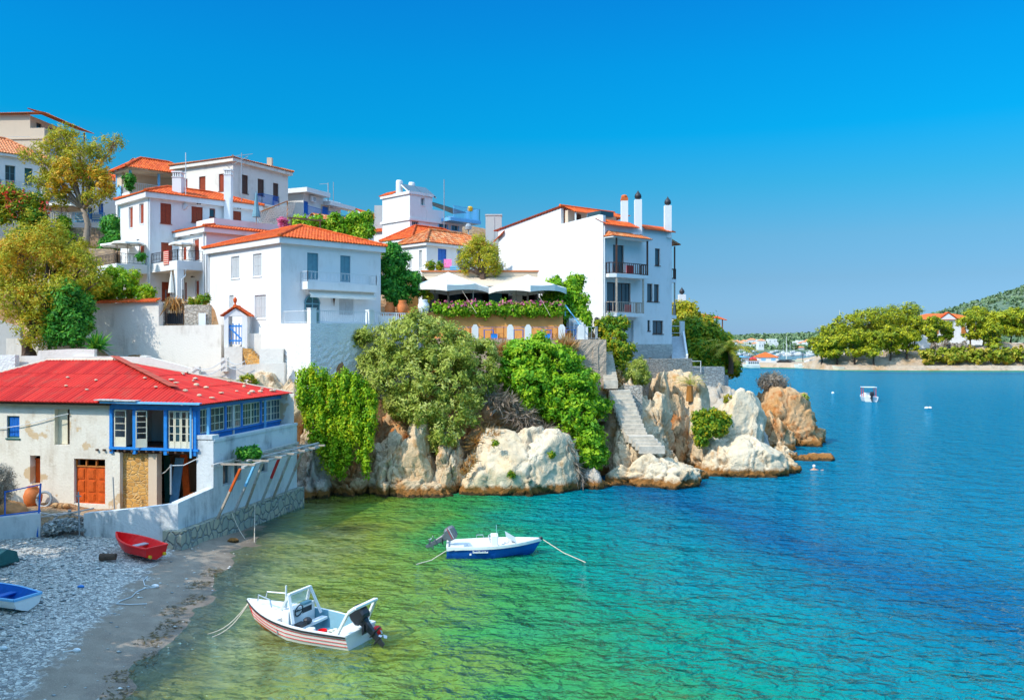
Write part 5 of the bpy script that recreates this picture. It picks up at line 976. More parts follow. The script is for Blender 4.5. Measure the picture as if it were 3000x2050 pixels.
Kh = House('guest_house', 'white guest house with blue shutters behind the feathery yellow tree', 126, 88, (.86, .51), (-.51, .86), 8.6, 5, 19.5, 27.0, opsR=[(258, 604, 270, 640), (289, 596, 303, 640), (140, 566, 152, 590), (176, 566, 190, 590)]); fill(Kh, Kh.R, Kh.opsR, 'shut', frame='blue_deep', leaf='blue_deep'); hip_roof('roof', Kh.root, Kh.R, Kh.L, Kh.sR, Kh.sL, 27.1, 1.2, .4, fh=.25)
z = Kh.R.st(150, 588, .9)[1]; balcony(Kh, Kh.R, .2, 4.6, z, 1.0, .35, .95, 'iron_white', r=.02, gap=.2)
Mh = House('veranda_house', 'white house with a blue posted veranda under a bright orange roof', 380, 86, A0, B0, 6.6, 3.6, 19.5, 25.1, opsR=[], opsL=[(344, 597, 356, 635)]); fill(Mh, Mh.L, Mh.opsL, 'shut', frame='shutter_teal', leaf='shutter_teal', mull=1)
mb = MB(); Mh.R.box(mb, .3, 6.6, 25.11, 27.4, -2.2, -2.0); Mh.L.box(mb, 2.2, 3.6, 25.11, 27.4, -6.5, -.05); mb.build('veranda_wall', 'tan', Mh.root); hip_roof('roof', Mh.root, Mh.R, Mh.L, Mh.sR, Mh.sL, 27.5, 1.5, .6, fascia=None); mb = MB(); Mh.R.box(mb, -.3, 6.9, 27.3, 27.5, -3.8, .3); mb.build('soffit', 'cream', Mh.root)
for s in (.1, 3.0, 6.3): mb = MB(); mb.beam(Mh.R.pt(s, 25.1, -.1), Mh.R.pt(s, 27.3, -.1), .2); mb.build('post', 'blue_light', Mh.root)
mb = MB(); mb.beam(Mh.L.pt(3.5, 25.1, -.1), Mh.L.pt(3.5, 27.3, -.1), .2); mb.build('post', 'blue_light', Mh.root); railing('railing', [Mh.L.pt(3.5, 25.1, -.1), Mh.L.pt(.1, 25.1, -.1), Mh.R.pt(6.5, 25.1, -.1)], .95, 'iron_white', Mh.root, .2, .02)
gable('tan_house', 'plain tan house with a gabled tile roof behind the blue veranda', 433, 104, (.5, .87), (-.87, .5), 6, 5.0, 22, 31.2, 1.3, 'tan', 'tile_pale')
# ---------------------------------------------------------------- garden walls, gate, paths
def wallpx(name, pts, D, zb, th, mat, label, cat='wall', group=None, D2=None):
    """a free standing wall whose top edge runs through the given photo points at distance D (to D2)"""
    mat = 'white_old' if mat == 'white' else mat; n = len(pts); top = [P(u, v, D + (D2 - D) * i / (n - 1) if D2 else D) for i, (u, v) in enumerate(pts)]; q = [V3(top[0].x, top[0].y, zb)] + top + [V3(top[-1].x, top[-1].y, zb)]
    mb = MB(); dv = top[-1] - top[0]; nv = V3(-dv.y, dv.x).normalized(); nv = nv if nv.y > 0 else -nv
    for i in range(n - 1): a, b = top[i], top[i + 1]; mb.prism([V3(a.x, a.y, zb), V3(b.x, b.y, zb), b, a], nv * th)
    return tag(mb.build(name, mat, None, (top[0].x, top[0].y, zb)), label, cat, group), top, nv
w1, tp, nv = wallpx('garden_wall', [(236, 890), (465, 884)], 65.5, 7.4, .5, 'white', 'tall white garden wall capped with red tiles under the shrub', D2=63.5)
mb = MB(); roof_plane(mb, tp[0] - nv * .25 + V3(0, 0, .02), tp[1] - nv * .25 + V3(0, 0, .02), tp[0] + nv * .4 + V3(0, 0, .28), tp[1] + nv * .4 + V3(0, 0, .28), .24); k = mb.build('tile_cap', 'tile', w1)
w2_, tp, nv = wallpx('garden_wall', [(150, 885), (235, 887)], 66.2, 7.4, .5, 'white', 'short white wall with a tile edge just right of the big olive tree'); mb = MB(); roof_plane(mb, tp[0] - nv * .25, tp[1] - nv * .25, tp[0] + nv * .4 + V3(0, 0, .25), tp[1] + nv * .4 + V3(0, 0, .25), .24); mb.build('tile_cap', 'tile', w2_)
wallpx('garden_wall', [(465, 954), (648, 951)], 63.4, 7.3, .6, 'white', 'white retaining wall between the stone walled gateway and the blue gate', D2=62.4)
wallpx('stone_wall', [(466, 884), (482, 884)], 64.2, 10.5, .6, 'stone_pale', 'narrow stone pier left of the black iron gate')
sw, tp, nv = wallpx('stone_wall', [(540, 893), (612, 893)], 64.0, 10.5, .6, 'stone_pale', 'rough stone wall with a white panel below the corner balcony'); a = P(592, 935, 63.85); MB().box(a.x - .26, a.x + .26, 63.84, 63.93, a.z - .45, a.z + .45).build('panel', 'plastic_white', sw)
gt = thing('iron_gate', 'black iron gate with dried garlands between the stone piers', 'gate', P(510, 948, 64.2)); a, b = P(486, 950, 64.3), P(536, 950, 64.3)
mb = MB(); mb.beam(a, a + V3(0, 0, 2.6), .07); mb.beam(b, b + V3(0, 0, 2.6), .07); mb.beam(a + V3(0, 0, 1.9), b + V3(0, 0, 1.9), .05); mb.beam(a + V3(0, 0, .06), b + V3(0, 0, .06), .05)
for i in range(1, 8): q = a.lerp(b, i / 8); mb.beam(q, q + V3(0, 0, 1.9), .035)
mb.build('frame', 'iron', gt); mb = MB(); mb.obox(a + V3(.05, .06, .05), b - a - V3(.1, 0, 0), (0, .03, 0), (0, 0, .8)); mb.build('sheet', 'iron', gt)
blades('garland', [a.lerp(b, x / 8) + V3(0, -.05, 1.85) for x in range(1, 8)], .75, 260, 'leaf_dry', 4, gt, .035, .12, down=True)
# the blue gate under its little tiled roof
gg = thing('garden_gate', 'white gateway with a small red tiled roof and a blue picket gate', 'gate', P(690, 1014, 61.6)); D_ = 61.6
def GP(u, v, dy=0.): q = P(u, v, D_); q.y += dy; return q
mb = MB()
for u0, u1 in ((656, 669), (709, 724)):
    a, b = GP(u0, 1016), GP(u1, 1016); mb.box(a.x, b.x, D_, D_ + .9, a.z - .1, GP(0, 926).z)
mb.prism([GP(656, 926.2), GP(724, 926.2), GP(690, 903)], (0, .9, 0)); mb.build('gateway', 'white', gg)
mb = MB(); l, r_, t_ = GP(648, 926, -.2), GP(732, 926, -.2), GP(689, 897, -.2); dy = V3(0, 1.3, 0); roof_plane(mb, l + dy, l, t_ + dy, t_, .24, .3); roof_plane(mb, r_, r_ + dy, t_, t_ + dy, .24, .3); ridge_caps(mb, t_, t_ + dy, .1); rf = mb.build('roof', 'tile', gg); mb = MB(); mb.lathe(t_ + V3(0, .2, .05), [(.1, 0), (.06, .15), (.13, .3), (.14, .45), (.02, .62)], 8); mb.build('finial', 'tile', rf)
# the opening shows the sky-lit wall behind; the white gable over it is cut by an arch
mb = MB(); a, b = GP(669, 1008, .2), GP(709, 1008, .2)
for i in range(5): q = a.lerp(b, .06 + .22 * i); mb.beam(q, V3(q.x, q.y, GP(0, 950 - 3 * (i % 2)).z), .10, .05)
for z in (.25, 1.3): mb.beam(a + V3(0, -.05, z), b + V3(0, -.05, z), .05, .12)
mb.beam(a + V3(0, -.09, 1.25), b + V3(0, -.09, .3), .05, .10); mb.build('picket_gate', 'blue_paint', gg)
st = thing('stairs', 'golden stone steps leading down from the blue gate', 'stairs', P(745, 1068, 60))
for i in range(7):
    u0, v0 = 712 + i * 2, 1021 + i * 7.2; a, b = P(u0, v0, 61.2 - i * .22), P(733 + i * 7.2, v0, 61.2 - i * .22); mb = MB(); mb.box(a.x, b.x, a.y, a.y + .6, a.z - .45, a.z); mb.build('step', 'stone_golden', st)
wallpx('garden_wall', [(727, 976), (783, 977)], 61.9, 8, .5, 'white', 'white wall block standing right of the golden steps')
wallpx('garden_wall', [(760, 1021), (829, 1021)], 59.3, 6.5, .9, 'white_old', 'low white bench wall at the foot of the golden steps')
wallpx('garden_wall', [(657, 1016), (710, 1016)], 61.3, 7.5, .6, 'white', 'white wall base below the blue gate')
wallpx('garden_wall', [(212, 1043), (330, 1044), (440, 1047), (520, 1068), (590, 1088), (650, 1081), (700, 1070), (770, 1064), (833, 1063)], 58.2, 3.2, .4, 'white_old', 'long low white parapet of the path above the red tin roof')
wallpx('garden_wall', [(44, 1043), (110, 1042), (112, 1027), (208, 1022), (276, 1023)], 58.4, 3.2, .4, 'white', 'low white wall under the old olive tree')
wallpx('garden_wall', [(18, 991), (110, 991)], 62.2, 7, .4, 'white_old', 'whitewashed wall with a wooden pane left of the olive trunk'); wallpx('garden_wall', [(108, 990), (172, 990), (175, 992), (262, 990)], 61.8, 7, .4, 'white', 'shaded white planter wall right of the olive trunk')
wallpx('garden_wall', [(-60, 920), (60, 960)], 63.5, 7, .4, 'concrete', 'grey sloping wall at the left edge behind the olive tree'); wallpx('garden_wall', [(-60, 1040), (44, 1040)], 57.6, 3, .5, 'white_rough', 'rough peeling wall at the left edge above the red tin roof')
wallpx('garden_wall', [(410, 1041), (428, 1043), (438, 1066)], 60.6, 6, .9, 'white', 'short white buttress wall in the middle of the path')
pf_ = [(574, 1074, 1106), (657, 1048, 1084)]
for k, (u, v0, v1) in enumerate(pf_):
    a = P(u, v1, 57.9); MB().box(a.x - .22, a.x + .22, 57.85, 58.25, a.z - .1, P(u, v0, 57.9).z).build('chain_post', 'white_old', None, a); tag(sc.objects[-1], ['short white post of the path, nearest the red tin roof', 'white square post of the path below the blue gate'][k], 'post', 'white posts along the path')
mb = MB()
for (p, q) in (((500, 1098), (574, 1080)), ((500, 1116), (574, 1096)), ((574, 1080), (657, 1054)), ((574, 1096), (657, 1072)), ((665, 1054), (718, 1057)), ((665, 1072), (722, 1068))):
    a, b = P(*p, 57.8), P(*q, 57.8); mb.tube([a.lerp(b, x / 8) - V3(0, 0, .28 * math.sin(math.pi * x / 8)) for x in range(9)], .025, 5, False)
tag(mb.build('rope_barrier', 'iron_white', None, P(574, 1100, 57.8)), 'sagging ropes strung between the white path posts', 'rope')
wallpx('stone_wall', [(118, 666), (352, 668)], 80, 17, .6, 'stone_wall', 'dry stone terrace wall below the guest house and its parasol'); wallpx('stone_wall', [(256, 727), (330, 730)], 74.6, 14, .5, 'stone_wall', 'rubble stone wall behind the two white balcony parasols')
wallpx('stone_wall', [(-40, 702), (60, 704), (200, 712)], 76, 15, .5, 'earth', 'crumbling earth bank wall on the left slope')
mb = MB(); a, b = P(262, 690, 76.5), P(348, 708, 76.5); railing('iron_fence', [V3(a.x, a.y, 19.4), V3(b.x, b.y, 18.6)], .9, 'iron', None, .4, .012, origin=a); tag(sc.objects[-1], 'thin black wire fence on the slope left of the tall white house', 'fence')

# ---------------------------------------------------------------- the restaurant terrace
ZT, ZL = 11.9, 10.15
res = thing('restaurant', 'open fronted terracotta and cream restaurant shaded by big white umbrellas', 'restaurant', V3(-3, 72, ZT))
mb = MB(); x0, x1 = -7.7, 2.2; mb.box(x0, x1, 73.0, 79, 15.55, 15.95); mb.build('roof_slab', 'tan', res); mb = MB(); mb.box(x0 - .1, x1 + .1, 72.9, 73.3, 15.951, 16.06); mb.build('ledge', 'terracotta', res)
mb = MB(); mb.prism([V3(x0 + .2, 72.95, 15.5), V3(x1, 72.95, 15.5), V3(x1, 71.2, 14.6), V3(x0 + 1.2, 71.2, 14.6)], (0, 0, .04)); mb.build('awning', 'tan', res)
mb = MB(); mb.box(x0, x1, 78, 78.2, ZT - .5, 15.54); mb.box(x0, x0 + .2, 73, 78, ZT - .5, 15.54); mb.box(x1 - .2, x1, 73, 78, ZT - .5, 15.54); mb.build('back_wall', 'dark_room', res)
for u0, u1, mt in ((1192, 1226, 'orange_wall'), (1432, 1470, 'green_dark'), (1500, 1530, 'tan')): a, b = P(u0, 800, 73.2), P(u1, 800, 73.2); MB().box(a.x, b.x, 73.05, 73.35, ZT - .3, 15.1).build('pillar', mt, res)
mb = MB()
for x in (-5.2, -3.2, -1.5, .2): mb.box(x - .55, x + .55, 76.9, 77, 12.6, 14.4)
mb.build('inner_window', 'glass', res)
tr_ = thing('dining_terrace', 'orange walled upper dining terrace with a lower stone terrace in front', 'terrace', V3(-1, 66, 8))
mb = MB(); q = [P(1240, 925, 67.3), P(1272, 909, 67), P(1650, 910, 66.6)]; xr = q[2].x; mb.prism([V3(q[0].x, 67, 9.8), V3(xr, 67, 9.8), V3(xr, 67, 12.38), V3(q[1].x, 67, 12.38), V3(q[0].x, 67, 12.1)], (0, .35, 0)); mb.build('orange_wall', 'orange_wall', tr_)
mb = MB(); mb.box(-8.2, xr, 67.36, 78.5, 9.8, ZT); mb.build('upper_floor', 'slate', tr_); mb = MB(); mb.box(q[1].x, xr, 66.95, 67.5, 12.381, 12.5); mb.build('coping', 'stone_pale', tr_)
mb = MB(); mb.box(-8.4, 7.1, 64.3, 66.99, 9.6, ZL); mb.build('lower_floor', 'slate', tr_); 
g = random.Random(8); mb = MB(); nx, nz = 60, 22; W_ = [[V3(-8.4 + 15.5 * i / nx, 64.28 + (g.uniform(-.05, .03) if j < nz else 0), 4.0 + (ZL - 4.0) * j / nz) for i in range(nx + 1)] for j in range(nz + 1)]
for j in range(nz):
    for i in range(nx): mb.poly([W_[j][i], W_[j][i + 1], W_[j + 1][i + 1], W_[j + 1][i]])
mb.box(7.08, 7.1, 64.3, 68, 5, ZL); mb.build('stone_base', 'beige_wall', tr_)
for u in (1392, 1495, 1547, 1646, 1702):
    a = P(u, 992, 64.6); mb = MB(); mb.box(a.x - .25, a.x + .25, 64.4, 64.8, ZL - .25, 11.05); mb.prism([V3(a.x - .25, 64.4, 11.051), V3(a.x + .25, 64.4, 11.051), V3(a.x + .1, 64.4, 11.28), V3(a.x - .1, 64.4, 11.28)], (0, .4, 0)); mb.build('post', 'white', tr_)
px_ = [1210, 1392, 1495, 1547, 1646, 1702]
for a, b in zip(px_[:-1], px_[1:]):
    p, q = P(a, 990, 64.6), P(b, 990, 64.6); mb = MB()
    for z in (.05, .92): mb.beam(V3(p.x + .26, 64.6, ZL + z), V3(q.x - .26, 64.6, ZL + z), .022)
    k = max(1, int((q.x - p.x) / .9))
    for i in range(1, k): x = p.x + (q.x - p.x) * i / k; mb.beam(V3(x, 64.6, ZL), V3(x, 64.6, ZL + .92), .02)
    mb.build('rail', 'blue_deep', tr_)
p, q = P(1706, 990, 64.6), P(1752, 990, 64.6); railing('railing', [V3(p.x + .2, 64.6, ZL), V3(q.x, 64.6, ZL), V3(q.x, 66.4, ZL)], .95, 'iron_grey', tr_, .4, .015)
# tables and chairs
def dchair():
    t_ = thing('chair', 'x', 'chair', V3(0, 0, 0), 'wooden chairs on the lower terrace'); mb = MB(); mb.box(-.21, .21, -.2, .2, .44, .48); mb.build('seat', 'wood_orange', t_); mb = MB()
    for z in (.62, .78, .93): mb.box(-.17, .17, .18, .205, z - .035, z + .035)
    mb.build('backrest', 'wood_orange', t_)
    for x in (-.18, .18):
        for y in (-.18, .19): MB().box(x - .022, x + .022, y - .022, y + .022, 0, .438 if y < 0 else 1.0).build('leg', 'wood_orange', t_)
    return t_
def dtable():
    t_ = thing('table', 'x', 'table', V3(0, 0, 0), 'blue tables on the lower terrace'); mb = MB(); mb.box(-.38, .38, -.38, .38, .72, .76); mb.build('tabletop', 'blue_deep', t_)
    for x in (-.35, .35):
        for y in (-.35, .35): MB().box(x - .022, x + .022, y - .022, y + .022, 0, .719).build('leg', 'blue_deep', t_)
    return t_
def clone(o, loc, rz=0, label=None):
    c = o.copy(); sc.collection.objects.link(c); c.location = loc; c.rotation_euler = (0, 0, rz)
    if label: c['label'] = label
    for ch in list(o.children):
        k = ch.copy(); sc.collection.objects.link(k); k.parent = c
        for g2 in ch.children: k2 = g2.copy(); sc.collection.objects.link(k2); k2.parent = k
    return c
c0, t0 = dchair(), dtable(); g = random.Random(4); first = [True, True]
def place(o, i, loc, rz, label):
    if first[i]: o.location = loc; o.rotation_euler = (0, 0, rz); o['label'] = label; first[i] = False
    else: clone(o, loc, rz, label)
spots = [(1340, 'behind the rail left of the first white post'), (1432, 'in the bay between the first and second white posts'), (1519, 'in the narrow middle bay between white posts'), (1600, 'in the bay left of the fourth white post'), (1672, 'in the last bay beside the white steps')]
for k, (u, where) in enumerate(spots):
    x = P(u, 990, 65.6).x; place(t0, 1, V3(x, 65.6, ZL), g.uniform(-.1, .1), 'blue table ' + where)
    sd = (-.95, .95, .35) if k in (1, 3) else ((-.6,) if k == 2 else (-.8, .8))
    for j, dx in enumerate(sd): place(c0, 0, V3(x + dx, 65.6 + g.uniform(-.2, .25) + (.65 if abs(dx) < .5 else 0), ZL), {-1: math.pi / 2, 1: -math.pi / 2}[-1 if dx < 0 else 1] * (1 if abs(dx) > .5 else 0) + g.uniform(-.2, .2), 'wooden slat back chair ' + where)
for k, (u, w_) in enumerate(((1448, 'second'), (1603, 'fourth'))): a = P(u, 983, 65); tag(MB().obox(V3(a.x - .25, 64.95, ZL + .1), (.5, 0, 0), (0, .05, 0), (0, 0, .32)).build('blue_board', 'blue_paint', None, a), 'small blue board leaning behind the rail left of the ' + ('second' if k == 0 else 'fourth') + ' white post', 'board')
a = P(1663, 980, 65.4); mb = MB(); mb.lathe(V3(a.x, 65.0, ZL), [(.2, 0), (.27, .45), (.27, .5)], 10); tag(mb.build('flower_pot', 'terracotta', None, a), 'red flower pot under the last blue table', 'pot')
# big umbrellas
def umbrella(name, label, base, top, R_, drop, val, pole, sides=8, rot=.2, mat='canvas', group=None, sq=.82):
    t_ = thing(name, label, 'umbrella', base, group); c = V3(base[0], base[1], top); mb = MB(); n = sides; E = []
    for i in range(n):
        a = rot + 2 * math.pi * i / n; r = R_ * (1. if i % 2 == 0 else sq); E.append(c + V3(math.cos(a) * r, math.sin(a) * r, -drop * (1 if i % 2 == 0 else .86)))
    K = 4
    for i in range(n):
        p, q = E[i], E[(i + 1) % n]; rows = []
        for k in range(K + 1):
            x = k / K; row = []
            for m_ in range(5):
                y = m_ / 4; v = c.lerp(p.lerp(q, y), x); v.z -= .06 * math.sin(math.pi * y) * x * R_ / 3 + .05 * R_ / 3 * math.sin(math.pi * x) * 1.2; row.append(v)
            rows.append(row)
        for k in range(K):
            for m_ in range(4): mb.poly([rows[k][m_], rows[k + 1][m_], rows[k + 1][m_ + 1], rows[k][m_ + 1]] if k else [rows[0][0], rows[1][m_], rows[1][m_ + 1]])
        for m_ in range(4):
            a, b = rows[K][m_], rows[K][m_ + 1]; w0 = val * (1 - .25 * math.sin(math.pi * m_ / 4)), val * (1 - .25 * math.sin(math.pi * (m_ + 1) / 4)); mb.poly([a, a - V3(0, 0, w0[0]), b - V3(0, 0, w0[1]), b])
    cn = mb.build('canopy', mat, t_); sm = cn.modifiers.new('thickness', 'SOLIDIFY'); sm.thickness = .012
    MB().tube([base, c - V3(0, 0, .12)], pole, 8).build('pole', 'wood_pale', t_); mb = MB(); hub = c - V3(0, 0, drop * .95)
    for e in E: mb.beam(c - V3(0, 0, .12), e + (c - e) * .02 - V3(0, 0, .06), .05); mb.beam(hub, c.lerp(e, .5) - V3(0, 0, .08), .035)
    mb.build('rib', 'wood_pale', t_); return t_
a = P(1313, 797, 70); umbrella('umbrella', 'large white restaurant umbrella on the left, nearer the clay jars', V3(a.x, a.y, ZT), a.z, 3.45, 1.25, .5, .09, rot=.05, group='big white restaurant umbrellas', sq=.90)
a = P(1546, 805, 69); umbrella('umbrella', 'large white restaurant umbrella on the right, nearer the ivy wall', V3(a.x, a.y, ZT), a.z, 3.15, 1.05, .5, .08, rot=.05, group='big white restaurant umbrellas', sq=.90)
mb = MB(); mb.tube([P(1354, 851, 66.9), P(1396, 918, 65.9)], .012, 5); mb.tube([P(1568, 845, 66.5), P(1612, 925, 65.6)], .012, 5); tag(mb.build('guy_ropes', 'rope', None, P(1396, 918, 66)), 'two pale guy ropes slanting down from the big umbrellas', 'rope')
for u in (1274, 1386, 1512, 1577): a = P(u, 860, 68.4); tag(MB().tube([V3(a.x, 68.4, ZT), V3(a.x, 68.4, 14.6)], .05, 6).build('awning_pole', 'wood_pale', None, V3(a.x, 68.4, ZT)), {1274: 'thin pole under the left edge of the left big umbrella', 1386: 'thin pole right of the left umbrella pole', 1512: 'thin pole left of the right umbrella pole', 1577: 'thin pole right of the right umbrella pole'}[u], 'pole', 'thin awning poles')
for k, (u, vt, vb, D, r_, mt, lb) in enumerate(((1142, 886, 930, 66.3, .42, 'terracotta', 'dark orange clay jar nearest the square white house'), (1179, 880, 930, 66.0, .47, 'terracotta', 'bright orange round clay jar beside the white jar'), (1241, 878, 922, 66.8, .47, 'plastic_white', 'big white painted jar at the corner of the orange wall'))):
    a, b = P(u, vb, D), P(u, vt, D); h = b.z - a.z; mb = MB(); mb.lathe(a, [(r_ * .5, 0), (r_ * .85, h * .25), (r_, h * .5), (r_ * .92, h * .7), (r_ * .6, h * .9), (r_ * .7, h * .96), (r_ * .66, h), (r_ * .5, h * .97)], 18); tag(mb.build('clay_jar', mt, None, a, True), lb, 'jar', 'big jars by the restaurant')
wallpx('garden_wall', [(1085, 925), (1190, 925)], 66.0, 7, .4, 'white', 'white ledge wall under the clay jars'); a, b = P(1118, 950, 65.4), P(1186, 950, 65.4); railing('white_railing', [V3(a.x, 65.4, 11.2), V3(b.x, 65.4, 11.2)], .95, 'iron_white', None, .16, .02, origin=V3(a.x, 65.4, 11.2)); tag(sc.objects[-1], 'short white railing in front of the clay jars', 'railing')
ws = thing('stairs', 'white steps with grey treads rising beside the orange wall', 'stairs', P(1690, 958, 67.5))
for i in range(6): a, b = P(1660 + i * 6.5, 926 + i * 6, 68.6 - i * .3), P(1690 + i * 6.5, 926 + i * 6, 68.6 - i * .3); MB().box(a.x, b.x, a.y, a.y + .6, 10, a.z).build('step', 'slate' if i % 2 == 0 else 'white', ws)
mb = MB(); a, b = P(1656, 893, 68), P(1703, 958, 66.5); mb.beam(a, b, .06); mb.beam(a, a - V3(0, 0, .9), .05); tag(mb.build('handrail', 'blue_light', None, b), 'light blue handrail slanting beside the white steps', 'handrail')
gs = thing('stairs', 'pale stone steps descending from the corner of the big white building', 'stairs', P(1780, 1118, 63))
for i in range(12): a, b = P(1752 + i * 1.6, 1022 + i * 8.4, 67.5 - i * .36), P(1793 + i * 1.6, 1022 + i * 8.4, 67.5 - i * .36); MB().box(a.x, b.x, a.y, a.y + .8, a.z - .6, a.z).build('step', 'step_stone', gs)
wallpx('retaining_wall', [(1738, 1010), (1752, 1012), (1754, 1118)], 64.2, 3, .6, 'beige_wall', 'thin beige wall end left of the pale stone steps')
# things standing on the other roofs and terraces
tl = thing('parasol', 'closed dark green parasol on the flat roof behind the square white house', 'parasol', P(751, 645, 73)); c = ORG[tl.name]; mb = MB(); mb.lathe(c + V3(0, 0, .25), [(.02, 2.2), (.10, 1.9), (.2, .9), (.33, .25), (.36, 0), (.1, .05)], 9); mb.build('canopy', 'shutter_teal', tl); MB().tube([c - V3(0, 0, .4), c + V3(0, 0, .4)], .04, 6).build('pole', 'wood_pale', tl)
tl = thing('parasol', 'closed white parasol by the rust red ground floor door', 'parasol', P(502, 878, 68)); c = ORG[tl.name]; mb = MB(); mb.lathe(c + V3(0, 0, .55), [(.02, 1.75), (.1, 1.3), (.22, .3), (.25, 0), (.08, .05)], 9); mb.build('canopy', 'canvas', tl); MB().tube([c - V3(0, 0, .5), c + V3(0, 0, .6)], .035, 6).build('pole', 'wood_pale', tl)
q = B.R.pt(1.5, 16.46, 3.2); umbrella('parasol', 'white parasol open on the corner balcony with the pink towel', q, P(548, 703, q.y).z, 1.05, .32, .16, .03, rot=.3, sq=.98, group='open white parasols')
for k, s in enumerate((1.0, 3.2)): q = B.L.pt(s, 16.36, 1.25); umbrella('parasol', ['white parasol on the side balcony nearest the house corner', 'white parasol at the far left end of the side balcony'][k], q, 18.5, 1.35, .35, .16, .03, rot=.3 + k, sq=.98, group='open white parasols')
q = P(180, 655, 83); umbrella('parasol', 'big cream parasol by the white railing under the feathery tree', V3(q.x, q.y, 20.6), P(180, 588, 83).z, 2.2, .75, .05, .06, rot=.2, sq=.98, group='open white parasols')
for k, (u0, u1) in enumerate(((115, 206), (214, 248), (256, 306))): a, b = P(u0, 652, 81.5), P(u1, 652, 81.5); railing('railing', [V3(a.x, 81.5, 21.3), V3(b.x, 81.5, 21.3)], .95, 'iron_white' if k == 0 else 'blue_light', None, .22, .03, origin=V3(a.x, 81.5, 21.3)); tag(sc.objects[-1], ['white terrace railing under the cream parasol', 'blue railing hung with towels left of the tree trunk', 'blue railing right of the tree trunk'][k], 'railing')
for u0, u1, v0, v1, D, mt, lb in ((219, 246, 627, 650, 81.3, 'blue_light', 'blue patterned beach towel hanging left of the tree trunk'), (268, 300, 628, 647, 81.3, 'blue_paint', 'blue and white towel on the railing right of the tree trunk')):
    a, b = P(u0, v1, D), P(u1, v0, D); t_ = MB().box(a.x, b.x, D, D + .06, a.z, b.z).build('towel', mt, None, a); tag(t_, lb, 'towel')
    mb = MB()
    for i in range(3): z = a.z + (b.z - a.z) * (.2 + .28 * i); mb.box(a.x + .06, b.x - .06, D - .006, D, z, z + .09)
    mb.build('stripe', 'plastic_white', t_)
a = Mh.L.pt(2.0, 25.9, .05); tag(MB().obox(a, Mh.L.d * 1.3, Mh.L.n * .08, (0, 0, -1.0)).build('towel', 'blue_light', None, a), 'blue towel hanging over the veranda railing', 'towel')
fq = B.R.pt(.26, 17.25, 3.3); tw = tag(MB().obox(B.R.pt(.19, 16.2, 2.6), B.R.n * .95, A.a * .06, (0, 0, 1.15)).build('towel', 'red_item', None, fq), 'pink striped towel hung over the corner balcony railing', 'towel'); mb = MB()
for i in range(7): mb.obox(B.R.pt(.18, 16.24 + i * .16, 2.6), B.R.n * .95, A.a * .008, (0, 0, .06))
mb.build('stripe', 'cream_paint', tw)
mb = MB(); q = B.R.pt(8.6, 22.9, -.3)
mb.tube([q - V3(0, 0, .5), q + V3(0, 0, 4.2)], .04, 6); mb.beam(q + V3(-1.2, 0, 2.9), q + V3(.6, 0, 3.9), .04); mb.beam(q + V3(-.9, 0, 3.9), q + V3(1., 0, 4.1), .04)
for i in range(5): c = q + V3(-1.2 + .4 * i, 0, 2.9 + .22 * i); mb.beam(c - V3(.15, .3, -.15), c + V3(.15, .3, -.15), .025)
tag(mb.build('antenna', 'iron_grey', None, q), 'tall television antenna on the roof of the rust shuttered house', 'antenna')
mb = MB(); q = B.R.pt(3.2, 21.6, .1); mb.tube([q, q + V3(0, 0, 4.6)], .035, 6); mb.beam(q - V3(.2, 0, .2), q + V3(.1, 0, .1), .3, .3); tag(mb.build('pole', 'iron_white', None, q), 'thin white pole rising from a junction box on the rust shuttered house', 'pole')
tr2 = thing('trellis', 'brown wooden lattice screen behind the square white house', 'trellis', P(800, 660, 74)); a, b = P(765, 652, 74), P(842, 652, 76); mb = MB()
for i in range(16):
    x = i / 15; p = a.lerp(b, x); mb.beam(p + V3(0, 0, -.3), p + V3(.7, .05, 1.1 + .7 * x), .05)
    mb.beam(p + V3(0, .05, -.3), p + V3(-.6, .05, 1.1 + .6 * x), .05)
mb.build('lattice', 'wood_grey', tr2); mb = MB(); mb.beam(a + V3(0, 0, .95), b + V3(0, 0, 1.9), .09); mb.beam(b - V3(0, 0, .4), b + V3(0, 0, 1.9), .1); mb.build('frame', 'wood_orange', tr2)
tile_h = gable('small_house', 'small tiled house roof rising behind the vine pergola', 965, 82, (.75, .66), (-.75, .66), 5, 5, 15, 20.8, 1.7, 'white', 'tile_old')
fc = thing('deck_chair', 'striped deck chair on the terrace beside the blue door', 'chair', P(1310, 788, 74.6)); c = ORG[fc.name]; c.z = 16.06; fc.location.z = 16.06; ORG[fc.name] = c.copy()
mb = MB(); mb.obox(c + V3(-.35, 0, .4), (.7, 0, 0), (0, .5, 0), (0, 0, .06)); mb.build('seat', 'pink', fc); mb = MB(); mb.obox(c + V3(-.35, .5, .4), (.7, 0, 0), (0, .05, 0), (0, .25, .8)); mb.build('backrest', 'pink', fc)
for x in (-.33, .29): MB().obox(c + V3(x, 0, 0), (.05, 0, 0), (0, .5, 0), (0, 0, .4)).build('leg', 'wood_pale', fc)
mb = MB(); c = P(1332, 789, 74.4); c.z = 16.06
for i in range(3): mb.box(c.x - .4, c.x + .4, 74.3, 74.8, c.z + .02 + i * .17, c.z + .16 + i * .17)
tag(mb.build('cushions', 'blue_light', None, c), 'pile of striped blue and white cushions beside the deck chair', 'cushions')
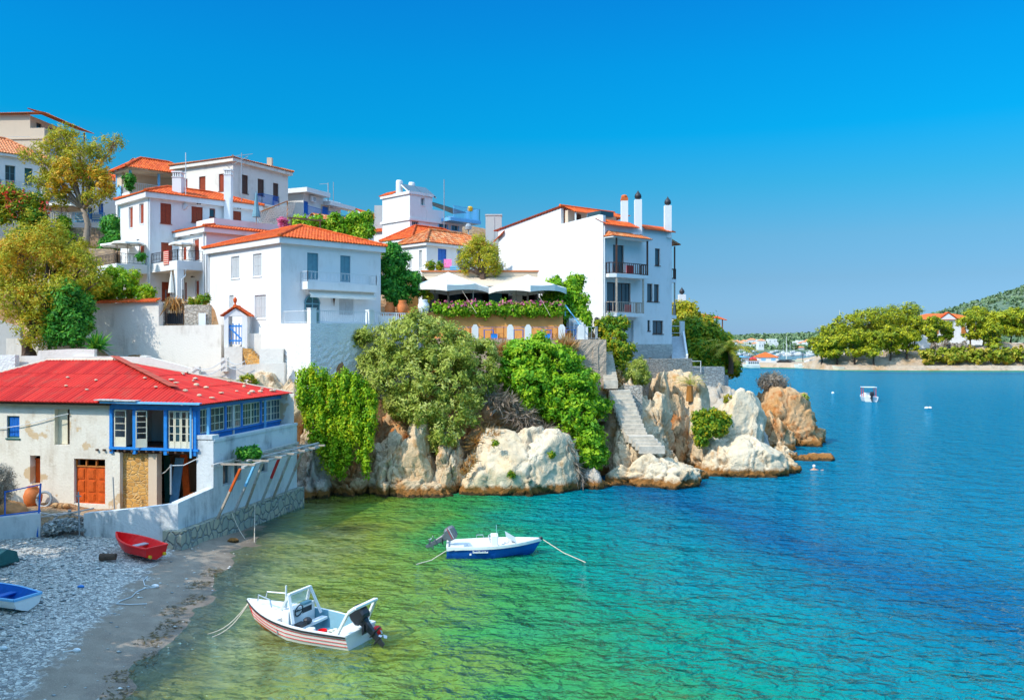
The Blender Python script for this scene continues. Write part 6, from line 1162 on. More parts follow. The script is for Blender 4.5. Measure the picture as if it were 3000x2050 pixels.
# right of H: blue-white ramp, walls, neighbouring roofs
rp = thing('ramp', 'pale blue concrete ramp between the big white building and the hedge', 'ramp', P(1990, 1045, 80)); mb = MB(); a, b, c, d = P(1968, 1050, 78.5), P(2010, 1050, 78.5), P(2000, 985, 84), P(1968, 985, 84); mb.prism([a, b, c, d], (0, 0, -.3)); mb.build('slope', 'slate', rp); mb = MB(); mb.prism([b, c, c + V3(0, 0, .5), b + V3(0, 0, .3)], (.18, 0, 0)); mb.build('kerb', 'white', rp)
mb = MB(); a = P(1968, 990, 84.3); b = P(1992, 990, 84.3); mb.box(b.x, b.x + .45, 84.2, 84.6, 8.5, 12.0); mb.build('pillar', 'white', rp); mb = MB()
for v in (955, 975): q = P(1968, v, 84.4); mb.beam(q, V3(b.x, q.y, q.z), .08)
mb.build('rail', 'iron_white', rp)
wallpx('stone_wall', [(1893, 1052), (2028, 1050)], 74.5, 2, .7, 'stone_pale', 'pale stone retaining wall at the foot of the ramp', D2=77.5); wallpx('stone_wall', [(2028, 1074), (2122, 1074), (2124, 1098), (2134, 1099)], 77.5, 1, .7, 'stone_grey', 'shaded grey stone wall above the rocky point', D2=80)
mb = MB(); a, b = P(2028, 1074, 77.4), P(2053, 1074, 77.6); mb.tube([a + V3(0, 0, .5), b + V3(0, 0, .5), b - V3(0, 0, .5)], .04, 6); mb.tube([a, b], .03, 6); tag(mb.build('handrail', 'iron_white', None, b), 'white pipe handrail at the top of the stone wall', 'handrail')
rh = House('small_house', 'small white house with a red veranda roof behind the yellow hedge', 2066, 108, (.85, .52), (-.5, .86), 1.4, 4, 5, 12.5); mb = MB(); roof_plane(mb, rh.R.pt(-3, 13.3, .6), rh.R.pt(3.2, 12.7, .6), rh.R.pt(-3, 13.9, -1), rh.R.pt(3.2, 13.2, -1)); mb.build('roof', 'tile', rh.root); mb = MB(); mb.beam(rh.R.pt(2.6, 10, .4), rh.R.pt(2.6, 12.8, .4), .12); mb.beam(rh.R.pt(1.5, 10, .4), rh.R.pt(1.5, 12.8, .4), .12); mb.build('post', 'door_orange', rh.root)
r2 = House('small_house', 'white house top with a black cowled chimney behind the lower balcony', 2000, 100, (.8, .6), (-.6, .8), 1.3, 3, 8, 13.6); mb = MB(); roof_plane(mb, r2.R.pt(-1, 13.9, .4), r2.R.pt(2.4, 13.8, .4), r2.R.pt(-1, 14.3, -.6), r2.R.pt(2.4, 14.2, -.6)); mb.build('roof', 'tile', r2.root); q = r2.R.pt(.2, 14.1, -.3); ck = chimney(r2.root, q, .8, 1.4, 'white', 'none'); onion(ck, q + V3(0, 0, 1.4))
# ---------------------------------------------------------------- the rocky point
def prock(name, spec, seed, mat='rock', label=None, kind=None, **kw):
    u0, u1, vt, D, dep = spec[:5]; c, r_ = rpx(u0, u1, vt, D, dep, spec[5] if len(spec) > 5 else None); return rock(name, c, r_, seed, mat, label, 'rock', None if kind else None, kind, **kw)
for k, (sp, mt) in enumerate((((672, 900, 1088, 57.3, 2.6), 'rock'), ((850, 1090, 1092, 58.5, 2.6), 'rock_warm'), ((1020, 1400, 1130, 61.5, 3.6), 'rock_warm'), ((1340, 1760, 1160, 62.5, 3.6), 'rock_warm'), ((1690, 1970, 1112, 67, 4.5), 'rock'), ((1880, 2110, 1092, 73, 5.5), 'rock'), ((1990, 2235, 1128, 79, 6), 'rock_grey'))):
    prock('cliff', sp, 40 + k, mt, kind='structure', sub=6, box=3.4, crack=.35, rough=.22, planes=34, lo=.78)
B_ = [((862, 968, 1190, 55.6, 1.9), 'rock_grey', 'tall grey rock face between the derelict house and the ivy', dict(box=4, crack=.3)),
    ((960, 1108, 1352, 56.6, 1.6), 'rock_warm', 'dark undercut rock below the hanging ivy', dict(crack=.35)),
    ((1072, 1225, 1255, 56.6, 2.0), 'rock', 'broad grey slab right of the hanging ivy', dict(box=4, crack=.3)),
    ((1176, 1300, 1205, 57.4, 1.9), 'rock', 'tall cream rock pillar under the olive bush', dict(box=4, crack=.3, tilt=(-.08, 0))),
    ((1250, 1365, 1262, 57.3, 1.9), 'rock', 'narrow leaning rock pillar left of the big cream boulder', dict(box=4, crack=.35, tilt=(.10, 0))),
    ((1322, 1697, 1250, 57.6, 2.7), 'rock_white', 'biggest cream boulder at the waterline below the green bush', dict(box=3.4, crack=.17, rough=.26, planes=44, lo=.78)),
    ((1395, 1560, 1225, 60.5, 1.8), 'rock', 'rock ledge behind the biggest cream boulder', dict(crack=.25)),
    ((1696, 1772, 1348, 58.7, 1.2), 'rock_grey', 'small bluish grey boulder in the dark cleft', dict(box=3.5)),
    ((1768, 1905, 1205, 62.5, 2.2), 'rock_white', 'rounded pale rock below the rock cut steps', dict(crack=.22)),
    ((1775, 2064, 1325, 60.3, 2.6), 'rock_white', 'wide pale rock apron at the water right of the dark cleft', dict(box=3, crack=.25, tilt=(.10, .1))),
    ((1868, 2000, 1160, 65, 2.2), 'rock', 'cracked cream rock in the middle of the point', dict(crack=.45, box=3.4)),
    ((1902, 1978, 1092, 68.5, 1.9), 'rock', 'big egg shaped ochre boulder below the stone wall', dict(box=2.4, crack=.2)),
    ((1950, 2052, 1150, 68, 2.2), 'rock_warm', 'ochre rock wedge left of the ivy block', dict(crack=.4, tilt=(-.15, 0))),
    ((2000, 2140, 1262, 66.5, 2.2), 'rock', 'cream rock shoulder under the ivy block', dict(crack=.3)),
    ((2035, 2250, 1140, 74, 3.0), 'rock_white', 'smooth white sloping rock beside the grey stone wall', dict(box=2.6, crack=.15, tilt=(.28, 0))),
    ((2028, 2300, 1285, 65.3, 2.6), 'rock_white', 'long smooth whale backed rock at the waterline', dict(box=2.8, crack=.22, tilt=(.06, 0))),
    ((2160, 2354, 1312, 65.8, 1.8), 'rock', 'pointed low rock nose beside the swimmer', dict(box=2.4, crack=.22, tilt=(.12, 0))),
    ((2168, 2398, 1120, 85, 5.0), 'rock_warm', 'great orange headland rock with a dry bush on top', dict(box=2.7, crack=.26, rough=.22, planes=36, layer=.14)),
    ((2280, 2428, 1228, 84.5, 2.8), 'rock_warm', 'orange rock tongue running into the sea', dict(box=2.2, crack=.22, layer=.12, tilt=(.14, 0))),
    ((2180, 2335, 1212, 80, 2.6), 'rock_warm', 'broken ochre rock in front of the orange headland', dict(crack=.3, layer=.1)),
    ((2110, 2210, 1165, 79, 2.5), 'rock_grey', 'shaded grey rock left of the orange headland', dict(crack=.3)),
    ((2252, 2346, 1302, 72.8, 1.5), 'rock', 'flat cream rock before the orange headland', dict(box=2.6)),
    ((2322, 2440, 1320, 72.2, 1.2), 'rock_warm', 'outermost flat brown rock in the water', dict(box=3.2, crack=.18)),
    ((1090, 1350, 1385, 55.6, 1.3), 'rock', 'low broken rock edge at the water under the olive bush', dict(crack=.35, box=2.6)),
    ((1640, 1790, 1392, 58.8, 1.1), 'rock_warm', 'low dark rock shelf in the mouth of the cleft', dict(crack=.3, box=2.4)),
    ((1905, 2075, 1325, 62.6, 1.6), 'rock', 'cream rock shelf joining the two pale aprons', dict(crack=.35)),
    ((540, 600, 1598, 41.5, .5, -.5), 'rock_grey', 'small pale stone at the foot of the sea wall', dict(sub=4))]
for k, (sp, mt, lb, kw) in enumerate(B_): prock('rock', sp, 100 + k * 3, mt, lb, **kw)
rs = thing('stairs', 'steps cut into the rock running down towards the sea', 'stairs', P(1850, 1270, 61.5))
for i in range(11): c = P(1816 + i * 4.6, 1143 + i * 12.2, 63.4 - i * .2); w_ = .78; MB().box(c.x - w_, c.x + w_, c.y - .35, c.y + .9, c.z - .7, c.z).build('step', 'step_stone', rs)
rs = thing('stairs', 'low rock cut steps near the waterline', 'stairs', P(1890, 1300, 60.2))
for i in range(4): c = P(1878 + i * 10, 1276 + i * 10, 60.4 - i * .25); MB().box(c.x - .9, c.x + .9, c.y - .3, c.y + .8, c.z - .5, c.z).build('step', 'step_stone', rs)
wallpx('stone_wall', [(1828, 1122), (1835, 1128), (1882, 1130)], 64.2, 3.5, .5, 'stone_pale', 'little stone wall at the top of the rock cut steps'); wallpx('stone_wall', [(2040, 1163), (2066, 1165)], 70, 3, .5, 'stone_grey', 'small dark stone wall above the ivy block')

# ---------------------------------------------------------------- plants of the point
def bush(name, label, lobes, n, size, mat, seed, cat='bush', **kw): return foliage(name, lobes, n, size, mat, seed, label=label, cat=cat, origin=Vector(lobes[0][0]) - V3(0, 0, lobes[0][1][2]), **kw)
bush('olive_bush', 'huge silvery olive bush growing over the cliff below the terrace', [LB(1205, 1000, 90, 60), LB(1115, 1065, 62, 59.5), LB(1290, 1020, 80, 60.5), LB(1385, 1050, 70, 60.5), LB(1180, 1110, 85, 58.6), LB(1300, 1110, 95, 58.6), LB(1405, 1105, 58, 59.5), LB(1100, 1110, 45, 58.4), LB(1250, 1190, 75, 57.6), LB(1345, 1190, 62, 57.8), LB(1300, 1268, 45, 56.9), LB(1185, 1180, 52, 57.6), LB(1066, 990, 26, 60), LB(1230, 950, 45, 61), LB(1420, 1040, 35, 60.6)], 42000, .15, 'leaf_olive', 11, per=44, cr=.42, aspect=.34)
bush('green_bush', 'bright green bush trailing down the rock right of the olive bush', [LB(1565, 1050, 72, 62), LB(1500, 1090, 50, 61), LB(1640, 1085, 70, 62), LB(1560, 1130, 70, 60.6), LB(1650, 1160, 62, 60.6), LB(1700, 1130, 50, 61.4), LB(1690, 1215, 56, 60), LB(1722, 1275, 48, 59.6), LB(1738, 1330, 42, 59.2), LB(1520, 1030, 35, 62.4), LB(1755, 1190, 30, 61.5), LB(1610, 1195, 35, 60)], 38000, .15, 'leaf_green', 12, per=40, cr=.38, aspect=.5)
iv = []; g = random.Random(6)
for u, vb in ((884, 1175), (900, 1235), (918, 1285), (938, 1315), (956, 1350), (974, 1368), (992, 1374), (1010, 1362), (1026, 1330), (1041, 1285), (1056, 1335), (1071, 1368), (1084, 1300), (1093, 1235)):
    vt = np.interp(u, [880, 925, 975, 1010, 1050, 1095], [1095, 1082, 1112, 1100, 1112, 1165]); n_ = max(2, int((vb - vt) / 26))
    for i in range(n_): x = i / (n_ - 1); iv.append(LB(u + g.uniform(-4, 4), vt + 8 + (vb - vt - 22) * x, 15 - 4 * x, 55.3 - .9 * x - (.25 if (int(u) // 17) % 2 else 0), 15 - 5 * x, 24))
bush('ivy', 'curtain of green ivy hanging over the rock beside the derelict house', iv, 34000, .10, 'leaf_ivy', 13, per=30, cr=.26, aspect=.55, hang=.55, cat='ivy')
bush('ivy', 'square clipped block of yellowing ivy on the pale rocks', [LB(2058, 1222, 26, 64.6, 20), LB(2095, 1222, 26, 64.6, 20), LB(2122, 1228, 20, 64.8, 18), LB(2055, 1258, 24, 64.3, 18), LB(2090, 1252, 22, 64.3, 18), LB(2056, 1284, 18, 64.2, 14), LB(2118, 1258, 14, 64.6, 14)], 9000, .11, 'leaf_mixed', 14, cr=.22, aspect=.6, hang=.3, cat='ivy')
bush('climbing_vine', 'leafy vine climbing the big white wall beside the right umbrella', [LB(1625, 835, 25, 70.5), LB(1675, 840, 28, 71), LB(1640, 875, 34, 70), LB(1690, 880, 28, 70.4), LB(1690, 925, 34, 69.5), LB(1712, 945, 22, 69), LB(1600, 880, 22, 70), LB(1655, 925, 24, 69.4), LB(1700, 815, 14, 71.4)], 13000, .15, 'leaf_green', 15, cr=.3, aspect=.55, hang=.25, cat='vine')
bush('oleander_bush', 'yellow and green bush at the foot of the big white building', [LB(1778, 958, 32, 69), LB(1820, 950, 24, 69.4), LB(1800, 1000, 38, 68.4), LB(1825, 1030, 32, 68), LB(1785, 1045, 32, 68), LB(1810, 1075, 26, 67.6)], 11000, .13, 'leaf_mixed', 16, cr=.28)
bush('shrub', 'grey green shrub beside the top of the rock cut steps', [LB(1870, 1078, 28, 66.6), LB(1855, 1098, 26, 66), LB(1885, 1105, 24, 66.2)], 4500, .12, 'leaf_olive', 17, cr=.25, aspect=.25, cat='shrub')
bush('shrub', 'rust orange dry shrub left of the grey green shrub', [LB(1806, 1098, 16, 66), LB(1815, 1120, 16, 65.6)], 1300, .11, 'leaf_dry', 18, cr=.2, cat='shrub')
bush('hedge', 'tall yellow and green hedge behind the ramp of the big white building', [LB(2020, 975, 45, 88), LB(2070, 985, 50, 89), LB(2105, 1010, 38, 89), LB(2050, 1040, 52, 87), LB(2105, 1055, 42, 87), LB(2140, 1075, 26, 86.4), LB(2030, 1070, 32, 86), LB(2085, 1090, 34, 85)], 24000, .24, 'leaf_mixed', 19, cr=.55, cat='hedge')
bush('tree', 'thin leaved tree beside the lower balcony of the big white building', [LB(1990, 905, 22, 94), LB(2020, 915, 26, 94), LB(2000, 940, 26, 93), LB(2035, 935, 20, 93.5)], 4200, .2, 'leaf_acacia', 20, cr=.5, cat='tree')
pm = thing('palm_tree', 'arching yellow green palm on the slope above the grey stone wall', 'palm', P(2140, 1090, 85)); mb = MB(); mb.tube([P(2140, 1095, 85), P(2142, 1060, 85), P(2140, 1030, 85)], [.3, .25, .28], 8); mb.build('trunk', 'bark', pm); fronds('crown', P(2140, 1030, 85), 46, 3.4, 'leaf_palm', pm, 3, .75, .75, .13)
pm = thing('palm_tree', 'small spiky palm rooted between the pale rocks', 'palm', P(2020, 1165, 68.5)); MB().tube([P(2020, 1175, 68.5), P(2021, 1130, 68.5)], [.3, .24], 8).build('trunk', 'leaf_dry', pm); fronds('crown', P(2021, 1128, 68.5), 24, 1.7, 'leaf_palm', pm, 5, .5, .9, .09)
bush('dry_bush', 'dry thorny bush on top of the orange headland rock', [LB(2262, 1116, 24, 85.5), LB(2240, 1122, 16, 85.5), LB(2285, 1124, 16, 85.5)], 2600, .22, 'leaf_grey', 21, cr=.5, aspect=.15)
def dry(name, label, pts, D, L, n, mat, seed, **kw): q = [P(u, v, D) for u, v in pts]; return tag(blades(name, q, L, n, mat, seed, origin=q[0], **kw), label, 'dry grass')
dry('dry_grass', 'orange tuft of dry grass on the terrace wall right of the green bush', [(1648, 1032), (1660, 1030), (1668, 1036), (1655, 1040)], 63.9, 1.0, 700, 'leaf_dry', 1, spread=.35); dry('dry_grass', 'orange dry grass on the terrace wall left of the green bush', [(1470, 1040), (1485, 1036), (1495, 1040)], 63.6, .9, 500, 'leaf_dry', 2, spread=.4)
dry('dead_vines', 'tangle of dead grey vines under the bright green bush', [(1495 + i * 17, 1170 + i * 15 + (i % 3) * 12) for i in range(12)] + [(1440, 1165), (1465, 1180), (1500, 1215), (1540, 1245)], 59, .75, 4200, 'leaf_grey', 3, spread=1.3, down=True, w_=.013); dry('dry_grass', 'rusty dry grass on the ledge left of the biggest boulder', [(1420, 1290), (1440, 1285), (1455, 1295), (1395, 1300)], 57.5, .7, 700, 'leaf_dry', 4, spread=1.); dry('dry_grass', 'rust coloured dry patch at the foot of the leaning rock pillar', [(1370, 1370), (1385, 1350), (1360, 1385)], 55.4, .4, 400, 'leaf_dry', 5, spread=1.)
dry('dead_vines', 'strip of dead creeper beside the trailing tip of the green bush', [(1660 + i * 6, 1290 + i * 18) for i in range(7)], 57.8, .7, 900, 'leaf_grey', 6, spread=.5, down=True, w_=.02)
for k, (u, v, r_, D, mt, lb) in enumerate(((728, 1112, 20, 56.4, 'leaf_mixed', 'round yellow green plant growing from the pale rock face'), (692, 1126, 11, 56.2, 'leaf_mixed', 'smaller yellow plant left of the round plant on the rock'), (1450, 1296, 7, 55.6, 'leaf_mixed', 'tiny tuft on the upper face of the biggest boulder'), (1615, 1330, 9, 54.9, 'leaf_mixed', 'tiny flat tuft on the right face of the biggest boulder'), (1495, 1388, 8, 54.9, 'leaf_mixed', 'tiny tuft low on the left face of the biggest boulder'), (2130, 1166, 12, 73, 'leaf_palm', 'small spiky plant right of the white slope'), (2352, 1164, 14, 83.5, 'leaf_olive', 'low green cushion on the seaward edge of the headland'))):
    bush('plant', lb, [LB(u, v, r_, D), LB(u + r_ * .6, v + r_ * .4, r_ * .7, D)], 900 if r_ > 15 else 350, .09 if D < 60 else .12, mt, 60 + k, cat='plant', cr=.16)

# ---------------------------------------------------------------- plants among the houses
tree('olive_tree', 'big yellowing olive tree above the red tin roof at the left edge', P(85, 1034, 60.5), [LB(55, 765, 78, 62), LB(150, 745, 80, 62.5), LB(235, 790, 58, 62.5), LB(20, 830, 60, 61), LB(60, 880, 62, 60.6), LB(130, 890, 58, 60.4), LB(190, 850, 55, 61), LB(100, 960, 52, 60), LB(150, 690, 45, 63), LB(60, 700, 50, 63), LB(280, 830, 36, 62)], 22000, .13, 'leaf_acacia', .38, 22, per=20, cr=.45, aspect=.3, fork=.28)
ot = [o for o in sc.objects if o.name.startswith('olive_tree')][0]
foliage('dry_leaves', [LB(40, 745, 60, 61.6), LB(120, 720, 60, 62), LB(30, 800, 45, 60.6), LB(200, 780, 45, 62), LB(90, 850, 40, 60.2)], 5200, .12, 'leaf_gold', 122, ot, per=14, cr=.35, aspect=.3)
bush('green_tree', 'dark green leafy shrub tree beside the olive trunk', [LB(200, 875, 46, 60.6), LB(190, 930, 46, 60.4), LB(228, 950, 38, 60.4), LB(165, 975, 34, 60.2), LB(235, 895, 32, 60.8), LB(215, 985, 26, 60)], 15000, .14, 'leaf_dark', 23, cr=.36, cat='tree')
bush('jasmine_bush', 'yellow flecked shrub behind the tile capped garden wall', [LB(305, 850, 36, 66), LB(365, 845, 38, 65.4), LB(425, 866, 28, 65), LB(335, 805, 28, 66), LB(275, 840, 26, 66.4), LB(385, 815, 20, 65.6)], 12000, .12, 'leaf_ivy', 24, cr=.32, cat='shrub')
tree('feather_tree', 'tall feathery yellow green tree with orange clusters before the guest house', P(252, 705, 79), [LB(190, 405, 42, 80), LB(235, 455, 48, 79.5), LB(300, 440, 36, 80), LB(345, 412, 20, 80), LB(150, 470, 42, 80), LB(205, 520, 50, 79), LB(290, 520, 38, 79.4), LB(100, 440, 20, 80), LB(75, 455, 18, 80), LB(170, 570, 36, 79), LB(268, 580, 30, 78.6), LB(315, 560, 26, 79), LB(120, 530, 26, 79.4), LB(150, 430, 30, 80)], 11000, .2, 'leaf_acacia', .28, 25, per=16, cr=.5, aspect=.2, bark='bark_pale', fork=.42)
ft = [o for o in sc.objects if o.name.startswith('feather_tree')][0]
foliage('flower_clusters', [LB(200, 495, 40, 78.6), LB(190, 520, 36, 78.4), LB(290, 500, 30, 78.8), LB(310, 540, 24, 78.6), LB(170, 545, 26, 78.4)], 1800, .18, 'leaf_gold', 125, ft, per=12, cr=.35, aspect=.35)
bv = bush('bougainvillea', 'red flowering bougainvillea at the left edge below the teal window', [LB(20, 575, 36, 78), LB(65, 605, 40, 78.4), LB(110, 590, 26, 78.6), LB(15, 625, 30, 78), LB(100, 635, 30, 78)], 7000, .17, 'leaf_mixed', 26, cr=.5, aspect=.4)
foliage('flowers', [LB(20, 575, 36, 77.6), LB(60, 605, 40, 77.8), LB(130, 610, 16, 78)], 420, .17, 'petal_red', 27, bv, cr=.4, per=7)
bush('shrub', 'green shrub at the stone terrace wall left of the parasol', [LB(95, 650, 32, 79), LB(80, 680, 26, 78.6), LB(185, 655, 18, 79.4), LB(190, 700, 20, 78.6)], 6000, .16, 'leaf_green', 28, cr=.4); bush('shrub', 'dark green shrub against the side of the tall white house', [LB(328, 660, 28, 76), LB(338, 700, 24, 75.6), LB(315, 720, 24, 75.6)], 6000, .15, 'leaf_dark', 29, cr=.36)
bush('scrub', 'golden dry scrub on the earth slope under the stone terrace wall', [LB(120, 715, 28, 76), LB(190, 725, 30, 75.4), LB(30, 745, 30, 75), LB(250, 720, 22, 75.6), LB(220, 745, 26, 74)], 6000, .16, 'leaf_acacia', 30, cr=.4, aspect=.2)
bush('trees_between', 'dense green shrub between the square white house and the restaurant', [LB(1150, 735, 24, 68), LB(1148, 780, 36, 68), LB(1140, 835, 34, 67.6), LB(1195, 825, 34, 68.4), LB(1222, 845, 20, 68.4), LB(1165, 870, 30, 67.6), LB(1180, 760, 18, 69)], 14000, .15, 'leaf_dark', 32, cr=.36); sc.objects[-1].name = 'shrub'
tree('olive_tree', 'golden leaved olive tree growing through the restaurant roof', P(1413, 850, 72.4), [LB(1388, 740, 34, 73), LB(1425, 760, 36, 72.6), LB(1362, 768, 24, 73), LB(1452, 785, 22, 72.8), LB(1402, 712, 22, 73), LB(1440, 730, 20, 73), LB(1358, 790, 14, 72.6)], 6500, .13, 'leaf_acacia', .3, 33, per=16, cr=.42, aspect=.28, fork=.5)
pgv = thing('vine_pergola', 'long vine covered pergola behind the orange hipped roof', 'pergola', P(960, 715, 71))
foliage('vine', [LB(880, 652, 20, 71.6, 30), LB(930, 655, 22, 71.4, 30), LB(985, 655, 26, 71.2, 30), LB(1040, 650, 28, 71.2, 30), LB(1068, 672, 24, 71), LB(1000, 690, 28, 71), LB(1050, 705, 26, 70.6), LB(950, 680, 22, 71), LB(1075, 640, 16, 71.4), LB(900, 672, 16, 71)], 13000, .15, 'leaf_green', 34, pgv, cr=.34, aspect=.6, hang=.2)
mb = MB()
for u in (853, 938): mb.beam(P(u, 690, 70.2), P(u, 640, 70.2), .1)
mb.beam(P(845, 638, 70.2), P(945, 647, 70.2), .12); mb.beam(P(845, 640, 73), P(1080, 648, 71), .1); mb.build('frame', 'wood_dark', pgv)
bush('bougainvillea', 'magenta bougainvillea beside the wooden lattice screen', [LB(828, 652, 14, 73), LB(838, 662, 10, 73)], 900, .12, 'petal_pink', 35, cr=.25)
gr = thing('planter', 'long bed of pink geraniums along the top of the orange wall', 'planter', P(1450, 905, 67)); lb_ = [LB(1285 + i * 19.5, 898 + (i * 37 % 5) * 2, 15 + (i * 13 % 4), 66.7, 10) for i in range(19)]
foliage('leaves', lb_, 12000, .10, 'leaf_green', 36, gr, cr=.24, aspect=.7, hang=.22); foliage('flowers', [(l[0] + V3(0, -.15, .12), (l[1][0], .3, l[1][2])) for l in lb_], 900, .07, 'petal_pink', 37, gr, per=6, cr=.12, low=.1, aspect=.9); foliage('red_leaves', lb_, 700, .09, 'leaf_dry', 38, gr, per=5, cr=.2)
bush('plant', 'leafy pot plant behind the white painted jar', [LB(1240, 850, 20, 68.4), LB(1255, 870, 14, 68.2)], 1500, .12, 'leaf_acacia', 39, cat='plant'); bush('plant', 'row of pot plants on the restaurant roof beside the deck chair', [LB(1262, 778, 12, 74), LB(1290, 780, 12, 74)], 1300, .11, 'leaf_mixed', 40, cat='plant', cr=.2)
bush('plant', 'yellow green plants on the stone wall below the corner balcony', [LB(590, 878, 14, 64.4), LB(605, 874, 10, 64.4), LB(560, 884, 8, 64.4)], 1500, .1, 'leaf_mixed', 41, cat='plant', cr=.18); bush('plant', 'pot plant on the side balcony by the black railing', [LB(415, 752, 13, 69.6)], 700, .1, 'leaf_dark', 42, cat='plant', cr=.18); bush('plant', 'tall plant standing on the blue posted veranda', [LB(378, 525, 14, 85.6), LB(380, 545, 12, 85.6)], 1000, .16, 'leaf_dark', 43, cat='plant', cr=.3)
yc = thing('yucca', 'spiky yucca in front of the white garden wall', 'yucca', P(284, 1040, 59.6)); MB().tube([P(284, 1042, 59.6), P(285, 1020, 59.6)], [.12, .1], 7).build('trunk', 'bark_pale', yc); q = [P(285, 1018, 59.6)]; blades('crown', q, .95, 220, 'leaf_dark', 7, yc, .035, .8)
bush('bare_bush', 'bluish bare twiggy bush at the left edge in front of the derelict house', [LB(0, 1400, 34, 41, 24), LB(22, 1430, 26, 41, 22), LB(-15, 1450, 34, 41, 22)], 3800, .16, 'leaf_grey', 44, aspect=.07, cr=.35)
bush('plant', 'small grasses at the end of the pale stone steps', [LB(1790, 1135, 9, 64), LB(1770, 1140, 7, 64)], 300, .12, 'leaf_dry', 45, cat='plant', cr=.2, aspect=.15)
# trees on the camera's side of the cove: out of the frame, they shade the beach
for k, (L_, h_, r_, a_) in enumerate(((-24.5, 6.6, 2.0, -2.6), (-28, 8.0, 2.2, -2.2), (-31.5, 9.0, 2.4, -2.2), (-35, 10.4, 2.5, -2.0), (-38.5, 11.6, 2.6, -1.8), (-42, 12.6, 2.5, -1.6), (-45, 10.6, 2.2, -1.4), (-48, 8.6, 2.1, -1.6), (-52, 7.4, 2.2, -1.8))):
    r_ *= .78; x, y = .81 * a_ + .586 * L_, .586 * a_ - .81 * L_; b_ = V3(x, y, .6); lo_ = [(V3(x, y, h_ - r_), (r_, r_, r_))]; z = h_ - 2 * r_ - .2; i = 0
    while z > 3.4:
        if not ((k in (3, 4, 5, 7) and i == 1) or (k == 6 and i == 0)): lo_.append((V3(x + (-1) ** i * 1.0, y - (-1) ** i * 1.3, z), (r_ * .92, r_ * .92, r_ * .75)))
        z -= 1.75; i += 1
    tree('plane_tree', 'leafy green plane tree standing at the back of the beach', b_, lo_, 2300, .36, 'leaf_green', .3, 200 + k, group='trees behind the beach', cr=.8, per=16)
# ---------------------------------------------------------------- boats
def hull(root, F0, st, mats, split=.62, wall=.07, floor=.18, transom=True):
    """F0: world matrix (x forward, y to port, z up). st: stations (x, keel z, chine half width, chine z, gunwale half width, gunwale z)"""
    O = [[], [], [], []]; prof = []
    for (x, kz, cw, cz, gw, gz) in st:
        ms = []
        for t_ in (0, .25, .5, .75): ms.append((cw + (gw - cw) * (t_ ** .8), cz + (gz - cz) * t_))
        prof.append([(0, kz), (cw * .5, kz + (cz - kz) * .42)] + ms + [(gw, gz)])
    def skin(mb, i0, i1, off=0., sgn=1):
        n = len(st)
        for i in range(n - 1):
            for s_ in (1, -1):
                for j in range(i0, i1):
                    a, b = prof[i], prof[i + 1]; q = [V3(st[i][0], s_ * (a[j][0] + off), a[j][1]), V3(st[i + 1][0], s_ * (b[j][0] + off), b[j][1]), V3(st[i + 1][0], s_ * (b[j + 1][0] + off), b[j + 1][1]), V3(st[i][0], s_ * (a[j + 1][0] + off), a[j + 1][1])]
                    mb.poly([F0 @ v for v in (q if s_ < 0 else q[::-1])])
    return prof, skin
def boat_frame(p_st, p_bow):
    x = V3(p_bow.x - p_st.x, p_bow.y - p_st.y).normalized(); y = V3(-x.y, x.x); return Matrix(((x.x, y.x, 0, p_st.x), (x.y, y.y, 0, p_st.y), (0, 0, 1, p_st.z), (0, 0, 0, 1)))
def iw(s, i_, fz): return min(i_ * .8, s[2] * .85 * (1 if fz >= s[3] else max(.0, (fz - s[1]) / (s[3] - s[1])) * .8))
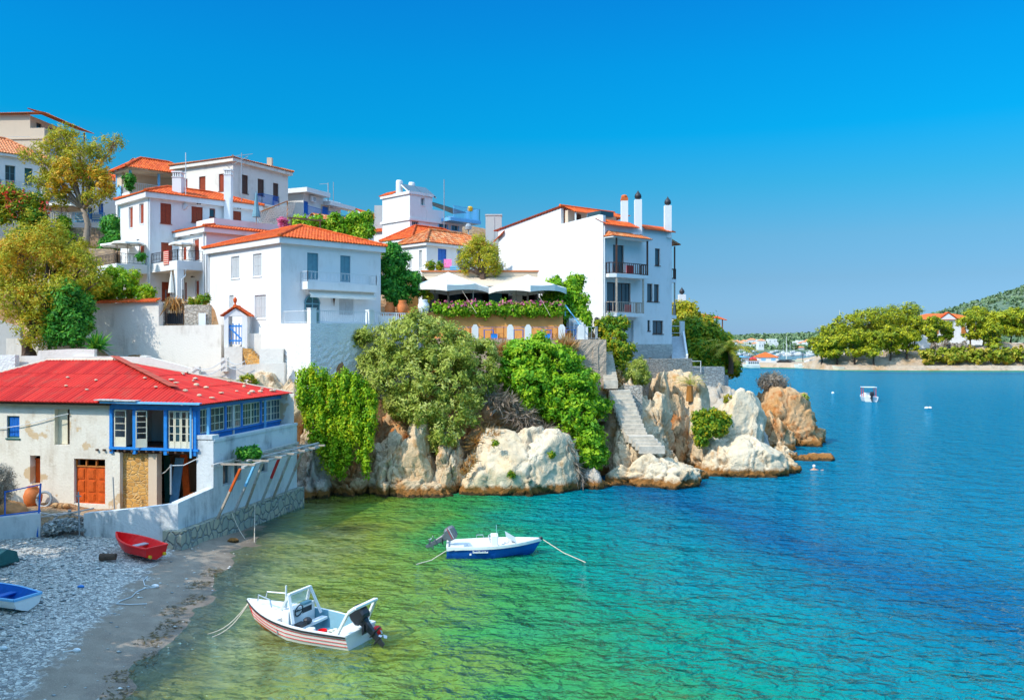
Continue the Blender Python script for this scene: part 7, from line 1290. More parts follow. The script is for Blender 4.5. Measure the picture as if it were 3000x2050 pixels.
def simple_boat(root, F0, st, hullmat, inmat, rim, floor=.12, lower=None, stripes=None):
    prof, skin = hull(root, F0, st, None); n = len(st); mb = MB(); skin(mb, 0, 2) ; (mb.build('bottom', lower, root) if lower else None)
    mb = mb if not lower else MB(); skin(mb, 2, 6); m0 = prof[0]; pts = [V3(st[0][0], y, z) for y, z in m0] ; tr = [F0 @ V3(p.x, p.y, p.z) for p in pts] + [F0 @ V3(p.x, -p.y, p.z) for p in pts[:0:-1]]; mb.poly(tr)
    h_ = mb.build('hull', hullmat, root, smooth=False)
    # gunwale, inner skin and floor
    mb = MB(); w_ = .08
    for i in range(n - 1):
        for s_ in (1, -1):
            a, b = st[i], st[i + 1]; ia, ib = max(0., a[4] - w_), max(0., b[4] - w_); q = [V3(a[0], s_ * (a[4] + .02), a[5] + .03), V3(b[0], s_ * (b[4] + .02), b[5] + .03), V3(b[0], s_ * ib, b[5] + .03), V3(a[0], s_ * ia, a[5] + .03)]; mb.poly([F0 @ v for v in (q if s_ < 0 else q[::-1])])
            q2 = [V3(a[0], s_ * (a[4] + .02), a[5] + .03), V3(b[0], s_ * (b[4] + .02), b[5] + .03), V3(b[0], s_ * (b[4] + .02), b[5] - .04), V3(a[0], s_ * (a[4] + .02), a[5] - .04)]; mb.poly([F0 @ v for v in q2])
    a = st[0]; mb.obox(F0 @ V3(a[0] - .02, -a[4], a[5] - .05), F0.to_3x3() @ V3(.1, 0, 0), F0.to_3x3() @ V3(0, 2 * a[4], 0), (0, 0, .08)); mb.build('gunwale', rim, root)
    mb = MB()
    for i in range(n - 1):
        for s_ in (1, -1):
            a, b = st[i], st[i + 1]; ia, ib = max(0., a[4] - w_), max(0., b[4] - w_); fa, fb = max(a[1] + .06, floor), max(b[1] + .06, floor); q = [V3(a[0], s_ * ia, a[5] + .03), V3(b[0], s_ * ib, b[5] + .03), V3(b[0], s_ * iw(b, ib, fb), fb), V3(a[0], s_ * iw(a, ia, fa), fa)]; mb.poly([F0 @ v for v in q]); mb.poly([F0 @ v for v in (V3(a[0], s_ * iw(a, ia, fa), fa), V3(b[0], s_ * iw(b, ib, fb), fb), V3(b[0], 0, fb), V3(a[0], 0, fa))])
    a = st[0]; mb.poly([F0 @ V3(a[0] + .08, y, z) for y, z in ((-a[4] + w_, floor), (a[4] - w_, floor), (a[4] - w_, a[5]), (-a[4] + w_, a[5]))]); mb.build('liner', inmat, root); return prof, skin
def lb(F0, mb, x0, x1, y0, y1, z0, z1): R3 = F0.to_3x3(); return mb.obox(F0 @ V3(x0, y0, z0), R3 @ V3(x1 - x0, 0, 0), R3 @ V3(0, y1 - y0, 0), (0, 0, z1 - z0))
def outboard(root, F0, x, z, mat, tilt, stripe=None, k=1.):
    ob = F0 @ Matrix.Translation((x, 0, z)) @ Matrix.Rotation(tilt, 4, 'Y') @ Matrix.Scale(k, 4)
    def ring(sec): return [[ob @ V3(cx + a * sx, b * sy, cz) for a, b in ((-1, -.7), (-.8, -1), (.7, -1), (1, -.6), (1, .6), (.7, 1), (-.8, 1), (-1, .7))] for cx, cz, sx, sy in sec]
    def loft(mb, sec):
        r_ = ring(sec); b0 = len(mb.v); vv = [p for q in r_ for p in q]; m_ = len(r_); mb.add(vv, [(i * 8 + j, i * 8 + (j + 1) % 8, (i + 1) * 8 + (j + 1) % 8, (i + 1) * 8 + j) for i in range(m_ - 1) for j in range(8)] + [tuple(range(8))[::-1], tuple(range((m_ - 1) * 8, m_ * 8))])
    mb = MB(); loft(mb, [(-.22, .12, .20, .15), (-.22, .2, .26, .18), (-.23, .4, .27, .185), (-.24, .52, .24, .17), (-.25, .58, .16, .12)]); cw = mb.build('outboard_motor', mat, root, smooth=False)
    mb = MB(); loft(mb, [(-.2, -.55, .08, .03), (-.2, -.3, .10, .05), (-.2, .0, .12, .07), (-.2, .118, .15, .10)]); loft(mb, [(-.28, -.36, .22, .10), (-.28, -.34, .22, .10)]); loft(mb, [(-.22, -.80, .06, .012), (-.2, -.6, .09, .02), (-.2, -.551, .10, .025)]); R3 = ob.to_3x3(); mb.tube([ob @ V3(-.38, 0, -.56), ob @ V3(-.02, 0, -.56)], [.05, .035], 8); mb.build('leg', mat, cw)
    mb = MB(); c = ob @ V3(-.42, 0, -.56)
    for i in range(3):
        a = 2.1 * i; u_, v_ = R3 @ V3(0, math.cos(a), math.sin(a)), R3 @ V3(.35, -math.sin(a), math.cos(a)).normalized() * .06; mb.poly([c + u_ * .02 - v_ * .4, c + u_ * .14 - v_, c + u_ * .17 + v_ * .3, c + u_ * .08 + v_])
    mb.build('propeller', 'metal', cw); mb = MB(); lb(ob, mb, -.06, .06, -.12, .12, -.15, .12); mb.build('bracket', 'black_plastic', cw)
    if stripe:
        mb = MB(); lb(ob, mb, -.47, .0, -.192, .192, .30, .35); mb.build('stripe', stripe, cw)
        mb = MB(); lb(ob, mb, -.45, -.02, -.191, .191, .37, .41); mb.build('stripe', 'plastic_white', cw)
    return cw
def stations(L, B, H, bow=.35, keel=-.18, n=12, tr=.82, sheer=.28):
    out = []
    for i in range(n + 1):
        t_ = i / n; x = L * t_; f = (1 - max(0, (t_ - .35) / .65) ** 2.3) * (tr + (1 - tr) * min(1, t_ / .35)); gw = max(.02, B / 2 * f); gz = H + sheer * t_ ** 2.2; k = keel + (gz - keel - .05) * max(0, (t_ - .78) / .22) ** 2.4; cw = gw * (.80 - .45 * max(0, (t_ - .5) / .5)); cz = keel + .18 + (gz - keel) * .32 * max(0, (t_ - .5) / .5) ** 1.5; cz = max(cz, k + .01); cz = min(cz, gz - .03); out.append((x, k, max(.012, cw), cz, gw, gz))
    return out
# the white clinker boat in front
p0, p1 = V3(-5.0, 28.2, 0), V3(-9.75, 30.53, 0); F0 = boat_frame(p0, p1); WB = thing('motor_boat', 'white motor boat with red stripes, a roll bar and a black outboard motor', 'boat', p0)
s_ = stations(4.9, 2.0, .50, sheer=.34); simple_boat(WB, F0, s_, 'hull_white', 'shutter_teal', 'hull_white', .10, 'hull_orange')
prof = [[(cw + (gw - cw) * t_ ** .8, cz + (gz - cz) * t_) for t_ in (.25, .5, .75)] for (x, k, cw, cz, gw, gz) in s_]
for j in range(3):
    mb = MB()
    for i in range(len(s_) - 1):
        for sg in (1, -1):
            a, b = prof[i][j], prof[i + 1][j]; mb.beam(F0 @ V3(s_[i][0], sg * (a[0] + .012), a[1]), F0 @ V3(s_[i + 1][0], sg * (b[0] + .012), b[1]), .016, .014)
    mb.build('stripe', 'red_item', WB)
mb = MB()
for i in range(len(s_) - 1):
    for sg in (1, -1): a, b = s_[i], s_[i + 1]; mb.beam(F0 @ V3(a[0], sg * (a[4] + .03), a[5] - .03), F0 @ V3(b[0], sg * (b[4] + .03), b[5] - .03), .03, .05)
mb.build('rubbing_strake', 'black_plastic', WB)
mb = MB(); k = 7
dk = [F0 @ V3(s_[i][0], s_[i][4] - .06, s_[i][5] + .035) for i in range(k, 13)] + [F0 @ V3(s_[i][0], -s_[i][4] + .06, s_[i][5] + .035) for i in range(12, k - 1, -1)]; mb.poly(dk); x = s_[k][0]; mb.poly([F0 @ V3(x, y, z) for y, z in ((-s_[k][4] + .1, .1), (s_[k][4] - .1, .1), (s_[k][4] - .06, s_[k][5] + .03), (-s_[k][4] + .06, s_[k][5] + .03))]); mb.build('foredeck', 'hull_white', WB)
mb = MB(); lb(F0, mb, 2.45, 2.75, -.68, .68, .1, .95); lb(F0, mb, 2.749, 3.6, -.5, .5, .5, .78); co = mb.build('console', 'hull_white', WB, bevel=.03)
mb = MB(); mb.poly([F0 @ V3(*p) for p in ((2.78, -.66, .96), (2.78, .66, .96), (2.58, .55, 1.42), (2.58, -.55, 1.42))]); mb.build('windscreen', 'clear_glass', co); mb = MB(); R3 = F0.to_3x3()
for (a, b) in (((2.78, .66, .94), (2.56, .56, 1.46)), ((2.78, -.66, .94), (2.56, -.56, 1.46)), ((2.56, -.57, 1.45), (2.56, .57, 1.45)), ((2.56, -.56, 1.45), (2.2, -.70, .55)), ((2.56, .56, 1.45), (2.25, .70, .55))): mb.beam(F0 @ V3(*a), F0 @ V3(*b), .10, .07)
mb.build('windscreen_frame', 'hull_white', co); mb = MB(); c = F0 @ V3(2.38, .25, .86); mb.tube([c + R3 @ V3(-.04 * math.sin(a), .19 * math.cos(a), .19 * math.sin(a)) for a in [i * math.pi / 7 for i in range(15)]], .022, 6, False); mb.beam(c - R3 @ V3(0, .18, 0), c + R3 @ V3(0, .18, 0), .03); mb.beam(c, c + R3 @ V3(.1, 0, 0), .04); mb.build('steering_wheel', 'black_plastic', co); mb = MB(); lb(F0, mb, 2.443, 2.449, -.5, .0, .68, .86); mb.build('instrument_panel', 'black_plastic', co); mb = MB(); lb(F0, mb, 2.4, 2.6, -.45, -.05, .952, 1.02); mb.build('chart_plotter', 'shutter_teal', co)
mb = MB(); lb(F0, mb, 1.95, 2.2, -.74, .74, .36, .44); mb.build('seat', 'hull_white', WB); mb = MB(); lb(F0, mb, .09, .75, -.58, .58, .1, .46); mb.build('stern_locker', 'hull_white', WB, bevel=.02)
mb = MB(); lb(F0, mb, 1.95, 2.2, .35, .7, .441, .56); mb.ball(F0 @ V3(2.05, .2, .55), (.16, .16, .12), 8, 5); mb.build('cushion', 'black_plastic', WB)
mb = MB(); pts = [(.35, .80, .5), (-.05, .74, 1.25), (-.18, .60, 1.36), (-.18, -.60, 1.36), (-.05, -.74, 1.25), (.35, -.80, .5)]
for a, b in zip(pts[:-1], pts[1:]): mb.beam(F0 @ V3(*a), F0 @ V3(*b), .14, .09)
mb.build('roll_bar', 'hull_white', WB, bevel=.02); outboard(WB, F0, -.06, .52, 'black_plastic', R(48), None, 1.15)
mb = MB(); mb.tube([F0 @ V3(3.4, .45, .88), F0 @ V3(3.5, .42, 1.12), F0 @ V3(4.2, .22, 1.14), F0 @ V3(4.25, .2, .92)], .025, 6); mb.tube([F0 @ V3(3.4, -.45, .88), F0 @ V3(3.5, -.42, 1.12), F0 @ V3(4.2, -.22, 1.14), F0 @ V3(4.25, -.2, .92)], .025, 6); mb.build('bow_rail', 'metal', WB); mb = MB()
for y in (.5, .46): mb.tube([F0 @ V3(2.75, y, .95), F0 @ V3(2.75, y - .01, 1.72)], .018, 5)
mb.build('antenna', 'plastic_white', WB)
mb = MB(); c = F0 @ V3(1.35, .28, .1); mb.lathe(c, [(.13, 0), (.16, .26), (.15, .27), (.12, .05)], 12); tag(mb.build('bucket', 'red_plastic', None, c), 'red bucket standing in the white motor boat', 'bucket'); mb = MB(); c = F0 @ V3(1.75, .42, .1); mb.lathe(c, [(.14, 0), (.17, .24), (.18, .25), (.16, .3), (.05, .32)], 12); tag(mb.build('tub', 'plastic_white', None, c), 'white lidded tub in the white motor boat', 'tub'); mb = MB(); c = F0 @ V3(-.22, -.62, .30); mb.ball(c, .17, 12, 8); tag(mb.build('buoy', 'red_plastic', None, c, True), 'round red fender hanging at the stern of the white motor boat', 'buoy')
mb = MB(); c = F0 @ V3(1.2, -.25, .12)
for i in range(6): mb.ball(c + V3(.12 * i - .3, .1 * (i % 3), .03), (.12, .09, .07), 6, 4)
tag(mb.build('gear', 'cream_paint', None, c), 'pile of pale gear on the floor of the white motor boat', 'gear')
mb = MB(); a = F0 @ V3(4.75, 0, .85)
for k in (0, 1): e = a + V3(-.9 - .25 * k, -1.4 + .3 * k, -.86); mb.tube([a.lerp(e, x / 8) - V3(0, 0, .25 * math.sin(math.pi * x / 8)) for x in range(9)], .018, 5, False)
tag(mb.build('mooring_rope', 'rope', None, a), 'two slack mooring ropes from the bow of the white motor boat', 'rope')
# the blue and white boat
p0, p1 = V3(-3.05, 40.0, 0), V3(1.5, 40.25, 0); F1 = boat_frame(p0, p1); BB = thing('motor_boat', 'open motor boat with a blue hull, white liner and tilted grey outboard', 'boat', p0); s_ = stations(4.45, 1.85, .52, sheer=.2)
simple_boat(BB, F1, s_, 'hull_blue', 'hull_white', 'hull_white', .08, 'hull_blue'); mb = MB()
for i in range(len(s_) - 1):
    for sg in (1, -1):
        a, b = s_[i], s_[i + 1]; da, db = (.10 if i > 1 else .16 - .03 * i), .10; q = [V3(a[0], sg * (a[4] + .024), a[5] + .032), V3(b[0], sg * (b[4] + .024), b[5] + .032), V3(b[0], sg * (b[4] + .022), b[5] - db), V3(a[0], sg * (a[4] + .022), a[5] - da)]; mb.poly([F1 @ v for v in q])
mb.build('sheer_band', 'hull_white', BB); mb = MB(); k = 8; dk = [F1 @ V3(s_[i][0], s_[i][4] - .06, s_[i][5] + .034) for i in range(k, 13)] + [F1 @ V3(s_[i][0], -s_[i][4] + .06, s_[i][5] + .034) for i in range(12, k - 1, -1)]; mb.poly(dk); mb.build('foredeck', 'hull_white', BB)
mb = MB(); lb(F1, mb, 2.7, 3.1, -.38, .38, .1, .5); lb(F1, mb, .1, .8, -.52, .52, .1, .46); lb(F1, mb, 1.0, 2.4, .4, .58, .1, .42); mb.build('bench', 'hull_white', BB, bevel=.03); mb = MB(); lb(F1, mb, 2.05, 2.4, -.3, .3, .08, .95); co = mb.build('console', 'plastic_white', BB, bevel=.04); mb = MB(); mb.poly([F1 @ V3(*p) for p in ((2.42, -.3, .96), (2.42, .3, .96), (2.25, .26, 1.36), (2.25, -.26, 1.36))]); lb(F1, mb, 2.3, 2.32, -.28, -.26, .95, 1.45); mb.build('windscreen', 'clear_glass', co); mb = MB(); R3 = F1.to_3x3(); c = F1 @ V3(2.0, 0, .72); mb.tube([c + R3 @ V3(-.05 * math.sin(a), .17 * math.cos(a), .17 * math.sin(a)) for a in [i * math.pi / 7 for i in range(15)]], .022, 6, False); mb.beam(c, c + R3 @ V3(.08, 0, 0), .05); mb.build('steering_wheel', 'plastic_grey', co); mb = MB(); mb.poly([F1 @ V3(*p) for p in ((3.3, -.62, .62), (3.3, .62, .62), (2.75, .62, .95), (2.75, -.62, .95))]); mb.poly([F1 @ V3(*p) for p in ((2.9, -.6, .55), (2.9, .6, .55), (3.3, .62, .62), (3.3, -.62, .62))]); mb.build('cushion', 'hull_white', BB)
outboard(BB, F1, -.05, .6, 'motor_grey', R(62), 'red_item', 1.15); mb = MB()
for x, y in ((1.4, .9), (2.0, .9)): mb.tube([F1 @ V3(x, y, .55), F1 @ V3(x, y, .72), F1 @ V3(x + .3, y, .72), F1 @ V3(x + .35, y, .56)], .02, 5)
mb.build('grab_rail', 'metal', BB)
# its name in small white letters on the side
mb = MB(); g = random.Random(2); sd = [s for s in s_ if 1.4 < s[0] < 1.6][0]; yo = -(sd[4] - .012)
for i in range(13):
    x = 1.2 + i * .055; hgt = (.085, .05, .05, .07, .05)[i % 5] + g.uniform(-.01, .01); lb(F1, mb, x, x + .042, yo - .035, yo + .03, .30, .30 + hgt)
lb(F1, mb, 1.2, 1.9, yo - .034, yo + .03, .296, .315); lb(F1, mb, 1.05, 1.14, yo - .035, yo + .03, .20, .27)
mb.build('name_lettering', 'hull_white', BB)
mb = MB(); a = F1 @ V3(4.5, 0, .68); e = a + V3(1.9, -1.6, -.68); mb.tube([a, a.lerp(e, .5) - V3(0, 0, .1), e], .02, 5, False); tag(mb.build('mooring_rope', 'rope', None, a), 'thin mooring rope at the bow of the blue hulled boat', 'rope'); mb = MB(); a2 = F1 @ V3(.0, -.8, .4); e2 = a2 + V3(-1.3, -.9, -.4); mb.tube([a2, a2.lerp(e2, .5) - V3(0, 0, .12), e2], .022, 5, False); tag(mb.build('mooring_rope', 'rope', None, a2), 'thin mooring rope at the stern of the blue hulled boat', 'rope'); mb = MB(); mb.ball(F1 @ V3(4.42, 0, .74), (.1, .1, .08), 8, 5); mb.build('bow_fitting', 'black_plastic', BB)
# dinghies on the beach
q0, q1 = PZ(458, 1640, .42), PZ(325, 1603, .55); F2 = boat_frame(q0, q1); F2 = F2 @ Matrix.Rotation(R(-2), 4, 'Y') @ Matrix.Translation((0, 0, .16)); RB = thing('dinghy', 'bright red plastic dinghy lying on the pebble beach', 'boat', q0); s_ = stations(2.95, 1.3, .42, keel=-.14, sheer=.2, tr=.86)
simple_boat(RB, F2, s_, 'red_plastic', 'red_plastic', 'red_plastic', .02); mb = MB(); lb(F2, mb, 1.2, 1.5, -.55, .55, .26, .30); mb.build('seat', 'plastic_grey', RB); mb = MB(); lb(F2, mb, .08, .35, -.5, .5, .28, .32); mb.build('stern_seat', 'plastic_grey', RB)
for y in (-.36, .36): MB().tube([F2 @ V3(-.02, y, .06), F2 @ V3(-.10, y, .06)], .075, 10).build('drain_plug', 'yellow_item', RB)
q0, q1 = PZ(82, 1792, .55), PZ(-70, 1752, .7); F3 = boat_frame(q0, q1); F3 = F3 @ Matrix.Translation((0, 0, .18)); NB = thing('rowing_boat', 'white rowing boat with a dark navy inside, cut by the left edge', 'boat', q0); s_ = stations(3.0, 1.35, .36, keel=-.14, sheer=.2, tr=.8); simple_boat(NB, F3, s_, 'hull_white', 'blue_deep', 'blue_light', .02); mb = MB(); lb(F3, mb, 1.2, 1.5, -.5, .5, .22, .26); mb.build('seat', 'blue_deep', NB)
q0 = PZ(22, 1664, .65); q1 = PZ(-110, 1640, .8); F4 = boat_frame(q0, q1); F4 = F4 @ Matrix.Translation((0, 0, .66)) @ Matrix.Rotation(R(180), 4, 'X'); DB = thing('upturned_boat', 'dark green upturned boat at the left edge of the beach', 'boat', q0); s_ = stations(3.0, 1.4, .5, keel=-.12, sheer=.1, tr=.8); simple_boat(DB, F4, s_, 'green_dark', 'green_dark', 'green_dark', .1)
# far boat with T top, seen from behind
p0 = V3((2545 - 1500) / F * 143 - .2, 141.5, 0); p1 = p0 + V3(.9, 5, 0); F5 = boat_frame(p0, p1); TB = thing('motor_boat', 'small white motor boat with a frame top anchored in the blue bay', 'boat', p0); s_ = stations(5.2, 2.5, .75, sheer=.3, tr=.9); simple_boat(TB, F5, s_, 'hull_white', 'hull_white', 'hull_white', .2); mb = MB()
for x in (1.2, 2.6):
    for y in (-1.0, 1.0): mb.beam(F5 @ V3(x, y, .7), F5 @ V3(x, y, 2.3), .08)
mb.build('top_frame', 'red_item', TB); mb = MB(); lb(F5, mb, 1.0, 2.9, -1.15, 1.15, 2.3, 2.38); mb.build('top', 'hull_white', TB); mb = MB(); lb(F5, mb, 2.0, 2.6, -.7, .7, .3, 1.4); mb.build('console', 'hull_white', TB, bevel=.1); outboard(TB, F5, -.05, .75, 'black_plastic', R(8), None, 1.5)
mb = MB(); c = V3((2715 - 1500) / F * 127, 127, 0); mb.ball(c + V3(0, 0, .12), (.35, .3, .2), 8, 5); mb.ball(c + V3(.55, .1, .12), (.28, .25, .2), 8, 5); tag(mb.build('buoys', 'plastic_white', None, c), 'pair of white buoys floating right of the anchored motor boat', 'buoy'); mb = MB(); c = V3((2440 - 1500) / F * 164, 164, 0); mb.ball(c + V3(0, 0, .1), .28, 8, 5); tag(mb.build('buoy', 'plastic_white', None, c), 'single white buoy floating left of the anchored motor boat', 'buoy')
# swimmer with a white cap
c = V3((2385 - 1500) / F * 66.5, 66.5, 0); sw_ = thing('person', 'swimmer in a white bathing cap, head and shoulders above water by the rocks', 'person', c)
import bmesh
me = bpy.data.meshes.new('body'); vv = [(0, 0, -.35), (0, 0, -.08), (0, 0, .04), (0, 0, .12), (0, 0, .26), (.17, 0, .0), (.42, .05, -.06), (.62, -.1, .0), (-.17, 0, .0), (-.36, .1, -.08), (-.5, -.1, -.06), (.70, -.14, .01), (-.56, -.16, -.06)]; ee = [(0, 1), (1, 2), (2, 3), (3, 4), (2, 5), (5, 6), (6, 7), (2, 8), (8, 9), (9, 10), (7, 11), (10, 12)]
me.from_pydata([tuple(Vector(v) + c) for v in vv], ee, []); rd = [.17, .19, .12, .055, .105, .075, .05, .04, .075, .05, .04, .03, .03]
bo = put('body', me, 'skin', sw_); md = bo.modifiers.new('skin', 'SKIN'); sk = me.skin_vertices[0].data if me.skin_vertices else None
if sk is None:
    bm_ = bmesh.new(); bm_.from_mesh(me); ly = bm_.verts.layers.skin.verify(); bm_.to_mesh(me); bm_.free(); sk = me.skin_vertices[0].data
for i, r_ in enumerate(rd): sk[i].radius = (r_, r_)
sk[0].use_root = True; s2 = bo.modifiers.new('sub', 'SUBSURF'); s2.levels = 2; s2.render_levels = 2
mb = MB(); mb.ball(c + V3(0, .01, .29), (.125, .135, .13), 12, 8); mb.build('bathing_cap', 'plastic_white', sw_, smooth=True)
# small things on the beach
pb = []; g = np.random.default_rng(5); n = 9000; xx = g.uniform(-34, -12, n); yy = g.uniform(20, 42.2, n); d_in = -(xx - shore_x(yy)); kp = (d_in > 3.6 + g.random(n) * 1.6) & (xx > -.62 * yy - 1); xx, yy = xx[kp], yy[kp]; zz = -sea_depth(xx, yy); r_ = .025 + .055 * g.random(len(xx)) ** 2.2
ov = np.array([(1, 0, 0), (-1, 0, 0), (0, 1, 0), (0, -1, 0), (0, 0, 1), (0, 0, -.6)]); of = np.array([(0, 2, 4), (2, 1, 4), (1, 3, 4), (3, 0, 4), (2, 0, 5), (1, 2, 5), (3, 1, 5), (0, 3, 5)]); sc3 = np.stack([r_ * (1 + g.random(len(r_))), r_ * (.8 + .6 * g.random(len(r_))), r_ * .6], 1); th = g.random(len(r_)) * 6.28
v = ov[None] * sc3[:, None]; v = np.stack([v[..., 0] * np.cos(th)[:, None] - v[..., 1] * np.sin(th)[:, None], v[..., 0] * np.sin(th)[:, None] + v[..., 1] * np.cos(th)[:, None], v[..., 2]], -1) + np.stack([xx, yy, zz + r_ * .25], 1)[:, None]
f = (of[None] + (np.arange(len(r_)) * 6)[:, None, None]).reshape(-1, 3); leafmat('pebble', [(.16, .18, .19), (.36, .38, .37), (.60, .58, .52), (.75, .73, .68)], 0.)
tag(npmesh('pebbles', v.reshape(-1, 3), f, 'pebble', None, (-16, 35, 0), attr={'rnd': np.repeat(np.clip(g.random(len(r_)), .02, .98), 8)}), 'grey and white pebbles covering the upper beach', 'pebbles', kind='stuff')
n = 900; xx = g.uniform(-22, -9.5, n); yy = g.uniform(21, 41, n); d_in = -(xx - shore_x(yy)); kp = (d_in > -1.5) & (d_in < 4.4) & (g.random(n) < .45); xx, yy = xx[kp], yy[kp]; r_ = .02 + .05 * g.random(len(xx)) ** 2.5; zz = -sea_depth(xx, yy)
v = ov[None] * (r_[:, None] * np.array([1.6, 1.1, .6]))[:, None] + np.stack([xx, yy, zz + r_ * .2], 1)[:, None]; f = (of[None] + (np.arange(len(r_)) * 6)[:, None, None]).reshape(-1, 3)
tag(npmesh('shells', v.reshape(-1, 3), f, 'pebble', None, (-13, 32, 0), attr={'rnd': np.repeat(np.clip(g.random(len(r_)) ** .6, .02, .98), 8)}), 'loose stones and shells strewn over the wet sand', 'stones', kind='stuff')
wd_ = [V3(shore_x(np.array(y)) + x, y, 0) for y, x in ((24, -.6), (25.5, -.9), (27, -.5), (28.6, -.8), (30, -.6), (31.5, -.9), (33, -.5), (35, -.7), (37, -.6))]; wd_ = [V3(float(q.x), q.y, float(-sea_depth(np.array([float(q.x)]), np.array([q.y]))[0])) for q in wd_]
vv, ff, tt = leaf_mesh(np.array([tuple(q + V3(a_ * .25, b_ * .3, .02)) for q in wd_ for a_ in (-1, 0, 1) for b_ in (-2, -1, 0, 1)]), np.full(len(wd_) * 12, .22), 9, .10, 9, .25, 3.); vv[:, 2] = vv[:, 2] * .25 + .75 * np.repeat(-sea_depth(vv[:, 0], vv[:, 1])[:, None], 1, 1)[:, 0] + .01
leafmat('weed', [(.05, .04, .02), (.12, .09, .03), (.2, .13, .05)], 0.); tag(npmesh('seaweed', vv, ff, 'weed', None, (-12, 30, 0), attr={'rnd': tt}), 'broken line of dark seaweed along the water edge', 'seaweed', kind='stuff')
c = PZ(312, 1640, .55); mb = MB(); mb.tube([c + V3(-.28, 0, .14), c + V3(.38, .06, .13)], [.16, .15], 10); tag(mb.build('log', 'bark', None, c), 'short dark log lying below the red dinghy', 'log')
c = PZ(380, 1562, .55); mb = MB(); mb.ball(c + V3(0, 0, .15), (.3, .2, .22), 8, 6); tag(mb.build('rubber_bundle', 'iron', None, c), 'black bundle lying against the wall behind the red dinghy', 'bundle')
c = PZ(683, 1588, .05); mb = MB(); mb.ball(c + V3(0, 0, .08), (.30, .2, .15), 7, 5); tag(mb.build('stone', 'rock_white', None, c), 'pale flat stone at the water edge by the mooring line', 'stone')
mb = MB(); a, b = LR.pt(3.2, 1.18, .5), PZ(745, 1590, -.02); mb.tube([a.lerp(b, x / 8) - V3(0, 0, .12 * math.sin(math.pi * x / 8)) for x in range(9)], .02, 5, False); tag(mb.build('mooring_rope', 'rope', None, a), 'pale mooring line running from the plinth into the water', 'rope'); mb = MB(); a, b = LR.pt(.9, 1.18, .5), PZ(718, 1578, .02); mb.tube([a.lerp(b, x / 8) - V3(0, 0, .12 * math.sin(math.pi * x / 8)) for x in range(9)], .018, 5, False); tag(mb.build('mooring_rope', 'rope', None, a), 'second mooring line ending at the pale flat stone', 'rope')
def ground(u, v):
    q = PZ(u, v, .3)
    for _ in range(6): q = PZ(u, v, float(-sea_depth(np.array([q.x]), np.array([q.y]))[0]))
    return q
mb = MB(); pts = [ground(u, v) + V3(0, 0, .03) for u, v in ((432, 1690), (420, 1702), (424, 1716), (455, 1722), (425, 1724), (400, 1735), (385, 1750), (352, 1762), (340, 1770), (380, 1772), (430, 1770))]; mb.tube(pts, .02, 5, False); tag(mb.build('rope', 'iron_white', None, pts[0]), 'thin white rope lying in curves on the wet sand', 'rope'); c = ground(455, 1720); mb = MB(); mb.ball(c + V3(0, 0, .06), (.16, .08, .08), 8, 5); tag(mb.build('float', 'plastic_white', None, c), 'white float at the end of the rope on the wet sand', 'buoy')
for k, (u, v, lb2) in enumerate(((225, 1908, 'lower white float on the wet sand below the rope'), (10, 1902, 'white float on the sand at the left edge'))):
    c = ground(u, v); mb = MB(); mb.ball(c + V3(0, 0, .05), (.13, .07, .07), 8, 5); mb.tube([c + V3(-.1, 0, .04), c + V3(-.4, -.05, .02)], .015, 5); tag(mb.build('float', 'plastic_white', None, c), lb2, 'buoy')
c = ground(237, 1720); mb = MB(); mb.ball(c + V3(0, 0, .04), (.14, .09, .06), 7, 5); tag(mb.build('plastic_bag', 'blue_paint', None, c), 'scrap of blue plastic on the pebbles above the rope', 'litter')

# ---------------------------------------------------------------- across the bay
def gz(x, y): return float(bank_z(np.array([x * 1.]), np.array([y * 1.]))[0])
def pine(label, u, vt, wpx, D, k, lean=0., gap=.38, bare=.36):
    x = (u - CX) / F * D; z0 = gz(x, D); zt = CH + (HZ - vt) / F * D; h = zt - z0; r_ = wpx / 2 / F * D; g = random.Random(500 + k); base = V3(x, D, z0 - .2); lo = []
    for i in range(9):
        t_ = bare + (1 - bare) * (i + .5) / 9; rr = r_ * (.72 + .62 * math.sin(math.pi * min(1, .25 + .75 * (1 - abs(t_ - .6))))) * (.92 if i < 8 else .6); a = g.uniform(0, 6.28); lo.append((V3(x + lean * h * t_ + math.cos(a) * r_ * gap * (1.25 if i < 8 else .2), D + math.sin(a) * r_ * gap, z0 + h * t_ - rr * .15), (rr * .9, rr * .9, rr * .30)))
    tree('pine_tree', label, base, lo, 2800, .62, 'leaf_pine', .32, 300 + k, 'bark', group='pine trees across the bay', per=14, cr=r_ * .22, aspect=.3, fork=.4, up=.8)
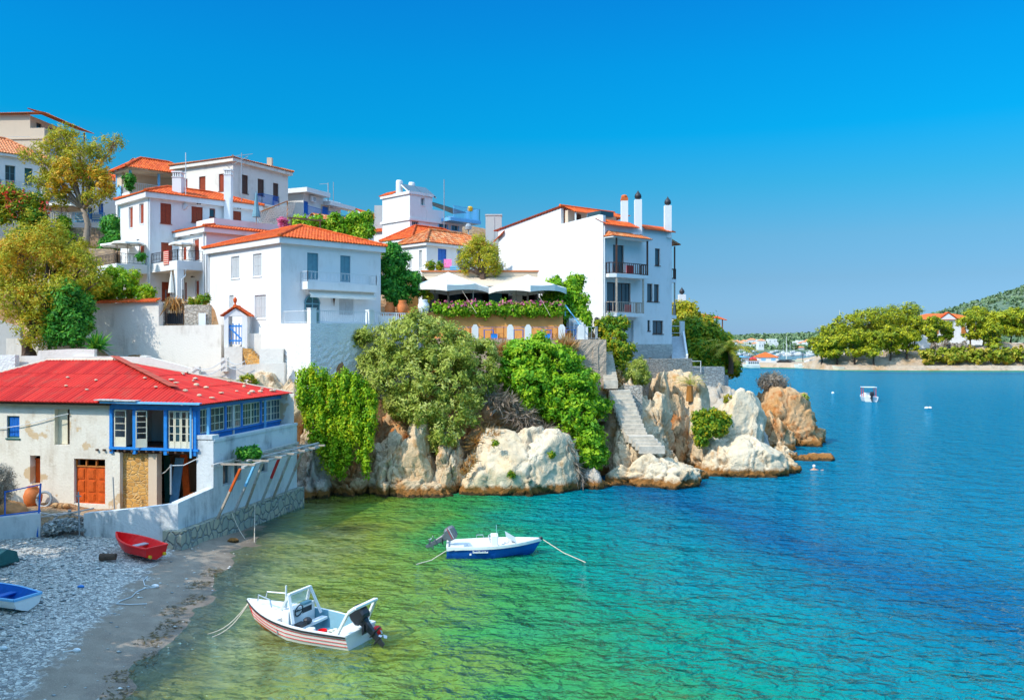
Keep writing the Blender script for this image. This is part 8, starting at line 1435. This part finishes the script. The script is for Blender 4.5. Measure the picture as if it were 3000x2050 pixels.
PN = [(2408, 985, 62, 306, 'lowest pine at the left tip of the far wooded bank'), (2440, 948, 70, 312, 'second pine from the tip of the far wooded bank'), (2478, 922, 80, 318, 'third pine from the tip, rising to a rounded top'), (2520, 908, 90, 324, 'broad pine left of the middle of the far grove'), (2566, 902, 92, 326, 'broad pine in the middle of the far grove'), (2612, 895, 90, 330, 'tall dark pine right of the middle of the far grove'), (2655, 890, 86, 332, 'highest pine of the far grove beside the red roofed mansion'), (2680, 925, 60, 322, 'dark pine touching the left end of the mansion roof'), (2452, 985, 58, 304, 'small front pine near the left tip of the bank'), (2505, 965, 70, 303, 'front pine with a pale leaning trunk on the far bank'), (2560, 970, 66, 301, 'yellowish front pine in the middle of the far bank'), (2608, 955, 70, 304, 'bright yellow green pine in front of the grove'), (2655, 960, 60, 305, 'last front pine before the white mansion'), (2734, 928, 52, 309, 'pine standing alone before the mansion facade'), (2778, 942, 42, 312, 'slim pale pine before the mansion door'), (2842, 918, 60, 312, 'pine at the right corner of the mansion'), (2880, 898, 66, 318, 'spreading pine right of the mansion roof'), (2925, 915, 66, 314, 'pine with a forked trunk right of the mansion'), (2962, 902, 70, 318, 'dense pine near the right edge of the photo'), (3005, 910, 70, 312, 'pine cut by the right edge of the photo'), (2898, 945, 52, 306, 'low front pine above the prickly pear thicket')]
for k, (u, vt, wp, D, lb2) in enumerate(PN): pine(lb2, u, vt, wp, D, k, lean=.06 * math.sin(k * 2.3))
def farhouse(name, label, u0, u1, vt, vb, D, roof, rise, mat='white', depth=10., nwin=0, pedi=False, group=None, hip=True, winmat='wood_orange', z0=None):
    x0, x1 = (u0 - CX) / F * D, (u1 - CX) / F * D; zt = CH + (HZ - vt) / F * D; zb = (CH + (HZ - vb) / F * D) if z0 is None else z0; t_ = thing(name, label, 'house', V3((x0 + x1) / 2, D, zb), group); mb = MB(); mb.box(x0, x1, D, D + depth, zb - 3, zt); mb.build('wall', mat, t_)
    if roof:
        mb = MB(); e = depth * .05; a, b, c, d = V3(x0 - e, D - e, zt), V3(x1 + e, D - e, zt), V3(x1 + e, D + depth + e, zt), V3(x0 - e, D + depth + e, zt); hx = depth / 2 if hip else 0; hx = min(hx, (x1 - x0) / 2 - .1); p, q = V3(x0 + hx, D + depth / 2, zt + rise), V3(x1 - hx, D + depth / 2, zt + rise)
        for f4 in ((a, b, q, p), (c, d, p, q), (d, a, p), (b, c, q)): mb.add(f4, [tuple(range(len(f4)))], .3)
        rf = mb.build('roof', roof, t_)
        if pedi: w_ = (x1 - x0) * .13; xm = x0 + (x1 - x0) * .47; mb = MB(); mb.prism([V3(xm - w_, D - .5, zt), V3(xm + w_, D - .5, zt), V3(xm, D - .5, zt + rise * .92)], (0, 2, 0)); mb.build('pediment', mat, t_); mb = MB(); mb.prism([V3(xm - w_ * 1.12, D - .7, zt), V3(xm, D - .7, zt + rise * 1.05), V3(xm, D + 2, zt + rise * 1.05), V3(xm - w_ * 1.12, D + 2, zt)], (0, 0, .3)); mb.prism([V3(xm + w_ * 1.12, D - .7, zt), V3(xm, D - .7, zt + rise * 1.05), V3(xm, D + 2, zt + rise * 1.05), V3(xm + w_ * 1.12, D + 2, zt)], (0, 0, .3)); mb.build('pediment_roof', roof, t_)
    h = zt - zb
    for i in range(nwin):
        x = x0 + (x1 - x0) * (i + .5) / nwin; ww = min(.9, (x1 - x0) / nwin * .25); MB().box(x - ww, x + ww, D - .06, D + .02, zb + h * .45, zb + h * .78).build('window', winmat, t_)
    return t_
farhouse('mansion', 'white mansion with a long red roof and a pediment among the pines', 2684, 2882, 936, 1012, 342, 'tile', 2.6, depth=16, nwin=5, pedi=True)
farhouse('quay_house', 'white quay house with an orange hipped roof and blue shutters on the spit', 2222, 2280, 1046, 1062, 346, 'tile', 2.0, depth=8, nwin=2, winmat='blue_light', z0=1.2); farhouse('kiosk', 'small wooden kiosk with a red roof left of the quay house', 2202, 2218, 1052, 1062, 340, 'red_item', 1.1, 'wood_orange', 4, z0=1.2); farhouse('kiosk', 'pale blue awning stall at the left end of the spit', 2160, 2192, 1046, 1062, 342, 'blue_light', .4, 'iron_grey', 5, z0=1.2)
g = random.Random(21)
for k in range(46):
    u = g.choice([g.uniform(2128, 2215), g.uniform(2140, 2270), g.uniform(2335, 2400)]); D = g.uniform(855, 1010); x = (u - CX) / F * D; z0 = float(hill_z(np.array([x]), np.array([D]))[0]); h = g.uniform(4.5, 8); wd = g.uniform(5, 11); kind = g.random(); t_ = thing('town_house', 'tiny white house of the harbour town far across the bay', 'house', V3(x, D, z0), 'far harbour town houses'); mb = MB(); mb.box(x - wd / 2, x + wd / 2, D, D + 8, z0 - 3, z0 + h); mb.build('wall', 'white', t_)
    if kind < .5: mb = MB(); a = [V3(x - wd / 2 - .3, D - .3, z0 + h), V3(x + wd / 2 + .3, D - .3, z0 + h), V3(x + wd / 2 + .3, D + 8.3, z0 + h), V3(x - wd / 2 - .3, D + 8.3, z0 + h)]; p = V3(x, D + 4, z0 + h + 2.2); [mb.add((a[i], a[(i + 1) % 4], p), [(0, 1, 2)], .3) for i in range(4)]; mb.build('roof', 'tile_pale', t_)
    [MB().box(x + o_ - .5, x + o_ + .5, D - .08, D, z0 + h * .45, z0 + h * .75).build('window', 'iron_grey', t_) for o_ in (-wd * .25, wd * .25)]
for k, (u0, u1, vt, vb, D, roof, lb2) in enumerate(((2232, 2256, 998, 1004, 1180, 'tile_pale', 'cream villa with a tiled roof on the far hillside'), (2275, 2304, 1001, 1007, 1100, None, 'long low white building on the far hillside'), (2363, 2383, 980, 990, 1280, None, 'white terraced villa high on the far hill'), (2387, 2397, 979, 987, 1300, None, 'smaller white villa right of the terraced villa'), (2256, 2282, 1019, 1024, 900, 'tile_pale', 'long salmon roofed warehouse behind the harbour'), (2342, 2356, 1018, 1026, 870, 'tile_pale', 'white boathouse with a pointed roof at the far shore'), (2318, 2332, 984, 988, 1320, 'tile_pale', 'red roofed house on the far ridge'), (2296, 2312, 992, 996, 1250, None, 'little white cube on the far slope'))): farhouse('villa', lb2, u0, u1, vt, vb, D, roof, 2.2, depth=9, nwin=3, winmat='iron_grey')
for k, (u, v, L_, D, lb2) in enumerate(((2200, 1077, 27, 322, 'white excursion boat with a row of dark windows at the spit'), (2343, 1079, 17, 318, 'white motor launch moored off the sandy spit'), (2456, 1083, 18, 300, 'pale green boat moored at the rocky bank'))):
    L_ = L_ / F * D * 1.9; x = (u - CX) / F * D; q0, q1 = V3(x + L_ / 2, D, 0), V3(x - L_ / 2, D + .4, 0); F6 = boat_frame(q0, q1); t_ = thing('boat', lb2, 'boat', q0); s_ = stations(L_, L_ * .33, 1.0, sheer=.5); simple_boat(t_, F6, s_, 'hull_white' if k < 2 else 'cream_paint', 'hull_white', 'hull_white', .4)
    if k == 0: mb = MB(); lb(F6, mb, .4, L_ * .75, -.9, .9, .9, 2.7); cb = mb.build('cabin', 'hull_white', t_); [lb(F6, MB(), .6 + i * .8, 1.1 + i * .8, .9, .93, 1.6, 2.3).build('window', 'iron', cb) for i in range(5)]; mb = MB(); lb(F6, mb, .3, L_ * .7, -1, 1, 2.701, 2.8); mb.build('cabin_roof', 'red_item', cb)
    if k == 1: mb = MB(); lb(F6, mb, L_ * .3, L_ * .6, -.7, .7, .8, 1.7); mb.build('cabin', 'hull_white', t_, bevel=.15)
g = random.Random(4)
for k in range(26):
    u = g.uniform(2290, 2392) if k < 16 else g.uniform(2160, 2290); D = g.uniform(560, 810); x = (u - CX) / F * D; L_ = g.uniform(5, 9); q0, q1 = V3(x - L_ / 2, D, 0), V3(x + L_ / 2, D + g.uniform(-2, 2), 0); F6 = boat_frame(q0, q1); t_ = thing('moored_boat', 'tiny white boat moored in the far harbour', 'boat', q0, 'boats moored in the far harbour'); simple_boat(t_, F6, stations(L_, L_ * .33, .9, n=6), 'hull_white', 'hull_white', 'hull_white', .3); mb = MB(); lb(F6, mb, L_ * .3, L_ * .6, -.7, .7, .7, 1.9); mb.build('cabin', 'hull_white', t_)
    if k % 3 == 0: MB().tube([F6 @ V3(L_ * .5, 0, 1), F6 @ V3(L_ * .5, 0, 1 + L_ * 1.3)], .1, 5).build('mast', 'iron_white', t_)
for k, (u, vt, D, lb2) in enumerate(((2304, 985, 380, 'tall sailboat mast behind the quay house'), (2352, 1030, 352, 'dark lamp post on the sandy spit'), (2460, 908, 420, 'tall thin white flagpole above the left of the pine grove'))):
    x = (u - CX) / F * D; z = CH + (HZ - vt) / F * D; tag(MB().tube([V3(x, D, 0), V3(x, D, z)], [.22 if k == 0 else .16, .1], 6).build('mast' if k == 0 else ('lamp_post' if k == 1 else 'flagpole'), 'iron_white' if k != 1 else 'iron', None, V3(x, D, 0)), lb2, 'mast' if k == 0 else 'post')
def car(label, u, D, mat, z, L_=4.2):
    x = (u - CX) / F * D; t_ = thing('parked_car', label, 'car', V3(x, D, z), 'cars on the spit'); mb = MB(); mb.prism([V3(x + a * L_ / 2, D - .8, z + b) for a, b in ((-1, .35), (1, .35), (1, .85), (.62, .95), (.35, 1.45), (-.55, 1.45), (-.9, .95), (-1, .9))], (0, 1.6, 0)); mb.build('body', mat, t_); MB().box(x - L_ * .24, x + L_ * .15, D - .82, D - .805, z + .98, z + 1.36).build('window', 'glass', t_)
    for o_ in (-.6, .6): MB().tube([V3(x + o_ * L_ / 2, D - .85, z + .33), V3(x + o_ * L_ / 2, D + .85, z + .33)], .33, 10).build('wheel', 'iron', t_)
car('white van parked on the spit near the pines', 2380, 340, 'plastic_white', 1.3, 6); car('dark car parked right of the quay house', 2297, 341, 'iron', 1.25, 5.5); car('black car parked behind the kiosk and quay house', 2310, 350, 'motor_grey', 1.25, 5)
foliage('prickly_pears', [LB(2715 + i * 24, 1046 - (i * 7 % 3) * 3 - i * .5, 20, 300 - 1 + (i % 3), 12) for i in range(14)], 7000, .6, 'leaf_palm', 70, cr=.9, aspect=.7, origin=P(2860, 1065, 298)); tag(sc.objects[-1], 'yellow green prickly pear thicket along the far rocky bank', 'thicket', kind='stuff')
foliage('brush', [LB(2745 + i * 22, 1017, 14, 304, 10) for i in range(5)], 1400, .6, 'leaf_grey', 71, cr=.9, origin=P(2790, 1020, 304)); tag(sc.objects[-1], 'brown brush below the mansion on the far bank', 'brush', kind='stuff')
g = np.random.default_rng(9); n = 2600; uu = g.uniform(2080, 3080, n); DD = 870 + g.random(n) ** 1.3 * 700; xx = (uu - CX) / F * DD; zz = hill_z(xx, DD); v, f, tn = leaf_mesh(np.stack([xx, DD, zz + 1.8], 1), np.full(n, 3.4), 9, 2.4, 10, .7, .6); tag(npmesh('hillside_trees', v, f, 'leaf_far', None, (300, 1000, 10), attr={'rnd': tn}), 'scattered green trees and scrub on the far hills', 'trees', kind='stuff')
